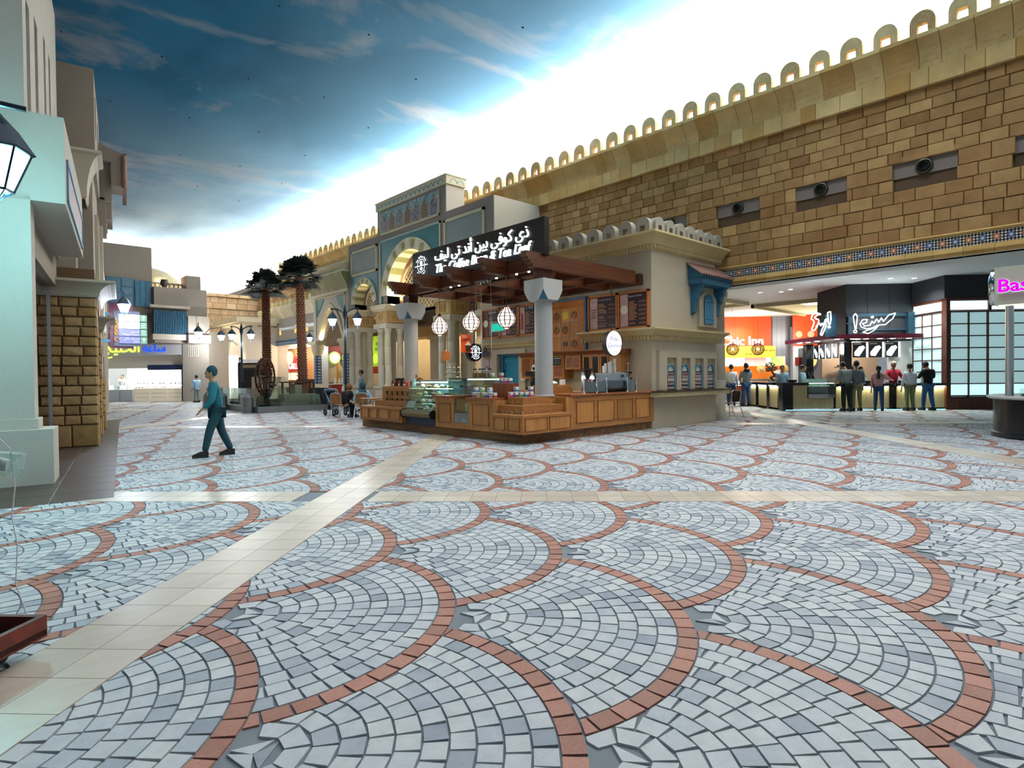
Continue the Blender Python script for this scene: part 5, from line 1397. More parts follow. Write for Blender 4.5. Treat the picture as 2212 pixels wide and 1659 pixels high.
def arch_ring(yc, r0, r1, zs, n, depth=.45):
    sc = 1.0
    for k in range(n):
        a0, a1 = PI*(k+.02)/n, PI*(k+.98)/n; am = (a0+a1)/2
        mb = MB(); mb.ct = rb.random()
        pts = [(yc-r*math.cos(a), zs+r*math.sin(a)) for r, a in ((r0,a0),(r1,a0),(r1,am),(r1,a1),(r0,a1),(r0,am))]
        mb.prism(pts, 'x', FX-.07, FX-.01); mb.build('voussoir', M_cream, tf)
        # petal inlay
        w = (r1-r0); c = (r0+r1)/2-.02
        pet = []
        for j in range(12):
            th = 2*PI*j/12; rr = c+w*.40*math.cos(th); aa = am+math.sin(th)*.36*PI/n
            pet.append((yc-rr*math.cos(aa), zs+rr*math.sin(aa)))
        mb = MB(); mb.prism(pet, 'x', FX-.085, FX-.07); mb.build('petal', M_olive if k % 2 else M_paleol, tf)
    # striped reveal
    for k in range(n):
        a0, a1 = PI*k/n, PI*(k+1)/n
        mb = MB(); mb.ct = rb.random()
        A = [(FX-.06, yc-r0*math.cos(a), zs+r0*math.sin(a)) for a in (a0,(a0+a1)/2,a1)]; B = [(FX+depth, p[1], p[2]) for p in A]
        C_ = [(FX-.06, yc-(r0+.02)*math.cos(a), zs+(r0+.02)*math.sin(a)) for a in (a0,(a0+a1)/2,a1)]
        mb.strip(A, B); mb.strip(C_, A); mb.build('reveal_stone', M_olive if k % 2 else M_cream, tf)
arch_ring(21.74, 1.80, 2.30, 5.1, 17, .55); arch_ring(25.76, .90, 1.20, 5.0, 15, .45); arch_ring(17.73, .90, 1.20, 5.0, 15, .45)
# carved screens behind the arches
M_screen = plain('cream_screen', 'd5c199', .7, var=.05)
for yc, r, zs in ((21.74, 1.8, 5.1), (25.76, .9, 5.0), (17.73, .9, 5.0)):
    x = FX+.5; n = 16
    def inside(y, z, yc=yc, r=r, zs=zs): return (z < zs and abs(y-yc) < r*.8 and z > 4.4) or ((y-yc)**2+(z-zs)**2 < (r*.8)**2)
    lattice(tf, yc-r, yc+r, 4.4, zs+r, x, M_screen, .19 if r > 1 else .15, .028 if r > 1 else .024, clipf=inside, name='carved_screen')
    MB().tube([(x, yc-r*.8*math.cos(PI*k/n), zs+r*.8*math.sin(PI*k/n)) for k in range(n+1)], .04, 6).build('screen_rim', M_cream, tf)
    arc = [(yc-r*math.cos(PI*k/n), zs+r*math.sin(PI*k/n)) for k in range(n+1)]
    mb = MB(); i = [mb.P((FX+.62, p[0], p[1])) for p in [(yc-r,4.4)]+arc+[(yc+r,4.4)]]; mb.F(i); mb.build('screen_backing', plain('tan_screen_back', 'b08a4c', .8, var=.1), tf)
    for s in (-1, 1):
        lo = lamp('SPOT', 'arch_uplight', (FX+.22, yc+s*(r-.18), 4.62), 420 if r > 1 else 170, (1, .82, .55), .05, (PI, 0, 0), None, 2.0, .7)
# clustered columns on pedestals
def cluster(yc, lab, far=False):
    tcx = thing('column_cluster', lab, 'column', (14.4, yc, 0), 'clustered columns of the gate')
    mb = MB(); mb.ct = .6; mb.box(13.86, yc-.54, 0, 14.94, yc+.54, .92); mb.box(13.80, yc-.60, 0, 15.0, yc+.60, .18); mb.box(13.80, yc-.60, .86, 15.0, yc+.60, .98); mb.build('pedestal', M_colst, tcx)
    MB().box(14.22, yc-.18, .98, 14.58, yc+.18, 3.62).build('core_pier', M_colst, tcx)
    for dx in (14.08, 14.72):
        for dy in (-.32, .32):
            m = MB(); m.ct = rb.random()
            m.lathe([(.20,.98),(.20,1.03),(.16,1.09),(.155,1.12),(.155,1.93),(.151,1.935),(.155,1.94),(.15,2.78),(.146,2.785),(.15,2.79),(.145,3.40),(.165,3.42),(.15,3.45),(.16,3.52),(.2,3.60),(.2,3.64)], dx, yc+dy, 16)
            m.build('column_shaft', M_colst, tcx, True)
    mb = MB(); mb.box(13.82, yc-.57, 3.64, 14.98, yc-.03, 3.86); mb.box(13.82, yc+.0, 3.64, 14.98, yc+.57, 3.86); mb.build('abacus_slab', M_colst, tcx)
    mb = MB(); mb.ct = .5; mb.box(13.90, yc-.50, 3.86, 14.90, yc+.50, 4.44); mb.build('carved_block', M_frieze, tcx)
    mb = MB(); mb.box(13.86, yc-.54, 4.44, 14.94, yc+.54, 4.50); mb.prism([(yc-.54,4.50),(yc-.66,4.60),(yc-.70,4.66),(yc+.70,4.66),(yc+.66,4.60),(yc+.54,4.50)], 'x', 13.74, 14.98); mb.box(13.72, yc-.72, 4.66, 14.98, yc+.72, 4.72); mb.build('cornice', M_cream, tcx)
    # interlace line work
    mb = MB()
    def lw(P_): mb.tube(P_, .008, 4)
    for c, fn in ((yc, lambda u, v: (13.893, yc-u, 4.15+v)), (14.4, lambda u, v: (14.4+u, yc-.507, 4.15+v))):
        R = [(-.42,-.21),(-.34,-.24),(.34,-.24),(.42,-.21),(.42,.21),(.34,.24),(-.34,.24),(-.42,.21),(-.42,-.21)]
        lw([fn(*p) for p in R])
        lw([fn(*p) for p in ((-.14,.16),(-.14,-.16),(-.06,-.16),(-.06,.16),(-.14,.16))]); lw([fn(*p) for p in ((.14,.16),(.14,-.16),(.06,-.16),(.06,.16),(.14,.16))])
        lw([fn(*p) for p in ((-.2,.06),(.2,.06),(.2,-.06),(-.2,-.06),(-.2,.06))])
    mb.build('carved_lines', M_frz, tcx)
    return tcx
cluster(19.30, 'clustered column pier with carved block right of the small column, left of the teal door')
cluster(24.20, 'clustered column pier with carved block between the big and the small left arch')
cluster(27.10, 'leftmost clustered column pier, behind the seated women')
cluster(16.6, 'clustered column pier mostly hidden behind the coffee pavilion wall')
for y in (24.2, 19.3): lamp('SPOT', 'pier_uplight', (14.75, y+.0, 1.05), 40, (1,.8,.5), .05, (PI,0,0), None, 1.6, .8)
# inner arcade seen through the columns
M_int = plain('warm_interior_wall', 'cbb893', .9, var=.04)
ta_ = thing('inner_arcade', 'warm-lit inner arcade with cream piers and a hanging globe behind the gate columns', 'arcade', (19, 21, 0))
mb = MB(); mb.box(22.0, 12, 0, 22.3, 40, 5.0); mb.build('back_wall', M_int, ta_)
for y in (18.1, 22.6, 25.6, 15.2):
    mb = MB(); mb.ct = .5; mb.box(18.2, y, 0, 19.0, y+.9, 3.4); mb.build('pier', M_colst, ta_)
    mb = MB(); mb.box(18.1, y-.1, 3.4, 19.1, y+1.0, 3.55); mb.build('pier_cap', M_cream, ta_)
mb = MB(); mb.box(17.9, 12, 3.55, 19.2, 40, 4.55); mb.build('beam', M_frieze, ta_)
mb = MB(); mb.box(15.2, 12, 4.6, 22.3, 40, 4.75); mb.build('arcade_ceiling', M_softwhite, ta_)
for k in range(9): mb = MB(); mb.box(21.9, 19.4, .9+k*.28, 22.0, 22.0, 1.08+k*.28); mb.build('shelf_band', plain('shelf_tan', 'b8925a', .6, var=.1), ta_)
for x, y, e in ((20.5, 17, 160), (20.5, 21, 160), (20.5, 25.5, 140), (20, 30, 180), (20, 35, 160)): lamp('POINT', 'arcade_lamp', (x, y, 3.9), e*1.3, (1, .88, .66), .3)
t_ = thing('lime_wall_panel', 'lime green and dark red shop wall panel seen between the gate columns', 'wall panel', (17.0, 30.3, 0))
M_lime = plain('lime_green', '9cc72a', .5, var=.04, emis='9cc72a', es=.25); M_lime2 = plain('leaf_green', '6fa32c', .5, var=.05); M_dred = plain('dark_red', '8e1414', .5, var=.04)
MB().box(17.0, 29.2, 2.0, 17.05, 31.4, 3.75).build('green_field', M_lime, t_); MB().box(17.0, 29.2, 1.6, 17.05, 31.4, 2.0).build('red_band', M_dred, t_); MB().box(17.0, 29.2, 0, 17.06, 31.4, 1.6).build('cream_dado', M_int, t_)
mb = MB()
for y, z in ((30.5,3.5),(29.9,3.2),(30.0,2.9),(30.55,2.6),(29.7,2.3)): mb.box(16.985, y, z, 17.0, y+.3, z+.2)
mb.build('green_squares', M_lime2, t_)
mb = MB(lambda a, b, c: (16.97-c, 30.1+a, 2.45+b)); mb.lathe([(.3,0),(.3,.06),(0,.06)], 0, 0, 24, caps=False); mb.build('round_sign', plain('lime_sign', 'b5dc3c', .4, var=0, emis='b5dc3c', es=.5), t_)
t_ = thing('woven_globe', 'small copper woven globe lamp hanging in the arcade beside the grey column', 'lamp', (16.6, 22.1, 2.35))
mb = MB()
for k in range(9):
    a = PI*k/9; mb.tube([(16.6+.2*math.cos(2*PI*j/14)*math.cos(a), 22.1+.2*math.cos(2*PI*j/14)*math.sin(a), 2.35+.2*math.sin(2*PI*j/14)) for j in range(15)], .009, 4)
    if k < 7: zz = -.15+.05*k; r = math.sqrt(.04-zz*zz); mb.tube([(16.6+r*math.cos(2*PI*j/14), 22.1+r*math.sin(2*PI*j/14), 2.35+zz) for j in range(15)], .009, 4)
mb.build('weave', plain('copper_weave', '8a4a2e', .4, .5, var=.1), t_); MB().ball((16.6,22.1,2.35), .05, 8, 6).build('bulb', emit('warm_bulb','ffd9a0',8), t_); MB().rod((16.6,22.1,2.55),(16.6,22.1,4.6),.006,4).build('cord', M_black, t_)
MB().box(17.6, 16.2, 2.95, 17.64, 18.0, 3.35).build('x', M_int) if False else None
t_ = thing('shop_name_sign', 'small tan shop name sign behind the columns with letters AL PERDO', 'sign', (16.5, 18.0, 3.0)); MB().box(16.5,17.35,2.85,16.55,18.75,3.35).build('board', plain('tan_board','b3a27c',.6,var=.03), t_)
text('AL PERDO', .2, M_black, (16.49,18.05,3.1), (0,-1,0), (0,0,1), t_, .003, 'lettering', width=1.0)
MB().box(16.5,17.35,0,16.56,18.75,1.3).build('x', M_int) if False else None

# ================================================================== POINTED-ARCH GATE BLOCK AND LEFT SHOP WALL
tg_ = thing('pointed_arch_gate', 'cream gate block with a pointed arch, blue spandrels and slanted-rib frieze behind the palms', 'gate', (13.9, 29.5, 0))
GY0, GY1 = 27.45, 31.55
arch_wall(tg_, GY0, GY1, 3.2, 5.75, [(29.45,1.45,3.4,3.2,1.75)], 13.9, 14.7, M_facr, 'gate_wall', True)
n = 16
def parc(r, rise, zs, yc=29.45): return [(yc-r*math.cos(PI*k/n), zs+rise*(1-abs(math.cos(PI*k/n))**1.7)) for k in range(n+1)]
a1, a2 = parc(1.68, 2.0, 3.35), parc(1.45, 1.75, 3.35)
mb = MB(); mb.strip([(13.84,*p) for p in a1], [(13.84,*p) for p in a2]); mb.strip([(13.84,*p) for p in a2], [(14.2,*p) for p in a2]); mb.strip([(13.9,*p) for p in a1], [(13.84,*p) for p in a1]); mb.build('pointed_arch_ring', M_cream, tg_)
a3 = parc(1.25, 1.5, 3.35); mb = MB(); mb.strip([(14.05,*p) for p in a2], [(14.05,*p) for p in a3]); mb.build('inner_ring', M_cream, tg_)
def insp(y, z): 
    u = abs(y-29.45)/1.25
    return u < 1 and z < 3.35+1.5*(1-u**1.7) and z > 3.1
lattice(tg_, 28.2, 30.7, 3.1, 4.9, 14.2, plain('brown_screen', '9a7d5a', .7, var=.05), .13, .028, clipf=insp, name='carved_screen')
mb = MB(); i = [mb.P((14.35, y, z)) for y, z in [(28.2,3.1)]+a3+[(30.7,3.1)]]; mb.F(i); mb.build('screen_backing', plain('screen_dark', '6b4f33', .8, var=.05), tg_)
for s in (-1, 1):
    mb = MB(); y = 29.45+s*1.15; mb.prism([(y-.45,5.62),(y+.45,5.62),(y+s*.45,4.7),(y-s*.0,5.1)] if s > 0 else [(y+.45,5.62),(y-.45,5.62),(y-.45,4.7),(y,5.1)], 'x', 13.87, 13.9); mb.build('blue_spandrel', M_tgreen, tg_)
mb = MB()
for q in ((27.7,3.4,27.78,5.7),(31.12,3.4,31.2,5.7),(27.7,5.65,31.2,5.73)): mb.box(13.84, q[0], q[1], 13.9, q[2], q[3])
mb.build('spandrel_frame', M_pframe, tg_)
mb = MB(); mb.ct = .7
for q in ((27.35,5.75,31.65,5.9,13.8),(27.3,6.72,31.7,6.82,13.55),(27.4,6.82,31.6,7.15,13.75),(27.3,7.15,31.7,7.25,13.62)): mb.box(q[4], q[0], q[1], 14.9, q[2], q[3])
mb.build('gate_cornice', M_cream, tg_)
mb = MB(); mb.ct = .5; mb.prism([(13.80,5.9),(13.55,6.72),(14.9,6.72),(14.9,5.9)], 'y', 27.4, 31.6); mb.build('frieze_ground', M_olive, tg_)
mb = MB(); y = 27.3
while y < 31.5:
    mb.rod((13.79,y,5.92),(13.54,y+.22,6.70),.035,4); y += .16
mb.build('slanted_ribs', M_cream, tg_)
for y in (27.75, 31.2):
    m = MB(); m.lathe([(.27,0),(.27,.9),(.24,.95),(.2,1.0),(.2,2.62),(.22,2.66),(.25,2.7),(.34,3.0),(.36,3.2)], 13.95, y, 14); m.build('gate_column', M_cream, tg_, True)
    m = MB(); m.lathe([(.207,1.05),(.207,2.60)], 13.95, y, 14, caps=False); m.build('blue_tiled_shaft', M_bluecol, tg_, True)
    MB().box(13.65, y-.45, 3.2, 14.7, y+.45, 3.38).build('impost', M_cream, tg_)
for y in (28.1, 30.8): lamp('SPOT', 'gate_uplight', (13.98, y, 3.45), 160, (1,.85,.6), .05, (PI,0,0), None, 1.9, .8)
# red and lime shop inside the gate
t_ = thing('juice_shop', 'dark red and lime juice shop inside the pointed gate with round green signs', 'shop', (15.5, 31.4, 0))
MB().box(14.7, 31.45, 0, 17.4, 31.5, 3.6).build('back_wall', plain('shop_red', '7c1a20', .6, var=.05), t_)
MB().box(14.7, 31.43, 1.1, 17.4, 31.45, 2.3).build('cream_band', M_int, t_)
MB().box(14.6, 30.9, 0, 16.0, 31.2, 1.0).build('counter', M_dred, t_); MB().box(14.55, 30.85, 1.0, 16.05, 31.25, 1.05).build('counter_top', M_whitepaint, t_)
for k, (x, c) in enumerate(((14.95,'c8d8c0'),(15.75,'5aa8d8'))):
    mb = MB(lambda a, b, q, x=x: (x+a, 31.3-q, 2.5+b)); mb.lathe([(.36,0),(.36,.10),(.30,.10)], 0, 0, 24, caps=False); mb.build('sign_rim', M_lime, t_)
    mb = MB(lambda a, b, q, x=x: (x+a, 31.3-q, 2.5+b)); mb.lathe([(.31,.09),(0,.095)], 0, 0, 24, caps=False); mb.build('sign_face', plain('sign_face_'+str(k), c, .4, var=.05, emis=c, es=.9), t_)
for x in (15.0, 15.4): MB().box(x, 31.0, 1.05, x+.07, 31.07, 2.2).build('orange_post', plain('orange_post', 'd98a2a', .5, var=.05), t_)
lamp('POINT', 'juice_lamp', (15.6, 30.4, 3.0), 70, (1,.85,.7), .2)
goods('blender_jug', ['white blender jug on the red juice counter, %s' % w for w in ('left','middle','right')], 'jug', 'jugs on the juice counter', lambda t_, x, y, z, i: MB().lathe([(.07,0),(.08,.1),(.05,.22),(.04,.3),(0,.31)], x, y, 10, z).build('jug', M_whitepaint, t_, True), [(14.85,31.0,1.05),(15.1,31.02,1.05),(15.3,31.0,1.05)])
# plaster shop wall
tsw = thing('shop_front_wall', 'grey plaster shop front with sloped stone cornice and blue-tiled doorway behind the palms', 'building', (15.5, 38, 0))
mb = MB(); mb.box(15.5, 31.6, 3.62, 16.3, 44, 5.65); mb.box(15.5, 31.6, 0, 16.3, 34.6, 3.62); mb.box(15.5, 41.3, 0, 16.3, 44, 3.62); mb.build('plaster_wall', M_plaster, tsw)
mb = MB()
y = 31.6
while y < 44: mb.ct = rb.random(); mb.prism([(15.48,5.45),(15.15,6.0),(15.15,6.25),(16.2,6.25),(16.2,5.45)], 'y', y+.01, min(y+.62, 44)-.01); y += .62
mb.build('sloped_cornice_stones', M_cream, tsw)
for k in range(15):
    y = 32+k*.78; mb = MB(); mb.ct = rb.random(); mb.box(15.3, y, 6.25, 15.6, y+.32, 6.62); mb.build('block_merlon', M_frieze if k % 2 else M_cream, tsw)
mb = MB(); mb.box(15.42, 34.3, 0, 15.5, 34.62, 3.85); mb.box(15.42, 41.28, 0, 15.5, 41.6, 3.85); mb.box(15.42, 34.62, 3.6, 15.5, 41.28, 3.85); mb.build('tiled_door_frame', M_bluecol, tsw)
mb = MB(); mb.box(15.40, 34.2, 0, 15.46, 34.3, 3.95); mb.box(15.40, 34.2, 3.85, 15.46, 41.7, 3.95); mb.build('frame_edge', M_teal, tsw)
M_slot = emit('amber_slot', 'ffb964', 1.6)
for y in (40.6, 38.0, 36.2): MB().box(15.49, y-.15, 4.35, 15.51, y+.15, 4.85).build('lit_slot_window', M_slot, tsw)
t_ = thing('burger_shop', 'bright red burger shop with white Arabic sign inside the blue-tiled doorway', 'shop', (18, 38, 0))
MB().box(17.8, 33.5, 0, 17.9, 50, 3.62).build('back_wall', plain('shop_wood_wall', 'b08a5c', .6, var=.05), t_)
MB().box(16.3, 33.5, 3.6, 18.6, 50, 3.66).build('shop_ceiling', M_softwhite, t_)
MB().box(16.6, 39.6, 1.85, 16.7, 44.4, 2.9).build('red_fascia', plain('burger_red', 'c22a20', .5, var=.03, emis='c22a20', es=.6), t_)
text(arab('برجر فيلد'), .5, emit('white_sign','ffffff',2.2), (16.58,42.4,2.55), (0,-1,0), (0,0,1), t_, .01, 'arabic_lettering', width=2.2)
text('GRILL', .32, emit('white_sign','ffffff',2.2), (16.58,41.2,2.02), (0,-1,0), (0,0,1), t_, .01, 'lettering', width=1.5)
MB().box(16.6, 38.5, 1.0, 17.2, 44.8, 1.08).build('counter_top', M_whitepaint, t_); MB().box(16.7, 38.5, 0, 17.2, 44.8, 1.0).build('counter', plain('shop_wood', 'a07440', .5, var=.1), t_)
mb = MB(); 
for y in (39.8, 40.9, 42.0, 43.1): mb.box(16.65, y, 1.25, 16.7, y+.9, 1.75)
mb.build('menu_light_box', plain('menu_lit','f2dcae',.4,var=.5,vs=7,emis='ffe6b8',es=1.4), t_)
lamp('POINT', 'burger_lamp', (16.5, 39.5, 3.2), 260, (1,.86,.66), .3); lamp('POINT', 'burger_lamp', (16.4, 43, 3.2), 200, (1,.86,.66), .3)
mb = MB(lambda a, b, q: (14.8-q, 37.1+a, 2.67+b)); mb.lathe([(.42,0),(.42,.1),(0,.1)], 0, 0, 24, caps=False); tag(mb.build('round_blade_sign', plain('pale_lime_sign','cfe8a8',.4,var=.1,emis='d8f0c0',es=.8)), 'pale round blade sign with lime rim in front of the burger shop doorway', 'sign')
# corner portal left of the shop
t_ = thing('corner_portal', 'pale corner portal with round arches and a projecting cornice left of the palms', 'portal', (13.5, 43, 0))
arch_wall(t_, 41.2, 45.4, 0, 5.0, [(43.4,1.35,2.9,0,1.35)], 13.4, 14.2, M_facr, 'portal_wall')
mb = MB(); mb.box(12.9, 40.9, 5.0, 15.4, 45.6, 5.15); mb.box(12.7, 40.7, 5.15, 15.6, 45.8, 5.5); mb.build('portal_cornice', M_cream, t_)
mb = MB(); mb.box(14.2, 41.2, 0, 15.5, 41.6, 4.9); mb.build('side_wall', M_facr, t_)
lamp('POINT', 'portal_lamp', (12.6, 43.2, 3.6), 120, (1,.95,.85), .2)
# ================================================================== LEFT STREET FRONT
M_lp = plain('left_plaster', 'b5b0a5', .9, var=.05, vs=2.5, bump=.35)
M_lpd = plain('left_plaster_brown', '857a6d', .9, var=.06, vs=1.5, bump=.2)
M_lcream = plain('smooth_cream_moulding', 'b9b09d', .7, var=.05, vs=2)
M_lbrick = stone('tan_split_face', '93754a', 'b3976b', '8a5f34', scale=3.2, bump=.8)
tp_ = thing('plaster_pillar', 'rough pale plaster pillar and wall with stepped base at the left edge of the photo', 'building', LW(-1.5, 1, 0))
mb = MB(LW); mb.box(-3.2, 0, 0, 0, .75, .74); mb.build('base_block', M_lp, tp_)
mb = MB(LW); mb.box(-3.2, .13, .74, -.17, .7, .88); mb.build('base_step', M_lp, tp_)
mb = MB(LW); mb.box(-3.2, .2, .88, -.21, .62, 3.9); mb.build('pillar_shaft', M_lp, tp_)
# upper wall with tall slot windows, set back
mb = MB(LW)
zs, ze = 3.9, 8.9
wins = [(.55,.95,5.15,6.75),(1.55,1.95,5.35,7.0),(2.85,3.15,5.9,7.35),(3.7,4.0,5.9,7.4)]
u = .2
for a, b, c, d in wins:
    mb.box(-3.2, u, zs, -.25, a, ze); mb.box(-3.2, a, zs, -.25, b, c); mb.box(-3.2, a, d, -.25, b, ze); mb.box(-3.2, a, c, -.55, b, d); u = b
mb.box(-3.2, u, zs, -.25, 5.3, ze)
mb.build('upper_wall', M_lp, tp_)
for a, b, c, d in wins:
    mb = MB(LW); mb.box(-.549, a+.03, c+.02, -.52, b-.03, d-.02); w_ = mb.build('slot_window', M_teal, tp_)
    mb = MB(LW); mb.box(-.52, a+.08, c+.07, -.515, b-.08, d-.07); mb.build('pane', plain('dim_pane', '4c5a5c', .15, var=.05), w_)
mb = MB(LW); mb.box(-3.2, .6, 3.3, -.3, 5.15, 3.9); mb.build('lintel_wall', M_lpd, tp_)
tb_ = thing('plaster_bay', 'overhanging pale plaster box bay above the glazed shop front, lit by the wall lantern', 'bay', LW(0, 2.4, 3.84))
mb = MB(LW); mb.box(-1.2, .2, 3.84, .17, 4.55, 5.03); mb.build('bay_box', M_lp, tb_)
mb = MB(LW)
for q in ((.5,3.95,4.2,4.0),(.5,4.5,4.2,4.55),(.5,3.95,.55,4.55),(4.15,3.95,4.2,4.55)): mb.box(.17, q[0], q[1], .195, q[2], q[3])
mb.build('teal_frame', M_tealm, tb_)
mb = MB(LW); mb.box(.17, .55, 4.0, .18, 4.15, 4.5); mb.build('mosaic_panel', plain('reddish_mosaic', '8d7f80', .6, var=.35, vs=14), tb_)
# glazed shop front in the recess
tgz = thing('glazed_shopfront', 'tall frameless shop window with a white edge beside the plaster pillar', 'window', LW(-.3, 2.9, 0))
mb = MB(LW); mb.box(-.45, .62, 0, -.43, 5.02, 3.3); mb.build('glass_pane', glass('shop_glass', (.8,.88,.9), .6), tgz)
mb = MB(LW); mb.box(-.46, 4.98, 0, -.40, 5.05, 3.3); mb.build('edge_strip', M_steel, tgz)
mb = MB(LW); mb.box(-3.0, .7, 0, -2.9, 5.1, 3.3); mb.build('shop_back_wall', plain('shop_back_cream','b8aa98',.7,var=.05), tgz)
for k in range(6):
    mb = MB(LW); mb.box(-2.9, 3.2, .5+k*.3, -2.5, 4.9, .53+k*.3); mb.build('shop_shelf', M_whitepaint, tgz)
mb = MB(LW)
for k in range(6):
    for q in range(14): mb.ct = rb.random(); mb.box(-2.85, 3.25+q*.115, .53+k*.3, -2.6, 3.33+q*.115, .53+k*.3+.14)
g_ = mb.build('shelved_goods', plain('mixed_goods','7a9a9a',.5,var=.5,vs=8), tgz); g_['kind'] = 'stuff'
lamp('POINT', 'shop_lamp', LW(-1.6, 3.2, 2.9), 40, (1,.95,.9), .15)
# stone piers
def stone_pier(v0, v1, u0, u1, lab, h=3.12, rows_=13):
    t_ = thing('stone_pier', lab, 'pier', LW((v0+v1)/2, (u0+u1)/2, 0), 'split-face stone piers')
    mb = MB(LW); mb.box(v0, u0+.03, 0, v1-.03, u1, h+.6); mb.build('core', M_joint, t_)
    z = 0; k = 0; hh = (h-.46)/(rows_)
    while z < h-.02:
        h_ = .46 if k == 0 else hh
        n = 2 if k == 0 else (3 if k % 2 else 3)
        cuts = [v0]
        if k == 0: cuts += [v0+(v1-v0)*.5]
        else: cuts += [v0+(v1-v0)*(.30+.12*rb.random()), v0+(v1-v0)*(.62+.12*rb.random())]
        cuts.append(v1)
        for a, b in zip(cuts, cuts[1:]):
            mb = MB(LW); mb.ct = rb.random(); p = .0 if k == 0 else rb.uniform(0, .012)
            # rough split face: chamfered, slightly bulging
            a_, b_, c_, d_ = a+.006, b-.006, z+.007, z+h_-.007; e = .022
            ps = [(a_,c_),(b_,c_),(b_,d_),(a_,d_)]
            o = [mb.P((x, u0+.012, y)) for x, y in ps]; bk = [mb.P((x, u0+.06, y)) for x, y in ps]
            i = [mb.P((x+(e if j in (0,3) else -e), u0-.012-p-rb.uniform(0,.012), y+(e if j < 2 else -e))) for j, (x, y) in enumerate(ps)]
            cn = mb.P(((a_+b_)/2+rb.uniform(-.05,.05), u0-.03-p, (c_+d_)/2+rb.uniform(-.02,.02)))
            for j in range(4):
                n_ = (j+1) % 4; mb.F([o[j], o[n_], i[n_], i[j]]); mb.F([i[j], i[n_], cn]); mb.F([bk[j], bk[n_], o[n_], o[j]])
            mb.build('stone', M_lbrick, t_)
        # side face stones (towards the street)
        u = u0
        side = MB(LW); first = True
        while u < u1-.02:
            w = rb.uniform(.3, .5) if k else .6; side.ct = rb.random()
            side.box(v1-.05, u+.006, z+.007, v1+rb.uniform(-.005,.01), min(u+w, u1)-.006, z+h_-.007); u += w
        side.build('side_stones', M_lbrick, t_)
        z += h_; k += 1
    return t_
stone_pier(-.57, .36, 5.12, 5.9, 'big split-face stone pier right of the glazed shop window')
stone_pier(-.3, .36, 7.86, 8.5, 'second split-face stone pier down the left street, behind the big one', 3.0)
stone_pier(-.3, .38, 10.4, 11.0, 'short split-face stone pier farthest down the left street', 1.45, 5)
def cove_box(v0, v1, u0, u1, z0, z1, flare, par, nm, mat):
    prof = [(0, z0), (.02, z0+.02)] + [(flare*(1-math.cos(PI/2*k/6))+.03, z0+.04+(z1-z0-.10)*math.sin(PI/2*k/6)) for k in range(7)] + [(flare+.05, z1-.05), (flare+.05, z1)]
    mb = MB(LW)
    A = [(v1+o, u0-o, z) for o, z in prof]; B = [(v0, u0-o, z) for o, z in prof]; C_ = [(v1+o, u1, z) for o, z in prof]
    mb.strip(B, A); mb.strip(A, C_)
    mb.quad((v0,u0-flare-.05,z1),(v1+flare+.05,u0-flare-.05,z1),(v1+flare+.05,u1,z1),(v0,u1,z1)); i = [mb.P(p) for p in B]; mb.F(i+[mb.P((v0,u1,z1)),mb.P((v0,u1,z0))])
    return mb.build(nm, mat, par)
tcn = thing('pier_cornice', 'smooth cream flared cornice capping the big stone pier', 'cornice', LW(0, 5.5, 3.1))
cove_box(-.6, .38, 5.10, 7.6, 3.12, 3.46, .27, tcn, 'flared_cornice', M_lcream)
tcn = thing('pier_cornice', 'smaller cream flared cornice on the second stone pier down the left street', 'cornice', LW(0, 8.1, 2.7))
cove_box(-.3, .40, 7.84, 9.5, 2.62, 2.96, .22, tcn, 'flared_cornice', M_lcream)
# brown plaster walls and tower above the piers
tw_ = thing('brown_tower', 'brown plaster tower rising behind the bay on the left street front', 'building', LW(-.5, 7, 3.4))
mb = MB(LW); mb.box(-2.5, 5.2, 3.46, .02, 7.9, 6.2); mb.build('lower_wall', M_lpd, tw_)
mb = MB(LW); mb.box(-2.5, 6.0, 6.2, .36, 9.4, 8.3); mb.build('tower_block', M_lpd, tw_)
mb = MB(LW); mb.box(.36, 6.6, 7.0, .37, 6.8, 7.9); mb.box(.36, 8.2, 7.0, .37, 8.4, 7.9); mb.build('slit', M_black, tw_)
cove_box(-.05, .20, 5.12, 5.9, 5.17, 6.13, .26, tw_, 'great_cove', M_lcream)
mb = MB(LW); mb.box(-.2, 5.9, 3.46, .30, 9.2, 6.1); mb.build('brown_wall', M_lpd, tw_)
mb = MB(LW); mb.box(.30, 7.0, 3.7, .37, 7.12, 5.3); mb.box(.30, 7.45, 3.7, .37, 7.57, 5.3); mb.box(.30, 8.6, 3.0, .42, 8.9, 5.4); mb.build('pilaster_strips', M_lcream, tw_)
# tiled-roof oriel with stepped corbels
to_ = thing('roofed_oriel', 'plaster oriel with a dark tiled eave and stepped corbels high on the left', 'oriel', LW(.5, 9.5, 6))
mb = MB(LW); mb.prism([(-.2,7.70),(.30,7.70),(.88,7.48),(.88,6.60),(.62,6.60),(.62,7.22),(-.2,7.30)], 'y', 9.0, 9.9); mb.build('gable', M_lpd, to_)
mb = MB(LW); mb.prism([(-.2,7.22),(.62,7.22),(.62,6.2),(.46,6.2),(.46,6.28),(.34,6.28),(.34,6.0),(.18,6.0),(.18,5.5),(-.2,5.5)], 'y', 9.15, 11.5); mb.build('stepped_corbel', M_lpd, to_)
mb = MB(LW); mb.box(-.2, 9.05, 5.2, .50, 9.3, 6.2); mb.prism([(-.2,6.2),(.62,6.2),(.62,5.75),(.5,5.75),(.5,5.62),(.38,5.62),(.38,5.4),(-.2,5.4)], 'y', 9.3, 10.6); mb.build('lower_corbel', M_lpd, to_)
for k in range(7):
    mb = MB(LW); z = 7.42-k*.125; mb.lathe([(.055,0),(.06,.12),(0,.12)], .92, 8.98+.0, 10, z-.12); mb.build('eave_tile', M_rooftile, to_)
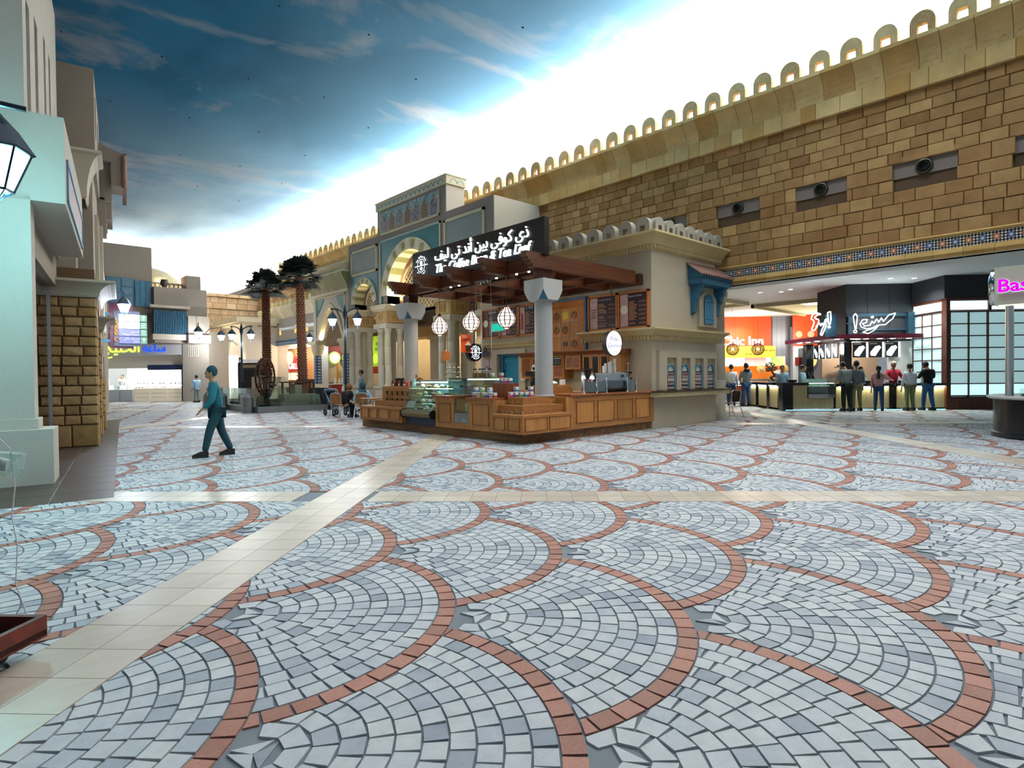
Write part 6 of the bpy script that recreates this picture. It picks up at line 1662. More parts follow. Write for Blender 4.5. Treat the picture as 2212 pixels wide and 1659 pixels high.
mb = MB(LW); mb.box(.88, 9.0, 6.6, .97, 11, 7.5); mb.build('eave_board', M_rooftile, to_)
# far part of the left front, down to the jewellery shop
tlf = thing('street_front', 'grey plaster left street front receding towards the watch shop', 'building', LW(-.3, 14, 0))
mb = MB(LW); mb.box(-2, 9.3, 2.9, .30, 11.5, 6.2); mb.box(-2, 11, 0, .2, 26, 6.0); mb.build('wall', M_lpd, tlf)
mb = MB(LW); mb.box(.22, 10.4, 1.45, .34, 10.62, 5.3); mb.build('corner_column', M_lcream, tlf)
# ---- wall lantern with cyan light
M_cyan_lamp = emit('cyan_white_lamp', 'd8ffff', 14)
M_lampglass = plain('lamp_glass_lit', 'e8f4ff', .3, var=0, emis='f0f8ff', es=5)
M_cyglass = plain('cyan_lamp_glass', 'd0f8ff', .3, var=0, emis='b8fbff', es=7)
M_iron = plain('blue_black_iron', '1f2e3a', .4, .5, var=0)
def street_lantern_parts(par, x, y, z, s, cyan=False, glow=None):
    """six-sided tapering lantern hanging with its cap at z"""
    mb = MB(); mb.lathe([(0,0),(.03*s,-.02*s),(.06*s,-.06*s),(.15*s,-.16*s),(.24*s,-.30*s),(.255*s,-.32*s),(.24*s,-.33*s)], x, y, 6, z); mb.build('cap', M_iron, par)
    mb = MB(); mb.lathe([(.215*s,-.33*s),(.11*s,-.62*s)], x, y, 6, z, caps=False); mb.build('glass', glow or M_lampglass, par)
    mb = MB()
    for k in range(6):
        a = 2*PI*k/6; mb.rod((x+.225*s*math.cos(a), y+.225*s*math.sin(a), z-.33*s), (x+.115*s*math.cos(a), y+.115*s*math.sin(a), z-.63*s), .010*s, 4)
        mb.tube([(x+.115*s*math.cos(a), y+.115*s*math.sin(a), z-.63*s), (x+.05*s*math.cos(a), y+.05*s*math.sin(a), z-.68*s), (x, y, z-.76*s)], .008*s, 4)
    mb.lathe([(.12*s,-.62*s),(.12*s,-.64*s),(.1*s,-.64*s)], x, y, 6, z, caps=False)
    mb.ball((x, y, z-.77*s), .02*s, 6, 4); mb.build('cage', M_iron, par)
    mb = MB(); mb.rod((x, y, z), (x, y, z+.12*s), .02*s, 6); mb.ball((x, y, z+.14*s), .028*s, 6, 4); mb.build('finial', M_iron, par)
o = Vector(LW(.0, -1.0, 0))
p_ = (.17, 8.28, 4.30)
t_ = thing('wall_lantern', 'large iron wall lantern with blazing cyan-white light at the upper left', 'lamp', p_)
street_lantern_parts(t_, p_[0], p_[1], p_[2], 1.40, glow=M_cyglass)
MB().rod((p_[0], p_[1], p_[2]-.62), (p_[0], p_[1], p_[2]-.78), .05, 8).build('burner', M_iron, t_)
mb = MB(); mb.tube([(p_[0]-.25, 10.1, p_[2]+.2), (p_[0]-.2, 9.2, p_[2]+.25), (p_[0], 8.35, p_[2]+.12)], .03, 8); mb.rod((p_[0]-.05,8.35,p_[2]+.07),(p_[0]+.28,8.35,p_[2]+.07),.03,6); mb.build('bracket', M_iron, t_)
lamp('POINT', 'wall_lantern_light', (p_[0]+.0, p_[1]+.0, p_[2]-.95), 210, (.35, .92, 1.0), .12)
lamp('POINT', 'wall_lantern_light', (p_[0]-.0, p_[1]+.45, p_[2]-.55), 75, (.35, .92, 1.0), .1)
# second lantern down the street
q_ = (2.96, 18.7, 3.66)
t_ = thing('wall_lantern', 'iron wall lantern with white glow hanging in front of the direction sign', 'lamp', q_)
street_lantern_parts(t_, q_[0], q_[1], q_[2], .72, glow=emit('white_lamp', 'eaf2ff', 6))
mb = MB(); mb.rod((q_[0]-.22,q_[1],q_[2]+.07),(q_[0]+.22,q_[1],q_[2]+.07),.014,6); mb.build('cross_bar', M_iron, t_)
mb = MB(); mb.rod((q_[0]-.8,q_[1],q_[2]+.09),(q_[0],q_[1],q_[2]+.09),.016,6); mb.build('bracket', M_iron, t_)
lamp('POINT', 'street_lantern_light', (q_[0]+.05, q_[1]-.3, q_[2]-.5), 150, (.72, .82, 1.0), .1)
# direction sign
s_ = (3.0, 19.7, 0)
t_ = thing('direction_sign', 'hanging direction sign with purple panels reading Prayer Room and ATM and green arrow tiles', 'sign', (s_[0], s_[1], 2.0))
M_lil = plain('lilac_panel', '7b7aa6', .4, var=.03, emis='8a88b8', es=.25); M_lil2 = plain('glowing_panel', 'dfe6ff', .4, var=0, emis='eef2ff', es=1.6)
M_gtile = plain('pale_green_tile', '78a486', .4, var=.03); M_swirl = plain('orange_swirl', 'e0902a', .5, var=.2, vs=6); M_maro = plain('maroon_board', '6a2a44', .5, var=.1, vs=3); M_sgrey = plain('slate_board', '5c6272', .5, var=.05)
X0 = s_[0]-.05; Yp = s_[1]
MB().box(2.77, Yp, 2.28, 3.32, Yp+.06, 3.56).build('back_board', M_maro, t_); MB().box(2.86, Yp-.03, 2.34, 3.49, Yp, 3.34).build('slate_board', M_sgrey, t_)
for k in range(4):
    z = 3.055-k*.212
    p = MB().box(2.98, Yp-.06, z, 3.48, Yp-.03, z+.19).build('name_panel', M_lil2 if k < 2 else M_lil, t_)
    g = MB().box(3.495, Yp-.06, z, 3.66, Yp-.03, z+.19).build('arrow_tile', M_gtile, t_)
    mb = MB(); cx = 3.578; up_ = k in (0, 3)
    if up_: mb.prism([(cx-.015,z+.04),(cx+.015,z+.04),(cx+.015,z+.13),(cx+.055,z+.11),(cx,z+.18),(cx-.055,z+.11),(cx-.015,z+.13)], 'y', Yp-.066, Yp-.06)
    else:
        for q in range(3): mb.box(cx-.05, Yp-.066, z+.05+q*.05, cx+.05, Yp-.06, z+.065+q*.05)
    mb.build('arrow', M_whitepaint, g)
    if k >= 2:
        text(('Prayer Room','ATM')[k-2], .075, M_whitepaint, (3.47, Yp-.065, z+.025), (1,0,0), (0,0,1), p, .002, 'lettering', align='RIGHT')
        text(arab(('المصلى','الصراف الآلي')[k-2].replace('آ','أ')), .075, M_whitepaint, (3.47, Yp-.065, z+.11), (1,0,0), (0,0,1), p, .002, 'arabic_lettering', align='RIGHT')
mb = MB()
for q in range(2): mb.tube([(2.91+.04*math.sin(j*1.1+q*PI), Yp-.05, 2.65+j*.04) for j in range(12)], .016, 5)
mb.tube([(2.92+.05*math.cos(j*.6), Yp-.05, 2.52+.06*math.sin(j*.6)) for j in range(9)], .014, 5); mb.build('painted_swirl', M_swirl, t_)
MB().box(2.5, Yp+.0, 2.45, 2.77, Yp+.08, 2.53).build('arm', M_tealm, t_); MB().box(2.5, Yp+.0, 3.2, 2.77, Yp+.08, 3.28).build('arm', M_tealm, t_)
# ================================================================== FAR WATCH SHOP BUILDING
tsb = thing('plaster_house', 'grey plaster house with teal shutter, dark grille and dome above the bright watch shop', 'building', (8, 40, 0))
mb = MB(); mb.box(3.5, 40, 4.0, 7.76, 46, 9.17); mb.build('tall_block', M_plaster_d, tsb)
mb = MB(); mb.box(7.76, 39.6, 3.55, 10.6, 46, 6.86); mb.build('low_block', M_plaster_d, tsb)
mb = MB(); mb.box(9.55, 39.9, 6.86, 10.35, 41.2, 7.72); mb.build('stair_block', M_plaster_d, tsb)
mb = MB(); mb.prism([(7.5,5.6),(9.55,5.6),(9.6,5.75),(7.45,5.75)], 'y', 39.2, 39.6); mb.box(7.6, 39.25, 3.72, 10.6, 39.6, 4.05); mb.build('grille_ledge', M_plaster, tsb)
mb = MB(); mb.box(9.45, 39.2, 4.0, 10.62, 39.6, 5.2); mb.box(9.42, 39.0, 3.55, 10.65, 39.6, 4.05); mb.build('corner_pier_block', M_plaster, tsb)
MB().box(7.65, 39.35, 4.05, 9.42, 39.6, 5.45).build('dark_recess', plain('dark_teal_recess', '0c2e38', .5, var=0), tsb)
for k in range(20):
    x = 7.68+k*.089; MB().box(x, 39.27, 4.07, x+.035, 39.33, 5.43).build('grille_bar', M_teal, tsb)
mb = MB(); mb.box(5.5, 39.93, 5.7, 6.85, 40, 7.25); mb.build('window_frame', M_teal, tsb)
for x in (5.6, 6.22):
    for z in (5.8, 6.3, 6.78): MB().box(x, 39.9, z, x+.52, 39.93, z+.4).build('pane', plain('slate_pane','4a6a7c',.2,var=.05), tsb)
for q in range(3): MB().box(6.87+q*.27, 39.86, 5.66, 7.12+q*.27, 39.93, 7.15).build('shutter_board', M_teal, tsb)
# roof terrace
m = MB(); m.lathe([(2.2*math.cos(a), 7.0+1.55*math.sin(a)) for a in [PI/2*k/8 for k in range(9)]], 8.0, 43.5, 24); m.build('dome', M_cream, tsb, True)
mb = MB(); mb.box(7.76, 40.9, 6.86, 9.6, 41.0, 6.95); mb.box(7.76, 40.9, 7.2, 9.6, 41.0, 7.3)
x = 7.8
while x < 9.6: mb.box(x, 40.92, 6.95, x+.1, 40.98, 7.2); x += .25
mb.build('balustrade', M_cream, tsb)
t_ = thing('urn', 'dark clay urn standing on the plaster parapet below the dome', 'urn', (8.35, 39.8, 6.86)); MB().lathe([(.1,0),(.2,.15),(.23,.3),(.18,.42),(.21,.46),(0,.46)], 8.35, 39.8, 14, 6.86).build('body', plain('dark_clay','3a302a',.6,var=.1), t_, True)
lamp('POINT', 'dome_light', (8.6, 41.4, 7.4), 60, (1,.75,.45), .1)
# shop front in the floor-grid frame
twz = thing('watch_shop', 'bright white watch shop with blue Arabic sign and navy window surround at the far left', 'shop', BW(-24.5, 36, 0))
M_sf = plain('shop_fascia_white', 'd5d6d8', .6, var=0)
mb = MB(BW); mb.box(-29, 35.3, 2.90, -21.3, 36.6, 3.75); mb.build('fascia', M_sf, twz)
mb = MB(BW); mb.box(-22.05, 35.3, 0, -21.5, 35.9, 3.2); mb.build('white_jamb', M_sf, twz)
mb = MB(BW); mb.box(-21.95, 35.2, 0, -20.3, 37.5, 4.3); mb.build('plaster_pier', M_plaster, twz)
mb = MB(BW); mb.box(-21.58, 35.17, 2.78, -20.95, 35.2, 3.42); g_ = mb.build('vent_plate', M_whitepaint2, twz)
mb = MB(BW)
for a in range(5):
    for b in range(6): mb.ball((-21.5+a*.12, 35.165, 2.85+b*.10), .034, 6, 4)
mb.build('vent_hole', M_black, g_)
mb = MB(BW); mb.box(-29, 36.2, 2.1, -22.0, 36.3, 2.9); mb.build('inner_bulkhead', plain('warm_white', 'efe3d2', .6, var=0), twz)
mb = MB(BW); mb.box(-24.7, 35.9, 1.98, -22.2, 36.1, 2.3); mb.box(-22.5, 35.9, 0, -22.2, 36.1, 2.3); mb.build('navy_surround', plain('navy_blue', '1d2a5c', .4, var=0), twz)
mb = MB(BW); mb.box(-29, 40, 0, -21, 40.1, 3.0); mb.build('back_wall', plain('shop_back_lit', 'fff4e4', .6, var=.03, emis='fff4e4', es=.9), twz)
mb = MB(BW); mb.box(-29, 36, 2.95, -21, 40, 3.0); mb.build('shop_ceiling', M_softwhite, twz)
for k in range(3):
    x0 = -25.7+k*1.1
    mb = MB(BW); mb.box(x0+.02, 36.15, .95, x0+1.06, 36.2, 1.9); mb.build('lit_window', plain('lit_display','fffaf0',.4,var=.0,emis='fffaf0',es=1.3), twz)
    mb = MB(BW); mb.box(x0, 36.0, 0, x0+1.08, 36.6, .82); mb.build('drawer_unit', plain('cream_unit','f0e6cc',.4,var=.03,emis='f0e0c0',es=.25), twz)
    mb = MB(BW)
    for z in (.25, .5): mb.box(x0+.1, 35.99, z, x0+.98, 36.0, z+.015)
    mb.build('drawer_line', M_silver, twz)
    mb = MB(BW)
    for j in range(14): mb.ct = rb.random(); xx = x0+.1+rb.random()*.85; zz = rb.choice((.84,.84,1.1,1.12)); mb.ball((xx, 36.08, zz+.03), .035, 6, 4)
    g_ = mb.build('watches_on_stands', plain('watch_goods','6a4a3a',.3,.5,var=.4,vs=6), twz); g_['kind'] = 'stuff'
for k in range(4):
    x0 = -29+k*.85
    mb = MB(BW); mb.box(x0, 35.8, 0, x0+.8, 36.4, .75); mb.build('glass_counter_base', M_sf, twz); mb = MB(BW); mb.box(x0, 35.8, .75, x0+.8, 36.4, 1.02); mb.build('glass_counter_top', M_glassg, twz)
o_ = Vector(BW(-23.8, 35.28, 3.1)); R_b = Vector((CA, -SA, 0)); 
M_bluel = emit('blue_letters', '1448e8', 2.2); M_limel = emit('lime_letters', 'e4ff50', 2.4)
text(arab('ساعة'), .55, M_bluel, tuple(o_), tuple(R_b), (0,0,1), twz, .02, 'arabic_lettering', width=1.45)
text(arab('الخليج'), .55, M_limel, BW(-25.9, 35.28, 3.1), tuple(R_b), (0,0,1), twz, .02, 'arabic_lettering', width=2.3)
for x in (-27.5, -25, -23): lamp('POINT', 'watch_shop_lamp', BW(x, 37.2, 2.6), 220, (1,.95,.88), .25)
lamp('SPOT', 'watch_front_spot', BW(-21.4, 34.6, 4.0), 200, (.9,.85,1), .1, (0,0,0), None, 1.6, .8)
# dark information kiosk by the arch
t_ = thing('black_kiosk', 'tall black kiosk with a pale sign on top behind the pond', 'kiosk', (10.6, 35, 0))
mb = MB(BW); xk = -17.0
mb.box(-17.55, 33.4, 0, -16.15, 33.9, 2.3); mb.build('cabinet', plain('navy_black','12141f',.35,var=0), t_)
mb = MB(BW); mb.box(-17.35, 33.36, .9, -16.35, 33.4, 1.85); mb.build('dark_screen', M_signblk, t_); mb = MB(BW); mb.box(-17.35, 33.37, 2.0, -16.35, 33.4, 2.18); mb.build('gold_strip', plain('dull_gold','7a6a44',.4,var=.1), t_)
mb = MB(BW); mb.box(-17.45, 33.4, 2.34, -16.25, 33.5, 2.5); mb.build('name_board', M_whitepaint, t_)
# street lamps
def arm_lamp(x, y, z, lab, d, s=1.0, energy=110, glow=None, post=None):
    t_ = thing('street_lamp', lab, 'street lamp', (x, y, z), 'iron street lanterns'); return t_
def lantern_set(t_, x, y, z, s, glow, energy):
    street_lantern_parts(t_, x, y, z, s, glow=glow)
    lamp('POINT', 'street_lantern_light', (x, y, z-.9*s), energy, (.93, .95, 1.0), .1)
M_bl = emit('lamp_blaze', 'f4f7ff', 5)
def twin_post(x, y, z, hs, lab, s, span, energy=90):
    t_ = thing('street_lamp', lab, 'street lamp', (x, y, 0), 'twin-arm street lamps')
    dx, dy = CA*span, -SA*span
    m = MB(); m.lathe([(.11,0),(.11,.25),(.06,.35),(.055,1.2),(.07,1.22),(.05,1.3),(.045,z-.35),(.09,z-.15),(.07,z),(.03,z+.2),(0,z+.3)], x, y, 12); m.build('post', M_iron, t_, True)
    for sg in (-1, 1):
        mb = MB(); mb.tube([(x+sg*dx*q, y+sg*dy*q, z-.12+.22*math.sin(min(1, q*1.3)*PI/2)) for q in (0,.2,.4,.6,.8,1.0,1.15)], .028, 6); mb.build('arm', M_iron, t_)
        lantern_set(t_, x+sg*dx, y+sg*dy, z+.0, s, M_bl, energy)
twin_post(11.18, 22.35, 4.10, 0, 'tall twin-lantern black street lamp between the palm and the gate', .95, .52)
twin_post(10.04, 31.5, 3.95, 0, 'twin-lantern black street lamp behind the pond, left of the palms', .9, .50)
def bracket_lamp(x, y, z, wx, wy, s, lab, energy=90):
    t_ = thing('wall_lantern', lab, 'lamp', (x, y, z), 'bracket wall lanterns')
    MB().tube([(wx, wy, z-.15), (wx+(x-wx)*.3, wy+(y-wy)*.3, z+.1), (x, y, z+.12)], .02, 6).build('bracket', M_iron, t_); lantern_set(t_, x, y, z, s, M_bl, energy)
bracket_lamp(7.9, 28.1, 4.0, 7.3, 28.6, .72, 'single bracket lantern with teal cap beside the grilled balcony', 60) if False else None
bracket_lamp(9.75, 38.2, 4.55, 9.9, 39.2, 1.15, 'blazing bracket lantern on the corner of the grilled balcony', 240)
bracket_lamp(10.95, 38.0, 4.35, 10.4, 39.2, 1.05, 'dark capped bracket lantern right of the grilled balcony corner', 60)
bracket_lamp(11.9, 41.0, 3.75, 12.8, 41.0, 1.05, 'small bracket lantern glowing by the far round arch', 160)
bracket_lamp(14.55, 33.6, 4.05, 15.5, 33.6, .85, 'bracket lantern on the plaster wall beside the right palm', 120)
bracket_lamp(14.5, 42.0, 3.7, 15.5, 42.0, .9, 'bracket lantern half hidden by the left palm trunk', 120)
lamp('POINT', 'alley_light', (11.0, 48.0, 3.0), 500, (1,.92,.8), .3)
tag(MB().box(11.3, 46.3, 2.0, 12.1, 46.35, 2.5).build('arch_sign', plain('purple_sign','5a4a9a',.5,var=.05,emis='6a5ab0',es=.4)), 'small purple sign beneath the far round arch', 'sign')
tag(MB().box(12.15, 46.3, 2.0, 12.55, 46.35, 2.5).build('arch_sign', plain('yellow_sign','e0b050',.5,var=.1,emis='e0b050',es=.8)), 'small yellow patterned sign beside the purple one under the far arch', 'sign')
mb = MB(); mb.box(9.5, 48.6, 0, 13, 48.7, 6); tag(mb.build('alley_back_wall', M_pink), 'sandstone wall seen through the far round arch', 'wall')
# ================================================================== FOOD COURT ON THE RIGHT (floor-grid frame)
def BB(*a): return MB(BW)
def bb(x0, y0, z0, x1, y1, z1, nm, mat, par, ct=.5):
    m = MB(BW); m.ct = ct; m.box(x0, y0, z0, x1, y1, z1); return m.build(nm, mat, par)
mb = MB(); mb.quad((16.9,-8,4.9),(16.9,30,4.9),(46,30,4.9),(46,-8,4.9)); c2 = mb.build('ceiling_food_court', M_softwhite); c2['kind'] = 'structure'; c2.name = 'ceiling.001'
R_b = (CA, -SA, 0)
M_char = plain('charcoal_panel', '26262b', .6, var=.04); M_navyb = plain('dark_teal_steel', '0f3242', .5, var=.03); M_bamboo = wood('bamboo', 'bfa978', 'd9c797', .4, 'z', 1.4)
M_blk = plain('gloss_black', '0c0d10', .15, var=0); M_maroon2 = plain('maroon_fascia', '5a1224', .35, var=.03)
# black tower of the Japanese kitchen
tk2 = thing('sushi_kitchen', 'dark-panelled kitchen stall with glowing scribbled signs, maroon canopy and lit menu pictures', 'stall', BW(13, 25, 0))
bb(12.25, 24.0, 2.62, 14.8, 26.4, 4.9, 'charcoal_tower', M_char, tk2); bb(14.8, 22.12, 4.05, 18.5, 26.0, 4.9, 'charcoal_upper', M_char, tk2)
for k in range(3): bb(12.25+.85*k+.84, 23.99, 2.9, 12.25+.85*k+.845, 24.0, 4.9, 'panel_joint', M_blk, tk2)
bb(12.25, 23.9, 3.60, 14.75, 24.0, 3.72, 'steel_beam', M_navyb, tk2); bb(12.25, 23.9, 3.30, 13.0, 24.0, 3.36, 'steel_beam', M_navyb, tk2); bb(12.3, 23.9, 2.75, 12.45, 24.0, 3.7, 'steel_post', M_navyb, tk2)
bb(14.55, 23.8, 2.7, 14.8, 24.0, 3.75, 'steel_post', M_navyb, tk2); bb(12.7, 23.9, 3.05, 14.55, 23.98, 3.1, 'steel_beam', M_navyb, tk2)
bb(12.15, 23.95, 0, 12.45, 24.3, 2.62, 'black_column', M_blk, tk2); bb(11.6, 26.0, 0, 11.9, 26.3, 2.62, 'black_column', M_blk, tk2)
bb(11.1, 22.9, 2.68, 14.55, 24.0, 2.84, 'canopy', M_maroon2, tk2); bb(11.1, 24.0, 2.68, 12.3, 27.0, 2.84, 'canopy_side', M_maroon2, tk2)
for x, y in ((11.5,23.2),(12.1,23.2),(12.6,23.2),(13.1,23.2),(13.6,23.2),(14.2,23.2),(11.4,24.6),(11.4,25.4),(11.4,26.2)):
    m = MB(BW); m.lathe([(.09,0),(.09,-.012),(0,-.012)], x, y, 12, 2.68, caps=False); m.build('canopy_downlight', emit('canopy_led','ffffff',9), tk2)
for x in (11.6, 12.8, 14.0): lamp('SPOT', 'canopy_spot', BW(x, 23.3, 2.64), 60, (.95,1,.98), .06, (0,0,0), None, 2.2, .9)
# lit menu pictures
M_menub = plain('menu_black', '1b1f22', .4, var=0); M_menul = plain('menu_lit_white','f2ffff',.4,var=.15,vs=9,emis='e8ffff',es=1.5)
for k in range(3):
    x = 12.46+k*.62; p = bb(x, 23.86, 1.98, x+.50, 23.9, 2.58, 'menu_picture', M_menub, tk2)
    m = MB(BW); m.T = lambda a, b, c, x=x: BW(x+.25+a, 23.85-c, 2.25+b)
    m.prism([(-.2,-.2),(-.02,-.22),(.2,.12),(.14,.2),(-.03,.16),(-.21,-.06)], 'z', 0, .005); m.build('lit_dish_print', M_menul, p)
    m = MB(BW); m.box(x+.02, 23.84, 2.5, x+.3, 23.86, 2.54); m.build('menu_title', M_whitepaint, p)
    bb(x+.50, 23.85, 1.98, x+.57, 23.9, 2.58, 'light_strip', emit('strip_white','ffffff',2.2), tk2)
for k in range(5):
    y = 24.35+k*.55; p = bb(12.10, y, 1.98, 12.14, y+.42, 2.58, 'menu_picture', M_menub, tk2)
    m = MB(BW); m.prism([(y+.05,2.05),(y+.2,2.03),(y+.38,2.35),(y+.3,2.45),(y+.08,2.25)], 'x', 12.09, 12.10); m.build('lit_dish_print', M_menul, p)
    bb(12.10, y+.42, 1.98, 12.14, y+.5, 2.58, 'light_strip', emit('strip_white','ffffff',2.2), tk2)
# kitchen inside
M_wtile = plain('white_wall_tile', 'e8e6e0', .25, var=.02); M_ptile = plain('peach_wall_tile', 'd3b090', .3, var=.04)
bb(12.4, 26.3, 0, 14.8, 26.4, 2.62, 'kitchen_back_wall', M_ptile, tk2); bb(13.9, 24.0, 0, 14.8, 24.1, 2.62, 'white_panel', M_wtile, tk2); bb(11.7, 27.5, 0, 12.3, 27.6, 2.62, 'white_partition', M_wtile, tk2); bb(11.9, 26.9, .0, 12.0, 27.5, 2.5, 'dark_jamb', M_blk, tk2)
for k in range(3): bb(12.7+.03*k, 25.6, 1.15+k*.22, 13.5, 26.0, 1.20+k*.22, 'steel_shelf', M_steel, tk2)
m = MB(BW)
for k in range(12): m.ct = rb.random(); xx = 12.75+rb.random()*.7; m.box(xx, 25.6, 1.2+.22*(k % 3), xx+.09, 25.75, 1.27+.22*(k % 3))
g_ = m.build('kitchen_tins', plain('kitchen_stuff','6a5a50',.4,.2,var=.4,vs=10), tk2); g_['kind'] = 'stuff'
bb(14.0, 23.94, 1.2, 14.12, 24.0, 1.55, 'hand_dispenser', M_whitepaint, tk2); bb(11.75, 27.4, 1.75, 12.0, 27.5, 2.1, 'red_notice', M_redpack, tk2)
lamp('POINT', 'kitchen_lamp', BW(13.2, 25.2, 2.4), 90, (1,.95,.86), .2); lamp('POINT', 'kitchen_lamp', BW(11.2, 26.0, 2.4), 70, (1,.97,.92), .2)
# counter
tcn2 = thing('sushi_counter', 'long black-topped bamboo counter glowing under its edge, before the dark kitchen stall', 'counter', BW(12, 22.4, 0))
bb(9.0, 22.1, .93, 9.95, 23.0, 1.03, 'black_top', M_blk, tcn2); bb(10.9, 22.05, .88, 14.9, 22.9, .97, 'black_top', M_blk, tcn2); bb(8.95, 22.9, .93, 9.8, 26.6, 1.03, 'black_top', M_blk, tcn2)
bb(9.05, 22.2, .06, 14.9, 22.8, .88, 'carcass', M_char, tcn2); bb(9.05, 22.8, .06, 9.7, 26.6, .9, 'carcass_side', M_char, tcn2)
for x0, x1 in ((9.37,10.85),(10.95,12.85),(13.1,14.85)): bb(x0, 22.15, .08, x1, 22.2, .46 if x0 < 10 else .86, 'bamboo_panel', M_bamboo, tcn2)
bb(9.37, 22.15, .46, 9.9, 22.2, .93, 'bamboo_panel', M_bamboo, tcn2)
bb(9.0, 22.1, 0, 9.37, 22.5, .93, 'black_post', M_blk, tcn2); bb(12.85, 22.12, 0, 13.1, 22.3, .9, 'black_post', M_blk, tcn2)
for y0, y1 in ((22.6,23.35),(23.65,24.5),(24.8,25.5),(25.75,26.5)):
    bb(9.0, y0, .08, 9.05, y1, .90, 'bamboo_panel', M_bamboo, tcn2); bb(8.98, y1, 0, 9.06, y1+.25, .93, 'black_post', M_blk, tcn2)
M_und = emit('under_edge_glow', 'f4ffd0', 5)
for x0, x1 in ((11.0,12.8),(13.15,14.8)): bb(x0, 22.08, .865, x1, 22.11, .875, 'edge_light', M_und, tcn2)
for y0, y1 in ((22.6,23.35),(23.65,24.5),(24.8,25.5)): bb(8.96, y0, .915, 8.98, y1, .925, 'edge_light', M_und, tcn2)
def barea(x, y, z, sx, e, c, rot=0):
    l = lamp('AREA', 'counter_edge_glow', BW(x, y, z), e, c, sx, None, .05); l.rotation_euler = (0, 0, -.7864+rot); return l
barea(11.9, 22.11, .86, 1.8, 14, (.95,1,.75)); barea(14.0, 22.11, .86, 1.6, 14, (.95,1,.75)); barea(8.97, 23.9, .9, 3.0, 18, (.9,1,.85), PI/2)
bb(9.1, 22.06, .0, 14.8, 22.1, .03, 'cyan_toe_light', emit('cyan_toe', '9fe8ff', 1.2), tcn2)
bb(14.75, 22.3, .72, 15.2, 22.9, .78, 'side_shelf', M_blk, tcn2)
tgc = thing('chilled_case', 'boxy glass chilled display case set in the bamboo counter', 'display case', BW(10.4, 22.2, .45))
bb(9.92, 22.05, .46, 10.86, 22.7, .60, 'steel_base', M_steel, tgc); bb(9.93, 22.06, .60, 10.85, 22.08, 1.17, 'glass_front', M_glassg, tgc); bb(9.93, 22.06, 1.17, 10.85, 22.7, 1.18, 'glass_top', M_glassg, tgc)
bb(9.95, 22.65, .6, 10.85, 22.7, 1.15, 'back_panel', plain('case_pale','cfe8e0',.4,var=.03), tgc); bb(9.95, 22.15, .85, 10.85, 22.65, .86, 'glass_shelf', M_glassg, tgc); bb(9.95, 22.1, .99, 10.83, 22.14, 1.01, 'tube_light', emit('case_tube','dffff6',9), tgc)
m = MB(BW)
for k in range(9): m.ct = rb.random(); m.box(10.0+k*.09, 22.3, .86, 10.06+k*.09, 22.4, .93)
g_ = m.build('packed_sushi', plain('sushi_bits','b8c8a0',.5,var=.4,vs=12), tgc); g_['kind'] = 'stuff'
# scribbled neon names
M_neon = emit('neon_white', 'f4fdff', 3.0)
def scrib(par, pts, x0, z0, s, yb, nm='neon_tube', r=.022):
    m = MB(BW); m.tube([(x0+p[0]*s, yb, z0+p[1]*s) for p in pts], r, 6); return m.build(nm, M_neon, par)
ts1 = thing('neon_sign', 'white outlined scribble neon sign with exclamation mark at the canopy corner', 'sign', BW(10.9, 22.8, 3.3), 'white neon signs of the sushi stall')
S_ = [(.9,1.9),(.45,2.0),(.1,1.7),(.0,1.35),(.25,1.2),(.3,.9),(.1,.4),(.05,.2),(.3,.1),(.6,.5),(.8,1.1),(.75,1.3),(.5,1.35),(.35,1.5),(.6,1.75),(1.0,1.8),(.9,1.9)]
scrib(ts1, S_, 10.35, 2.95, .36, 22.8); scrib(ts1, [(.5,.5),(.8,.95),(1.0,.6),(1.1,.9),(1.3,.6),(1.35,1.0),(1.55,.7),(1.3,.0),(1.1,-.4),(.95,-.3),(1.15,.3),(1.3,.6)], 10.35, 2.95, .36, 22.8)
scrib(ts1, [(1.4,1.2),(1.6,1.35),(1.7,1.1),(1.5,1.0),(1.4,1.2)], 10.35, 2.95, .36, 22.8); scrib(ts1, [(1.8,.75),(1.7,2.0),(2.0,2.1),(2.05,1.3),(1.95,.75),(1.8,.75)], 10.35, 2.95, .36, 22.8); scrib(ts1, [(1.75,.55),(1.95,.55),(1.95,.4),(1.75,.4),(1.75,.55)], 10.35, 2.95, .36, 22.8)
bb(10.9, 22.85, 2.75, 11.3, 22.9, 3.6, 'sign_post', M_navyb, ts1)
ts2 = thing('neon_sign', 'white outlined Arabic scribble neon sign with exclamation mark on the dark tower', 'sign', BW(13.3, 23.7, 3.3), 'white neon signs of the sushi stall')
scrib(ts2, [(.1,.2),(.0,.9),(.12,1.05),(.22,.9),(.15,.2),(.1,.2)], 12.38, 2.95, .72, 23.7, r=.018); scrib(ts2, [(.02,.1),(.1,.14),(.2,.1),(.16,.0),(.05,.0),(.02,.1)], 12.38, 2.95, .72, 23.7, r=.018)
scrib(ts2, [(.45,.3),(.35,.45),(.5,.7),(.75,.72),(.7,.55),(.5,.5),(.6,.35),(.9,.4),(1.0,.62),(1.1,.5),(1.25,.75),(1.35,.55),(1.5,.8),(1.6,.6),(1.9,.95),(2.25,1.05),(2.1,.75),(1.7,.42),(1.3,.4),(1.0,.25),(.7,.2),(.45,.3)], 12.38, 2.95, .72, 23.7, r=.018)
scrib(ts2, [(.5,.02),(.8,-.05),(1.1,.12),(1.35,.38),(1.05,.22),(.75,.12),(.5,.02)], 12.38, 2.95, .72, 23.7, r=.018); scrib(ts2, [(.95,.85),(1.05,.9),(1.08,.82),(.98,.8),(.95,.85)], 12.38, 2.95, .72, 23.7, r=.018)
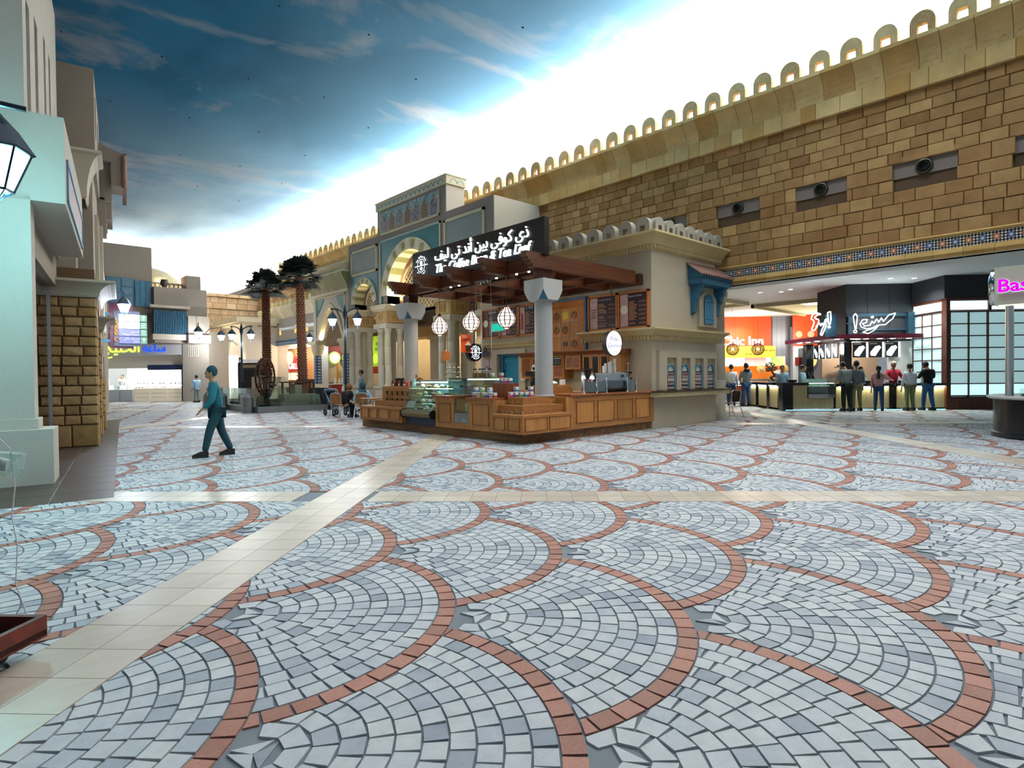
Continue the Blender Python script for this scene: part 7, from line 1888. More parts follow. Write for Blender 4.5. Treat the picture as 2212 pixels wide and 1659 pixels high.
lamp('POINT', 'neon_light', BW(10.9, 22.4, 3.2), 40, (.8,.97,1), .2); lamp('POINT', 'neon_light', BW(13.4, 23.2, 3.3), 50, (.8,.97,1), .2)
text(arab('مطبخ ياباني'), .16, plain('dark_red_print','1c0208',.5,var=0), BW(13.1, 22.89, 2.71), R_b, (0,0,1), tk2, .004, 'arabic_lettering', width=.8)
# shoji screen
tsj = thing('shoji_screen', 'tall backlit frosted-glass screen with a dark wood grid at the right of the sushi stall', 'screen', BW(16.4, 22, 0))
M_dwood = wood('screen_wood', '3a1c10', '643420', .4, 'z', .8)
def lum(nm, e): return plain(nm, 'c8dedd', .3, var=.02, emis='b9e6ea', es=e)
L1, L2, L3 = lum('frosted_glass', .50), lum('frosted_glass_bright', 1.2), lum('frosted_lightbox', 2.6)
W_ = .66
for c in range(5):
    x0 = 14.98+c*W_+.02*(c//2)
    for r in range(7):
        z0 = .50+r*.437
        bb(x0+.02, 22.13, z0+.02, x0+W_-.02, 22.15, z0+.417, 'glass_pane', L2 if r == 0 else L1, tsj)
for c in range(6): x = 14.98+c*W_+.02*(c//2); bb(x-.02, 22.08, .45, x+.02, 22.2, 3.6, 'grid_stile', M_dwood, tsj)
for r in range(8): z = .50+r*.437; bb(14.9, 22.09, z-.02, 18.4, 22.19, z+.02, 'grid_rail', M_dwood, tsj)
bb(14.85, 22.05, 0, 18.4, 22.3, .42, 'base_board', M_dwood, tsj); bb(14.85, 22.05, .42, 18.4, 22.3, .46, 'base_rail', M_blk, tsj); bb(14.82, 22.04, 0, 14.95, 22.3, 4.05, 'corner_post', M_dwood, tsj); bb(14.82, 22.04, 3.97, 18.4, 22.3, 4.07, 'head_rail', M_dwood, tsj)
for c in range(2): bb(15.02+c*1.42, 22.1, 3.64, 16.30+c*1.42, 22.14, 3.95, 'light_box', L3, tsj); bb(16.32+c*1.42, 22.06, 3.6, 16.42+c*1.42, 22.2, 4.0, 'box_stile', M_dwood, tsj)
for c in range(3):
    for r in range(7):
        y0 = 22.32+c*.56; z0 = .90 if r == 0 else .50+r*.437
        bb(14.86, y0+.015, z0+.02, 14.88, y0+.545, .50+(r+1)*.437-.02, 'glass_pane', L2 if r < 1 else L1, tsj)
for c in range(4): bb(14.83, 22.30+c*.56, .45, 14.90, 22.33+c*.56, 3.6, 'grid_stile', M_dwood, tsj)
for r in range(8): z = .50+r*.437; bb(14.83, 22.3, z-.018, 14.9, 24.0, z+.018, 'grid_rail', M_dwood, tsj)
bb(14.84, 22.36, 3.64, 14.87, 23.95, 3.95, 'light_box', L3, tsj); bb(14.82, 22.3, 3.97, 14.92, 24.0, 4.07, 'head_rail', M_dwood, tsj); bb(14.82, 22.3, 0, 14.92, 24.0, .5, 'base_board', M_dwood, tsj)
# ---- chicken shop behind
tch = thing('chicken_shop', 'orange-walled chicken shop with a white lettered sign over a yellow fascia', 'shop', BW(13, 37, 0))
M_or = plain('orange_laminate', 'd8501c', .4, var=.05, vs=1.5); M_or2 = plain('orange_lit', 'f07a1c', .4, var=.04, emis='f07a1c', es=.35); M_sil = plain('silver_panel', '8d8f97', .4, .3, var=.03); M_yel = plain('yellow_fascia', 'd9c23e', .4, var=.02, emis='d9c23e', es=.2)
for k in range(4): bb(10.0+k*1.1, 37.0, 2.2, 11.09+k*1.1, 37.1, 4.9, 'orange_panel', M_or, tch)
for k in range(4): bb(14.42+k*.27, 36.9, 2.2 if k < 3 else 0, 14.68+k*.27, 37.0, 4.9, 'silver_panel', M_sil, tch)
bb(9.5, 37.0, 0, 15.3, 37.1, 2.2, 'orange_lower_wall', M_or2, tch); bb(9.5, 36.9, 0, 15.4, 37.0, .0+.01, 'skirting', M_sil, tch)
bb(11.0, 36.4, 2.35, 14.4, 36.9, 3.05, 'yellow_fascia', M_yel, tch)
bb(10.6, 36.6, 1.84, 15.05, 36.8, 2.40, 'menu_light_box', plain('chicken_menu','fff6e0',.4,var=.45,vs=1.1,emis='fff2d8',es=1.8), tch); bb(14.2, 36.58, 1.84, 14.95, 36.6, 2.38, 'green_menu', plain('green_menu','a8cc6a',.4,var=.3,vs=4,emis='b8dc7a',es=.8), tch)
bb(12.6, 36.59, 1.84, 13.9, 36.6, 2.38, 'pink_menu', plain('pink_menu','e8a0a0',.4,var=.3,vs=3,emis='f0b8b0',es=.9), tch)
text('Chic Inn', .8, emit('white_sign','ffffff',2.2), BW(12.4, 36.35, 3.12), R_b, (0,0,1), tch, .05, 'lettering', bold=.012, width=2.5)
text('STAR FAST', .16, M_black, BW(13.0, 36.38, 2.5), R_b, (0,0,1), tch, .003, 'lettering', width=.8); text(arab('مركز نجم'), .22, M_black, BW(14.0, 36.38, 2.75), R_b, (0,0,1), tch, .003, 'arabic_lettering', width=.7)
bb(15.4, 36.3, 2.4, 18.0, 36.4, 4.9, 'orange_side_wall', M_or, tch); bb(15.4, 36.3, 0, 18.0, 36.4, 2.4, 'grey_side_wall', M_sil, tch)
for x in (15.75, 16.45, 17.1): m = MB(BW); m.T = lambda a, b, c, x=x: BW(x+a, 36.29-c, 3.72+b); m.lathe([(.2,0),(.2,.01),(0,.01)], 0, 0, 18, caps=False); m.build('pale_dot', M_int, tch)
m = MB(BW); m.T = lambda a, b, c: BW(16.25+a, 36.1-c, 2.15+b); m.lathe([(.52,-.15),(.52,0),(.46,.02)], 0, 0, 28, caps=False); m.build('round_sign_rim', M_sil, tch)
m = MB(BW); m.T = lambda a, b, c: BW(16.25+a, 36.09-c, 2.15+b); m.lathe([(.47,0),(0,.02)], 0, 0, 28, caps=False); m.build('round_sign_face', plain('burning_orange','ffb060',.4,var=.3,vs=2.5,emis='ffb060',es=2.0), tch)
for x in (13.56, 14.96): m = MB(BW); m.T = lambda a, b, c, x=x: BW(x+a, 36.5-c, 1.65+b); m.lathe([(.26,0),(.24,.03),(.1,.05),(.09,.12),(0,.13)], 0, 0, 20, caps=False); m.build('straw_hat', plain('straw','c9a86a',.8,var=.15,vs=9), tch, True)
bb(14.5, 36.7, 1.2, 14.8, 36.9, 1.6, 'white_dispenser', M_whitepaint, tch)
lamp('POINT', 'chicken_lamp', BW(12.2, 35, 3.6), 300, (1,.9,.75), .3); lamp('POINT', 'chicken_lamp', BW(15.8, 34.5, 3.6), 160, (1,.95,.88), .3)
bb(9.5, 31, .0, 12.6, 31.6, 1.1, 'servery_counter', M_steel, tch); bb(9.5, 31.0, 1.1, 12.6, 31.5, 1.4, 'servery_glass', M_glassg, tch)
for x, y, z in ((9.75,30,2.60),(11.0,30,2.60),(9.2,31,2.55)):
    lb = {9.75:'middle copper woven globe lamp before the orange chicken shop', 11.0:'right copper woven globe lamp before the orange chicken shop', 9.2:'left copper woven globe lamp, half behind the round stone column'}[x]
    t_ = thing('woven_globe', lb, 'lamp', BW(x, y, z), 'copper woven globes')
    m = MB(BW)
    for k in range(8):
        a = PI*k/8; m.tube([(x+.3*math.cos(2*PI*j/12)*math.cos(a), y+.3*math.cos(2*PI*j/12)*math.sin(a), z+.3*math.sin(2*PI*j/12)) for j in range(13)], .012, 4)
        if k < 7: zz = -.24+.08*k; r = math.sqrt(.09-zz*zz); m.tube([(x+r*math.cos(2*PI*j/12), y+r*math.sin(2*PI*j/12), z+zz) for j in range(13)], .012, 4)
    m.build('weave', MATS['copper_weave'], t_); m = MB(BW); m.ball((x,y,z), .08, 8, 6); m.build('bulb', emit('warm_bulb','ffd9a0',8), t_); m = MB(BW); m.rod((x,y,z+.3),(x,y,4.9),.006,4); m.build('cord', M_black, t_)
# suspended ceiling coffers, downlights and slot diffusers
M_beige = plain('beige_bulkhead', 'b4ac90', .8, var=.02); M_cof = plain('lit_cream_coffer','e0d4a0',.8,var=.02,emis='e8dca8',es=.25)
tcf = thing('ceiling_coffer', 'beige suspended ceiling coffer with a lit cream well left of the dark tower', 'ceiling panel', BW(12.5, 33, 4.6), 'beige coffers')
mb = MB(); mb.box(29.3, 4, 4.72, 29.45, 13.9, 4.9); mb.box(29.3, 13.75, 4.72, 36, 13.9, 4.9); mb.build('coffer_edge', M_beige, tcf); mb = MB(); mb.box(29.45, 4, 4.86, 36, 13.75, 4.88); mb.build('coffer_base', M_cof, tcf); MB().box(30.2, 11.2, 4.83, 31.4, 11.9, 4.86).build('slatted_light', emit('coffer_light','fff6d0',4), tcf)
tcf = thing('ceiling_coffer', 'beige suspended ceiling coffer seen just right of the pavilion column', 'ceiling panel', (26, 13.5, 4.8), 'beige coffers')
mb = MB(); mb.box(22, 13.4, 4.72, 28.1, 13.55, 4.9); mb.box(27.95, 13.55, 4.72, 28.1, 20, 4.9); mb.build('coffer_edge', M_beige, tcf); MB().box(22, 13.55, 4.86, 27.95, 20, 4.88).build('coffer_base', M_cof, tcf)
for i, (x, y) in enumerate(((9.6,25.9),(10.45,25.8),(10.55,25.1),(13.16,22.6),(14.03,22.6),(12.5,36.0),(13.4,34.9),(9.5,29))):
    t_ = thing('downlight', 'bright round ceiling downlight in the food court, %s' % ('left of the front trio','middle of the front trio','right of the front trio','left one before the dark tower','right one before the dark tower','left one by the orange wall','right one by the orange wall','one behind the left coffer')[i], 'ceiling light', BW(x, y, 4.89), 'food court downlights')
    m = MB(BW); m.lathe([(.12,0),(.12,-.02),(.09,-.02)], x, y, 16, 4.898, caps=False); m.build('rim', M_whitepaint, t_); m = MB(BW); m.lathe([(.09,-.01),(0,-.012)], x, y, 16, 4.898, caps=False); m.build('lens', emit('downlight_lens','f4ffff',12), t_)
    lamp('SPOT', 'food_court_spot', BW(x, y, 4.84), 380, (.92,1,1), .08, (0,0,0), None, 2.3, .8)
for i, (y0, y1) in enumerate(((8.3,10.3),(5.9,7.9),(3.9,5.5),(1.6,3.2))):
    t_ = thing('slot_diffuser', 'long dark slot diffuser in the white ceiling edge, %s from the left' % ORD[i], 'vent', (17.35, (y0+y1)/2, 4.89), 'ceiling slot diffusers'); mb = MB(); mb.box(17.3+.25*i, y0-.3*i, 4.885, 17.42+.25*i, y1-.3*i, 4.899); mb.build('slot', M_vent, t_)
# round column under the wall
t_ = thing('round_column', 'pale round stone column with stacked capital between pavilion and food court', 'column', (16.75, 8.95, 0))
m = MB(); m.ct = .7; m.lathe([(.30,0),(.30,.1),(.24,.2),(.21,.28),(.21,1.2),(.206,1.205),(.21,1.21),(.20,2.3),(.196,2.305),(.20,2.31),(.19,3.45),(.23,3.50),(.22,3.56),(.26,3.62),(.26,3.7),(.29,3.74),(.29,3.86),(.25,3.93)], 16.72, 8.97, 24); m.build('shaft', M_colst, t_, True)
# ---- ice cream stall at the right edge
tis = thing('round_stall', 'round black stall counter with a purple panel and white top at the right edge', 'stall', BW(11.0, 12.43, 0))
cx, cy = 11.0, 12.43
m = MB(BW); m.lathe([(1.38,0),(1.42,.02),(1.42,.10),(1.38,.12),(1.38,.80)], cx, cy, 56); m.build('black_drum', plain('gloss_black_drum','15141a',.2,var=0), tis, True)
m = MB(BW); m.lathe([(1.44,.80),(1.50,.83),(1.50,.86),(1.44,.88),(0,.88)], cx, cy, 56); m.build('white_top', plain('speckled_top','bfc0b8',.3,var=.05,vs=30), tis, True)
m = MB(BW); m.lathe([(1.395,.17),(1.395,.76)], cx, cy, 40, caps=False, a0=PI+.30, a1=PI+1.5); m.build('purple_panel', plain('purple_lacquer','5a1060',.3,var=.15,vs=5), tis, True)
m = MB(BW); m.lathe([(1.40,.115),(1.41,.16)], cx, cy, 40, caps=False, a0=PI+.45, a1=PI+1.6); m.build('kick_strip', M_steel, tis, True)
m = MB(BW); m.rod((9.62,12.45,.88), (9.62,12.45,2.72), .07, 20); m.build('post', M_steel, tis, True)
tbs = thing('ice_cream_sign', 'beige fascia with magenta letters cut by the right edge of the photo', 'sign', (15.75, 1.0, 2.75))
MB().box(15.75, -1.5, 2.77, 16.2, 2.25, 3.55).build('fascia', plain('beige_fascia','c4c3ac',.5,var=.02), tbs)
MB(lambda a, b, c: (15.98+a*.55, 2.26+c, 3.16+b)).lathe([(.38,0),(.38,.07),(.34,.10),(0,.10)], 0, 0, 28, caps=False).build('chrome_end', M_chrome, tbs, True)
MB().box(15.8, -1.4, 2.75, 16.15, 2.2, 2.77).build('glow_underside', emit('warm_under','fff0e0',1.2), tbs)
M_mag = emit('magenta_letters', 'ff10ff', .9)
text('Baskin Robbins', .37, M_mag, (15.70, 2.20, 3.03), (0,-1,0), (0,0,1), tbs, .02, 'lettering', align='LEFT', bold=.008)
text('Baskin Robbins', .37, emit('cyan_halo','c8ffee',1.2), (15.735, 2.20, 3.03), (0,-1,0), (0,0,1), tbs, .003, 'letter_halo', align='LEFT', bold=.016)
tcr = thing('cash_register', 'black touch-screen cash register on the round stall counter', 'register', BW(9.95, 12.0, .88))
bb(9.75, 11.95, .88, 10.15, 12.25, 1.0, 'drawer', M_black, tcr)
m = MB(BW); m.T = lambda a, b, c: BW(9.92+a, 11.98+b*.35, 1.02+b+c*0) if False else BW(9.95+a+b*-.25, 12.05+c, 1.15+b); m.box(-.17, -.12, -.03, .17, .14, .02); m.build('screen', M_blkpack, tcr)
m = MB(BW); m.rod((10.0,12.05,1.0),(9.97,12.05,1.12),.03,8); m.build('stand', M_black, tcr)
m = MB(BW); m.T = lambda a, b, c: BW(9.95+a+b*-.25, 12.05+c, 1.15+b); m.box(-.14, -.10, -.035, .14, .12, -.031); m.build('screen_face', plain('grey_screen','6a7280',.2,var=.02), tcr)
tgl = thing('glass_terrarium', 'small glass box of sweets at the left rim of the round stall counter', 'display case', BW(9.72, 12.1, .88))
bb(9.62, 12.0, .88, 9.82, 12.2, 1.04, 'glass_box', M_glassg, tgl); bb(9.64, 12.02, .885, 9.80, 12.18, .93, 'sweets', M_green, tgl)
tsl = thing('slanted_glass', 'slanted clear glass case front rising at the right edge of the stall', 'display case', BW(10.4, 11.5, .88))
m = MB(BW); m.quad((10.02,11.6,.89),(10.9,11.0,.89),(10.95,11.2,1.35),(10.2,11.85,1.35)); m.build('slanted_pane', M_glassg, tsl)
m = MB(BW); m.tube([(10.02,11.6,.89),(10.2,11.85,1.35)], .012, 6); m.build('steel_edge', M_chrome, tsl)
bb(10.0, 12.3, .88, 10.2, 12.5, 1.02, 'napkin_box', M_whitepaint, tcr)
# bonsai, beer taps and counter items of the food court
t_ = thing('bonsai', 'dark cloud-pruned bonsai standing on the counter behind the waiting man', 'plant', BW(10.6, 27, 1.0))
m = MB(BW); m.tube([(10.55,27,.95),(10.5,27,1.15),(10.62,27,1.3),(10.5,27,1.5),(10.55,27,1.7)], .035, 6); m.build('trunk', plain('dark_trunk','2a1c14',.8,var=.1), t_)
m = MB(BW)
for a, b, r in ((10.45,1.75,.2),(10.62,1.6,.15),(10.35,1.55,.12),(10.7,1.3,.13),(10.5,1.2,.08)):
    for q in range(46):
        th = rb.random()*2*PI; ph = math.acos(rb.uniform(-1,1)); rr_ = r*rb.uniform(.6,1.05); c = (a+rr_*math.sin(ph)*math.cos(th), 27+rr_*math.sin(ph)*math.sin(th), b+rr_*.7*math.cos(ph)); m.ct = rb.random(); m.ball(c, .028, 5, 3)
g_ = m.build('foliage', plain('dark_leaf','24301a',.7,var=.3,vs=8), t_); g_['kind'] = 'stuff'
bb(10.35, 26.8, .93, 10.75, 27.2, 1.02, 'tray', M_black, t_)
t_ = thing('bottle_tower', 'dark tower of upturned bottles on the counter left of the kitchen opening', 'bottle rack', BW(11.4, 25.5, 1.0))
m = MB(BW); m.rod((10.9,24.3,1.0),(10.9,24.3,1.55),.02,6); m.ball((10.9,24.3,1.6),.05,8,5)
for k in range(3):
    for q in range(7+k): a = 2*PI*q/(7+k); r = .12+.07*k; m.rod((10.9+r*math.cos(a),24.3+r*math.sin(a),1.42-.13*k),(10.9+(r+.05)*math.cos(a),24.3+(r+.05)*math.sin(a),1.30-.13*k),.028,6)
m.build('dark_bottles', M_black, t_); bb(10.75,24.15,.93,11.05,24.45,1.02,'base',M_black,t_)
for i, (x, y, c, s_, lb) in enumerate(((10.2,22.5,M_blkpack,.1,'black bowl on the counter corner'),(11.5,22.4,M_steel,.08,'steel dish of food'),(12.2,22.35,M_navy,.06,'navy plate'),(13.4,22.35,M_navy,.06,'blue tray'),(9.4,24.0,M_glassg,.12,'glass dome over sweets'),(14.2,22.4,M_boxw,.05,'white napkins'))):
    if i == 0: x, y = 9.6, 22.7
    t_ = thing('counter_dish', lb+' on the black sushi counter', 'dish', BW(x, y, 1.03 if x < 9.9 else .97), 'dishes on the sushi counter'); m = MB(BW); m.lathe([(s_*.6,0),(s_*1.6,.02),(s_*1.7,.10),(s_*1.5,.10),(s_*.5,.03),(0,.03)], x, y, 14, 1.03 if x < 9.9 else .97, caps=False); m.build('bowl', c, t_, True)
# ================================================================== POND WITH WATER WHEEL, PALMS, BOLLARDS
M_ssteel = plain('pond_steel', '8a8c8c', .3, .7, var=.05); M_gravel = plain('green_grey_granite', '6d7260', .9, var=.4, vs=40, bump=.3); M_brw = wood('wet_brown_wood', '2a150c', '4e2c1a', .5, 'z', .8)
tpd = thing('pond_enclosure', 'steel-framed glass balustrade around the sunken water garden under the palms', 'pond', (10, 26, 0))
mb = MB(); mb.box(8.25, 23.95, 0, 11.2, 24.15, .25); mb.box(8.2, 23.9, .0, 8.4, 31.4, .25); mb.box(8.2, 31.2, 0, 12.6, 31.4, .25); mb.build('steel_kerb', M_ssteel, tpd)
for k in range(3): MB().box(8.35+k*.95, 24.03, .25, 9.28+k*.95, 24.045, .98).build('glass_pane', M_glassg, tpd)
for k in range(6): MB().box(8.29, 24.2+k*1.18, .25, 8.305, 25.33+k*1.18, .98).build('glass_pane', M_glassg, tpd)
for k in range(4): MB().box(8.5+k*1.0, 31.28, .25, 9.45+k*1.0, 31.295, .98).build('glass_pane', M_glassg, tpd)
MB().box(11.15, 23.95, 0, 11.3, 31.4, .95).build('dark_wall', M_navy, tpd)
mb = MB(); mb.prism([(9.5,.25),(11.1,.25),(11.0,.68),(9.75,.68)], 'y', 24.5, 25.1); mb.box(9.6, 24.9, .25, 11.1, 27.5, .7); mb.build('granite_planter', M_gravel, tpd)
mb = MB(); mb.box(8.5, 24.6, .02, 9.4, 27, .30); mb.build('dark_water_box', M_blk, tpd)
mb = MB(); mb.box(8.4, 24.2, .05, 11.1, 31.2, .10); mb.build('water', plain('dark_water','1a2426',.05,var=.1), tpd)
mb = MB(); mb.prism([(9.2,.5),(9.8,1.45),(9.95,1.45),(9.9,.5)], 'y', 25.4, 25.5); mb.box(9.2, 27.2, .3, 10.4, 27.6, 1.45); mb.build('stone_ramp', M_cream, tpd)
for x, y in ((9.9,25.0),(10.15,25.0),(10.4,25.4),(10.9,25.3),(9.65,25.2),(11.0,25.1)): MB().box(x, y, .68, x+.07, y+.07, 1.2).build('timber_post', M_brw, tpd)
for a in ((9.5,25.0,1.18,10.5,25.1,1.24),(10.4,25.3,1.15,11.15,25.5,1.33),(9.55,25.8,1.05,10.1,26.4,1.1)): MB().box(*a).build('timber_beam', M_brw, tpd)
MB().box(10.1, 24.9, .7, 10.4, 25.3, 1.1).build('granite_block', M_gravel, tpd)
tww = thing('water_wheel', 'brown wooden water wheel with radial blades standing in the pond', 'water wheel', (9.45, 27.0, 1.4))
c = Vector((9.45, 26.6, 1.45)); ax = Vector((.5, -.87, 0)); ay = Vector((.87, .5, 0)) * .62
def wp(a, r, o=0): q = c + ay*(r*math.cos(a)) + Vector((0,0,1))*(r*math.sin(a)) + ax*o; return (q.x, q.y, q.z)
for o in (-.1, .1):
    mb = MB(); mb.tube([wp(2*PI*k/24, .78, o) for k in range(25)], .04, 6); mb.build('rim', M_brw, tww)
    mb = MB()
    for k in range(12): mb.rod(wp(2*PI*k/12, .08, o), wp(2*PI*k/12, .76, o), .018, 5)
    mb.build('spokes', M_brw, tww)
for k in range(20):
    a = 2*PI*k/20; mb = MB(); mb.quad(wp(a,.66,-.11), wp(a,.66,.11), wp(a,.86,.11), wp(a,.86,-.11)); mb.rod(wp(a,.66,-.11), wp(a,.86,-.11), .015, 4); mb.rod(wp(a,.66,.11), wp(a,.86,.11), .015, 4); mb.build('paddle', plain('wheel_copper','7a4a26',.4,.3,var=.2,vs=10), tww)
mb = MB(); mb.rod(wp(0,0,-.3), wp(0,0,.3), .06, 8); mb.rod((9.45,26.6,.1),(9.45,26.6,1.4),.06,6); mb.build('axle_stand', M_brw, tww)
# bollards with pointed tops
def bollard(x, y, lab):
    t_ = thing('bollard', lab, 'bollard', (x, y, 0), 'pointed steel bollards')
    mb = MB(); mb.lathe([(.22,0),(.22,.22),(.215,.23),(.215,.62),(.05,.78),(.04,.80),(.04,.98),(0,.98)], x, y, 8, a0=PI/8, a1=2*PI+PI/8); mb.build('body', M_ssteel, t_)
bollard(8.0, 30.0, 'pointed steel bollard at the far left corner of the pond'); bollard(8.02, 27.9, 'pointed steel bollard behind the blurred walking figure'); bollard(8.02, 24.55, 'pointed steel bollard at the near left corner of the pond')
t_ = thing('bollard', 'plain round steel bollard at the right end of the pond kerb', 'bollard', (11.35, 23.6, 0), 'pointed steel bollards'); MB().lathe([(.14,0),(.14,.2),(.13,.21),(.13,.85),(.05,.92),(0,.92)], 11.3, 23.6, 14).build('body', M_ssteel, t_, True)
# palms
M_trunk = plain('palm_trunk', '5a3524', .9, var=.2, vs=10); M_frond = plain('dark_palm_leaf', '15231a', .6, var=.2, vs=4)
def palm(x, y, h, lean, lab, seed, R):
    r = random.Random(seed)
    t_ = thing('palm_tree', lab, 'palm tree', (x, y, .3), 'fan palms')
    N = 30; mb = MB()
    cen = lambda s: (x+lean[0]*s**1.3, y+lean[1]*s**1.3, .3+(h-.3)*s)
    rings = []
    for k in range(N+1):
        s = k/N; c = cen(s); rr = .20-.055*s
        rings.append([mb.P((c[0]+rr*math.cos(2*PI*j/10), c[1]+rr*math.sin(2*PI*j/10), c[2])) for j in range(10)])
    for a, b in zip(rings, rings[1:]):
        for j in range(10): mb.F([a[j], a[(j+1) % 10], b[(j+1) % 10], b[j]])
    tr = mb.build('trunk', M_trunk, t_, True)
    mb = MB()
    for k in range(46):
        s = (k+.5)/46; c = cen(s); rr = .20-.055*s
        for j in range(8):
            a = 2*PI*(j+.5*(k % 2))/8; mb.ct = r.random()
            d = (math.cos(a), math.sin(a)); w = .055
            p = lambda q, zz, off=0: (c[0]+d[0]*q-d[1]*off, c[1]+d[1]*q+d[0]*off, c[2]+zz)
            mb.F([mb.P(p(rr*.95,-.05,-w)), mb.P(p(rr*.95,-.05,w)), mb.P(p(rr+.055,.07,0))]); mb.F([mb.P(p(rr*.95,-.05,w)), mb.P(p(rr*.9,.08,0)), mb.P(p(rr+.055,.07,0))]); mb.F([mb.P(p(rr*.95,-.05,-w)), mb.P(p(rr+.055,.07,0)), mb.P(p(rr*.9,.08,0))])
    b_ = mb.build('leaf_bases', plain('leaf_base_bark','83543c',.9,var=.3,vs=14), tr); b_['kind'] = 'stuff'
    T0 = Vector(cen(1.0))
    for k in range(40):
        el = (-.35, -.05, .25, .55, .9, 1.3)[k % 6] + r.uniform(-.15,.15); az = 2*PI*k*.381966+r.uniform(-.2,.2)
        d = Vector((math.cos(az)*math.cos(el), math.sin(az)*math.cos(el), math.sin(el)))
        L = R*.5*r.uniform(.8,1.1); hub = T0 + d*L
        mb = MB(); mb.rod(T0, hub, .014, 4)
        side = d.cross(Vector((0,0,1))).normalized(); up = side.cross(d)
        nb = 19
        for q in range(nb):
            a = (q/(nb-1)-.5)*2.9
            dd = (d*math.cos(a)+side*math.sin(a)).normalized(); ln = R*.62*(.75+.25*math.cos(a))*r.uniform(.9,1.05)
            w_ = (dd.cross(up)).normalized()*.045
            m1 = hub+dd*ln*.6+up*.02; e1 = hub+dd*ln+Vector((0,0,-.07*R))
            mb.F([mb.P(hub), mb.P(m1+w_), mb.P(e1), mb.P(m1-w_)])
        mb.ct = r.random(); mb.build('fan_leaf', M_frond, t_)
    return t_
palm(10.7, 25.5, 5.85, (-.04, .10), 'taller fan palm with the higher dark crown, nearer the gate', 3, 1.05)
palm(10.25, 28.6, 5.65, (0, 0), 'shorter fan palm on the left, behind the water wheel', 8, 1.08)
# ================================================================== CHAIRS, TABLE, CART, PEOPLE
M_alu = plain('chair_aluminium', 'c4c8cc', .25, .9, var=0); M_cseat = wood('chair_wood', '7a4a22', 'a86c38', .4, 'z', 1)
def bistro_chair(x, y, rz, lab, seat=None, back=None):
    t_ = thing('bistro_chair', lab, 'chair', (x, y, 0), 'cafe chairs'); t_.rotation_euler = (0, 0, rz)
    ORG[t_.name] = (0,0,0)
    s = seat or M_cseat; b = back or M_cseat
    m = MB(); m.prism([(-.2,-.2),(.2,-.2),(.21,.18),(-.21,.18)], 'z', .44, .46); m.build('seat', s, t_)
    m = MB(); m.prism([(-.2,.50),(.2,.50),(.19,.80),(.14,.84),(-.14,.84),(-.19,.80)], 'y', -.25, -.235); m.build('backrest', b, t_)
    for sx in (-1, 1):
        m = MB(); m.tube([(sx*.23,.2,0),(sx*.22,.17,.44)], .013, 6); m.build('leg', M_alu, t_)
        m = MB(); m.tube([(sx*.23,-.34,0),(sx*.21,-.2,.44),(sx*.22,-.25,.8)], .013, 6); m.build('leg', M_alu, t_)
    m = MB(); m.tube([(-.22,-.25,.8),(-.15,-.255,.86),(.15,-.255,.86),(.22,-.25,.8)], .013, 6); m.build('back_rail', M_alu, t_)
    return t_
def skin(name, nodes, edges, mat, par, sub=1, root=0):
    me = bpy.data.meshes.new(name); bm = bmesh.new(); lay = bm.verts.layers.skin.verify()
    vs = []
    for i, (p, r) in enumerate(nodes):
        v = bm.verts.new(p); vs.append(v); rr = r if isinstance(r, tuple) else (r, r)
        v[lay].radius = rr; v[lay].use_root = (i == root)
    for a, b in edges: bm.edges.new((vs[a], vs[b]))
    bm.to_mesh(me); bm.free(); me.materials.append(mat)
    o = bpy.data.objects.new(name, me); COL.objects.link(o); o.parent = par
    o.modifiers.new('skin', 'SKIN').use_smooth_shade = True
    s = o.modifiers.new('sub', 'SUBSURF'); s.levels = sub; s.render_levels = sub
    return o
M_skin = plain('skin_tan', 'b98a68', .6, var=.03); M_skind = plain('skin_brown', '8a5c42', .6, var=.03); M_hairb = plain('black_hair', '120e0c', .6, var=.1, vs=30); M_shoe = plain('dark_shoe', '1a1614', .5, var=0); M_eye = plain('eye_dark', '14100e', .3, var=0)
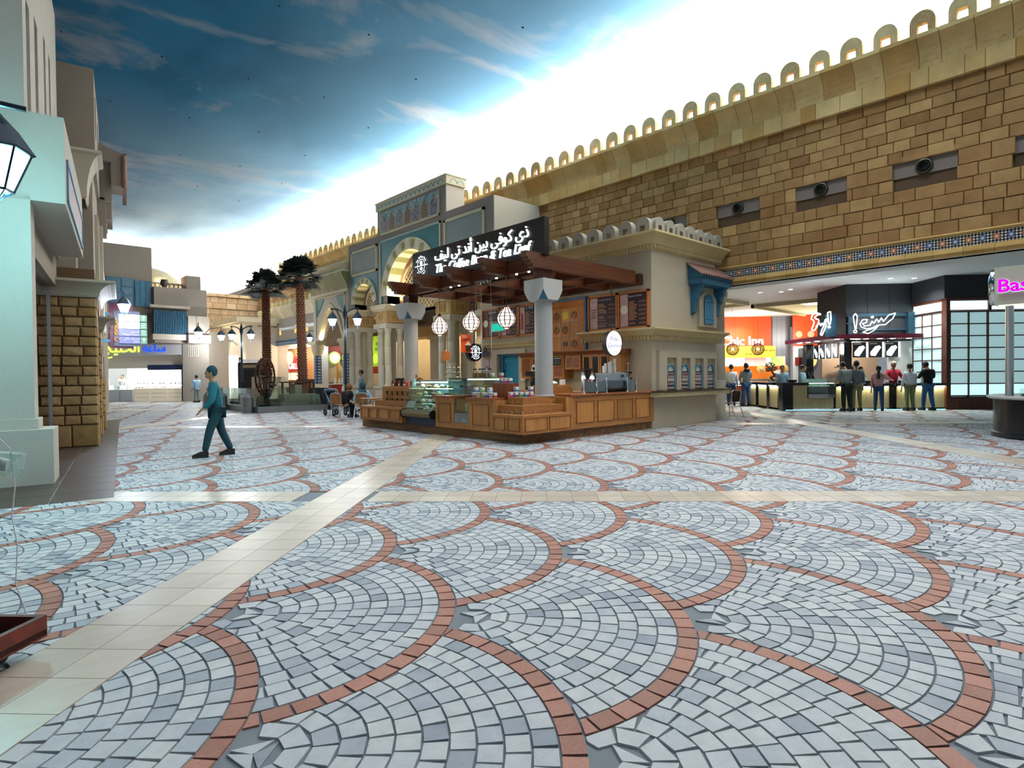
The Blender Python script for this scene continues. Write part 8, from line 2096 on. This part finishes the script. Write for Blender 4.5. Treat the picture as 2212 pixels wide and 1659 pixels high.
def person(x, y, face, label, top, bottom, hair=M_hairb, sk=M_skin, seated=False, H=1.72, lh=None, rh=None, step=.0, head_dn=.0, lean=0.0, longhair=False, scarf=None, skirt=False, z0=0.0, half=False, bands=None, group=None, cap=None, apron=None, hood=False):
    """figure facing direction `face` (radians, 0 = +Y); lh/rh are hand targets in local space (x right, y forward, z up)"""
    t_ = thing('person', label, 'person', (x, y, z0), group); t_.rotation_euler = (0, 0, face); ORG[t_.name] = (0,0,0)
    k = H/1.72
    if seated: hipz, kz = .50*k, .50*k
    else: hipz, kz = .93*k, .50*k
    L = lean
    def up(h): return (0, h*math.sin(L), hipz + h*math.cos(L))
    pel, wai, che, nek = up(0), up(.14*k), up(.36*k), up(.52*k)
    hb = (0, nek[1]+.03*k+head_dn*.06, nek[2]+.07*k); hc = (0, nek[1]+.03*k+head_dn*.13, nek[2]+.17*k-head_dn*.05)
    sh = [(-.185*k, up(.45*k)[1], up(.45*k)[2]), (.185*k, up(.45*k)[1], up(.45*k)[2])]
    hands = [lh or (-.24*k, .10, hipz-.10 if not seated else hipz+.08), rh or (.24*k, .10, hipz-.10 if not seated else hipz+.08)]
    elb = []
    for s_, h_ in zip(sh, hands):
        mid = [(a+b)/2 for a, b in zip(s_, h_)]; d = math.dist(s_, h_); arm = .56*k; o = math.sqrt(max(0, (arm/2)**2-(d/2)**2))
        sg = -1 if s_[0] < 0 else 1
        elb.append((mid[0]+sg*o*.55, mid[1]-o*.55, mid[2]-o*.5))
    if seated:
        kn = [(-.13*k, .42*k, kz+.02), (.13*k, .42*k, kz+.02)]; ft = [(-.13*k, .40*k+.06, .07), (.13*k, .44*k, .07)]
    else:
        kn = [(-.10*k, step*.45+.03, kz), (.10*k, -step*.45+.03, kz)]; ft = [(-.11*k, step, .08), (.12*k, -step, .08)]
    # continuous body: trunk, neck, head core, arms with five fingers, legs, feet
    N = [(pel, (.11*k,.08*k)), (wai, (.095*k,.07*k)), (che, (.12*k,.08*k)), (nek, .05*k), (hb, .05*k), (hc, .075*k)]
    E = [(0,1),(1,2),(2,3),(3,4),(4,5)]
    for i in (0, 1):
        b = len(N); N += [(sh[i], .048*k), (elb[i], .036*k), (hands[i], .026*k)]; E += [(2,b),(b,b+1),(b+1,b+2)]
        if not half or True:
            fx, fy, fz = hands[i]; dv = Vector(hands[i])-Vector(elb[i]); dv.normalize(); sd = Vector((1 if i else -1, 0, 0))
            pl = Vector(hands[i])+dv*.06; pb = len(N); N.append((tuple(pl), (.03*k,.016*k))); E.append((b+2, pb))
            for q, (o_, ln) in enumerate(((-.03,.05),(-.01,.065),(.01,.07),(.03,.055))):
                tip = pl+dv*ln+Vector((o_,0,-.015)); N.append((tuple(tip), .008)); E.append((pb, len(N)-1))
            th = Vector(hands[i])+dv*.04-sd*.045+Vector((0,.02,0)); N.append((tuple(th), .010)); E.append((b+2, len(N)-1))
    if not half:
        for i in (0, 1):
            b = len(N); hp = (-.09*k if i == 0 else .09*k, pel[1], pel[2]-.03)
            N += [(hp, .07*k), (kn[i], .048*k), (ft[i], .034*k), ((ft[i][0], ft[i][1]+.15, .04), (.035,.03))]; E += [(0,b),(b,b+1),(b+1,b+2),(b+2,b+3)]
    skin('body', N, E, sk, t_, 1)
    # clothing
    r_ = 1.16
    N = [((0,pel[1],pel[2]-.05), (.17*k,.14*k)), (wai, (.155*k,.13*k)), (che, (.185*k,.135*k)), (up(.485*k), .075*k)]; E = [(0,1),(1,2),(2,3)]
    for i in (0, 1):
        b = len(N); e2 = tuple(elb[i]); cuff = tuple(Vector(elb[i]).lerp(Vector(hands[i]), .85 if bands != 'short' else .1))
        N += [(sh[i], .085*k), (e2, .062*k), (cuff, .046*k)]; E += [(2,b),(b,b+1),(b+1,b+2)]
    skin('top', N, E, top, t_, 1)
    if skirt:
        m = MB()
        if seated:
            m.T = None; pr = [(-.24,.0)]; 
            N = [((0,0,hipz), (.2*k,.14*k)), ((0,.22*k,hipz-.02), (.21*k,.12*k)), ((0,.42*k,hipz-.03), (.19*k,.12*k)), ((0,.48*k,.25), (.18*k,.10*k)), ((0,.50*k,.07), (.19*k,.12*k))]
            skin('skirt', N, [(0,1),(1,2),(2,3),(3,4)], bottom, t_, 1)
        else: m.lathe([(.19*k,.1),(.17*k,.5),(.16*k,hipz)], 0, 0, 14); m.build('skirt', bottom, t_, True)
    elif not half:
        N = [(pel, (.155*k,.13*k))]; E = []
        for i in (0, 1):
            b = len(N); hp = (-.09*k if i == 0 else .09*k, pel[1], pel[2]-.06)
            N += [(hp, .108*k), (kn[i], .082*k), ((ft[i][0], ft[i][1]-.01, .09), .062*k)]; E += [(0,b),(b,b+1),(b+1,b+2)]
        skin('trousers', N, E, bottom, t_, 1)
    if not half:
        for i in (0, 1):
            m = MB(); a = ft[i]; m.prism([(a[1]-.07,0),(a[1]+.19,0),(a[1]+.19,.05),(a[1]+.06,.11),(a[1]-.07,.11)], 'x', a[0]-.045, a[0]+.045); m.build('shoe', M_shoe, t_)
    # head
    hx, hy, hz = hc
    m = MB(); m.ball((0, hy, hz), .098*k, 14, 10, 1.22, .82, 1.0); m.ball((0, hy+.05*k, hz-.06*k), .055*k, 10, 6, .9)
    m.rod((0, hy+.09*k, hz+.01*k), (0, hy+.115*k, hz-.025*k), .012*k, 6); 
    for s_ in (-1, 1): m.ball((s_*.082*k, hy, hz-.01), .022*k, 6, 5, 1.4, .5, .8)
    m.build('head', sk, t_, True)
    m = MB()
    for s_ in (-1, 1): m.ball((s_*.032*k, hy+.088*k, hz+.012*k), .009*k, 6, 4, .7)
    m.build('eyes', M_eye, t_); m = MB(); m.ball((0, hy+.092*k, hz-.058*k), .022*k, 8, 4, .3, 1, .4); m.build('mouth', plain('lip_red','8c4a44',.5,var=0), t_)
    if scarf:
        m = MB(); m.ball((0, hy-.02*k, hz+.01*k), .125*k, 14, 10, 1.15, .95, 1.0); m.lathe([(.20*k,-.27*k),(.15*k,-.20*k),(.10*k,-.12*k)], 0, hy-.04*k, 14, hz); m.build('headscarf', scarf, t_, True)
        m = MB(); m.ball((0, hy+.06*k, hz-.005*k), .082*k, 12, 8, 1.15, .8, .9); m.build('face', sk, t_, True)
    elif cap:
        m = MB(); m.ball((0, hy-.0, hz+.045*k), .105*k, 14, 8, .8, .9, 1.0); m.prism([(-.07,hy+.07),(.07,hy+.07),(.05,hy+.17),(-.05,hy+.17)], 'z', hz+.05, hz+.06); m.build('cap', cap, t_, True)
    else:
        m = MB(); m.ball((0, hy-.018*k, hz+.028*k), .106*k, 14, 10, 1.12, .88, .98); m.build('hair', hair, t_, True)
    if longhair:
        m = MB(); m.tube([(0, hy-.08*k, hz), (0, hy-.13*k, hz-.15*k), (0, hy-.2*k, hz-.38*k)], .05*k, 8); m.build('long_hair', hair, t_, True)
    if hood: m = MB(); m.ball((0, nek[1]-.06, nek[2]+.01), .12*k, 12, 8, .6, 1.1, .9); m.build('hood', M_black, t_, True)
    return t_
M_grey = plain('grey_shirt', '7d8a8e', .9, var=.05, vs=8); M_jean = plain('blue_jeans', '23406a', .9, var=.12, vs=12); M_blkc = plain('black_cloth', '0d0c0f', .9, var=.1); M_white = plain('white_cloth', 'd5dde4', .9, var=.04); M_pink = plain('pink_cloth', 'c99a98', .9, var=.05)
M_red = plain('red_cloth', 'b3283a', .9, var=.05); M_green_d = plain('dark_green_cloth', '23302a', .9, var=.05); M_teal_c = plain('teal_cloth', '1d6a78', .9, var=.08); M_tealdk = plain('dark_teal_cloth', '16404a', .9, var=.08); M_lblue_c = plain('pale_blue_cloth', 'a8cfe6', .9, var=.05, vs=6)
M_sc1 = plain('rust_print_scarf', '8a5a3c', .9, var=.45, vs=22); M_sc2 = plain('teal_print_scarf', '35585e', .9, var=.45, vs=26); M_floral = plain('spotted_blouse', 'cfcbc4', .9, var=.35, vs=34); M_brhair = plain('brown_hair', '6a4a30', .7, var=.15)
# seated group at the cafe table
person(9.30, 18.75, -1.15, 'woman in a black coat and rust patterned headscarf leaning forward on a cafe chair', M_blkc, M_blkc, sk=M_skin, seated=True, lean=.42, scarf=M_sc1, skirt=True, H=1.62, lh=(-.08,.42,.62), rh=(.08,.40,.60), head_dn=.5)
person(9.75, 18.25, -.72, 'woman in a pale blue top and teal patterned headscarf seen from behind', M_lblue_c, M_lblue_c, seated=True, scarf=M_sc2, skirt=True, H=1.60)
person(10.9, 18.1, .9, 'woman in a spotted blouse with long dark hair at the cafe table', M_floral, M_jean, seated=True, H=1.66, longhair=True, lh=(-.1,.4,.75), rh=(.1,.4,.75))
person(10.6, 17.0, .7, 'woman with brown hair in white partly hidden behind the bean cabinet', M_white, M_jean, hair=M_brhair, seated=True, H=1.62)
bistro_chair(9.22, 18.85, -1.15, 'silver-legged cafe chair under the woman in black'); bistro_chair(9.72, 18.2, -.72, 'wooden-backed cafe chair of the woman in pale blue'); bistro_chair(10.95, 18.05, .9, 'cafe chair of the woman with long hair', M_black, M_black); bistro_chair(10.65, 16.95, .7, 'cafe chair just left of the bean cabinet', M_black, M_black)
t_ = thing('cafe_table', 'small square wooden cafe table on steel legs beside the low display bench', 'table', (9.6, 17.0, 0))
mb = MB(); mb.box(9.05, 16.35, .70, 9.85, 17.2, .73); mb.build('table_top', M_cseat, t_)
for x, y in ((9.12,16.45),(9.78,16.45),(9.12,17.1),(9.78,17.1)): MB().rod((x,y,0),(x,y,.70),.02,8).build('leg', M_steel, t_)
t_ = thing('stroller', 'navy baby stroller with big wheels between the black-coated woman and the pond', 'stroller', (9.7, 20.2, 0))
for x, y in ((9.45,19.9),(9.9,19.9),(9.45,20.6),(9.9,20.6)): MB(lambda a, b, c, x=x, y=y: (x+c, y+a, .12+b)).lathe([(.06,0),(.12,0),(.12,.04),(.06,.04),(.06,0)], 0, 0, 16, caps=False).build('wheel', M_black, t_, True)
MB().tube([(9.45,19.9,.12),(9.5,20.3,.5),(9.5,20.7,.95),(9.9,20.7,.95),(9.85,20.3,.5),(9.9,19.9,.12)], .014, 6).build('frame', M_alu, t_)
MB().prism([(19.95,.35),(20.5,.38),(20.75,.85),(20.65,.88),(20.4,.5),(19.95,.45)], 'x', 9.5, 9.86).build('fabric_seat', M_navy, t_); MB().ball((9.68,20.6,.9), .2, 10, 6, .5).build('canopy', M_navy, t_, True)
# walkers on the left
person(3.19, 11.4, 1.35, 'blurred person in teal walking across the floor left of the pond', M_teal_c, M_tealdk, H=1.60, step=.22, lean=.12, hair=M_tealdk, lh=(-.2,.25,.85), rh=(.2,-.05,.85))
person(11.7, 22.0, 1.0, 'faint person in blue grey standing before the leftmost column cluster', plain('blue_grey_cloth','6a7a86',.9,var=.1), M_tealdk, H=1.68)
person(12.9, 35.3, .4, 'man in an olive shirt walking past the burger shop doorway', plain('olive_shirt','6a6a52',.9,var=.05), M_green_d, H=1.7, step=.1)
person(*BW(-28.3, 37.0)[:2], PI-.78, 'shop assistant in white at the left end of the watch shop counter', M_white, M_jean, H=1.66); person(*BW(-27.3, 37.2)[:2], PI-.6, 'shop assistant in white with dark hair beside the watch shop post', M_white, M_jean, H=1.7)
person(9.6, 38.2, .2, 'pale blurred person standing left of the black kiosk under the arch', M_lblue_c, M_grey, H=1.6)
# food court people
F0 = -.7864
person(*BW(8.75, 25.2)[:2], F0+.15, 'man in a grey hooded jacket with black hood and blue jeans at the counter end', M_grey, M_jean, H=1.80, lh=(-.1,.35,1.1), rh=(.1,.35,1.1), hood=True)
person(*BW(8.35, 25.9)[:2], F0-.3, 'person in white and blue jeans mostly behind the hooded man', M_white, M_jean, H=1.76)
person(*BW(10.0, 24.6)[:2], F0+PI-.3, 'staff man in pale blue shirt with dark hair behind the black counter, left one', M_lblue_c, M_black, H=1.68); person(*BW(10.55, 24.0)[:2], F0+PI+.9, 'staff man in pale blue shirt behind the black counter beside the bottle tower', M_lblue_c, M_black, H=1.68)
person(*BW(11.05, 21.6)[:2], F0+.1, 'customer in a grey shirt and dark trousers before the chilled case', plain('pale_grey_shirt','9aa3a4',.9,var=.06), M_green_d, H=1.80, lean=.15, head_dn=1, lh=(-.1,.35,1.1), rh=(.1,.35,1.1)); person(*BW(11.45, 21.7)[:2], F0-.1, 'customer in grey standing right behind the stooping man', plain('slate_shirt','6d7880',.9,var=.06), plain('khaki_trousers','8a8468',.9,var=.06), H=1.78)
person(*BW(12.25, 21.75)[:2], F0-.5, 'woman in a pink top and jeans with raised arm at the lit counter', M_pink, M_jean, H=1.60, step=.14, longhair=True, rh=(.35,.4,1.1))
person(*BW(13.55, 23.1)[:2], F0+PI, 'kitchen worker in red with a beige cap behind the counter', M_red, M_black, H=1.78, sk=M_skind, cap=plain('beige_cap','b8a890',.8,var=.05), lh=(-.25,.3,1.1), rh=(.25,.3,1.1))
person(*BW(13.35, 21.75)[:2], F0, 'pale ghostly customer in white and green trousers before the red-shirted worker', M_white, plain('moss_trousers','6a7a5a',.9,var=.06), H=1.66)
person(*BW(13.95, 21.7)[:2], F0+.15, 'man in a black T-shirt and blue jeans standing at the right end of the counter', M_blkc, plain('bright_jeans','2a5a8c',.9,var=.12,vs=12), H=1.76, step=.10, lh=(-.25,.3,1.15), rh=(.1,.3,1.15), bands='short', head_dn=.8)
for i, (x, c, lb) in enumerate(((12.75, M_white, 'cook in white behind the counter on the left of the kitchen'), (13.1, M_lblue_c, 'cook in pale blue behind the counter beside the steel shelves'))): person(*BW(x, 24.6)[:2], F0+PI, lb, c, M_black, H=1.62, head_dn=.5)
person(*BW(8.45, 27.6)[:2], F0+1.2, 'diner in a beige shirt sitting on an orange chair near the chicken shop', plain('beige_shirt','c4b29a',.9,var=.05), M_black, seated=True, H=1.7); person(*BW(9.0, 29.2)[:2], F0+PI, 'diner in black sitting at the far table of the chicken shop', M_blkc, M_black, seated=True, H=1.7)
person(*BW(9.7, 29.6)[:2], F0+PI-.4, 'diner in white at the far table of the chicken shop', M_white, M_black, seated=True, H=1.7)
M_orch = plain('orange_chair', 'd85a2a', .5, var=.04)
bistro_chair(*BW(8.5, 27.5)[:2], F0+1.2, 'orange plastic chair under the beige-shirted diner', M_orch, M_orch); bistro_chair(*BW(8.75, 26.4)[:2], F0, 'orange plastic chair nearest the counter end', M_orch, M_orch)
person(*BW(5.55, 18.9)[:2], F0+1.4, 'person in navy sitting at the bar shelf, mostly hidden by the pavilion corner', M_navy, M_black, seated=True, H=1.68)
bistro_chair(*BW(6.05, 18.9)[:2], F0+1.9, 'black chair with thin steel legs at the pavilion bar shelf corner', M_black, M_black)
bistro_chair(*BW(5.6, 18.95)[:2], F0+1.4, 'black chair of the person in navy by the bar shelf', M_black, M_black)
# cart at the lower left and clear spotlight
t_ = thing('wooden_cart', 'corner of a low dark red wooden cart on casters at the lower left edge', 'cart', BW(-3.2, 2.4, 0))
M_mah = wood('cart_mahogany', '3a0f0a', '6a2014', .25, 'y', .6)
x1, y1 = -2.53, 2.87
bb(-4.4, 1.2, .10, x1, y1, .13, 'deck', plain('dark_deck','2a0f10',.2,var=.05), t_)
bb(x1-.03, 1.2, .09, x1, y1, .20, 'side_board', M_mah, t_); bb(-4.4, y1-.03, .09, x1-.03, y1, .20, 'end_board', M_mah, t_)
for x, y in ((-2.68, 2.76), (-2.68, 1.5)):
    m = MB(BW); m.T = lambda a, b, c, x=x, y=y: BW(x+c, y+a, .035+b); m.lathe([(0,-.015),(.035,-.015),(.035,.015),(0,.015)], 0, 0, 16, caps=False); m.build('caster', M_black, t_, True); bb(x-.03, y-.03, .07, x+.03, y+.03, .09, 'caster_plate', M_steel, t_)
t_ = thing('clear_spotlight', 'small white spotlight in a clear acrylic hood at the left edge before the pillar base', 'lamp', (.06, 3.97, .99))
m = MB(); m.rod((.00,3.97,1.0),(.11,3.93,.97),.045,16,.03); m.build('white_body', M_whitepaint, t_, True); m = MB(); m.rod((.02,3.97,1.0),(.15,3.91,.965),.055,6,.075); m.build('acrylic_hood', M_glass, t_)
m = MB(); m.tube([(.0,3.97,1.1),(.06,3.97,1.13),(.12,3.95,1.05),(.135,3.95,.85),(.12,3.95,.7),(.14,3.95,.55),(.13,3.95,.35),(.17,3.95,.18)], .003, 5); tag(m.build('thin_cord', M_whitepaint), 'thin pale cord hanging from the clear spotlight down to the cart', 'cord')
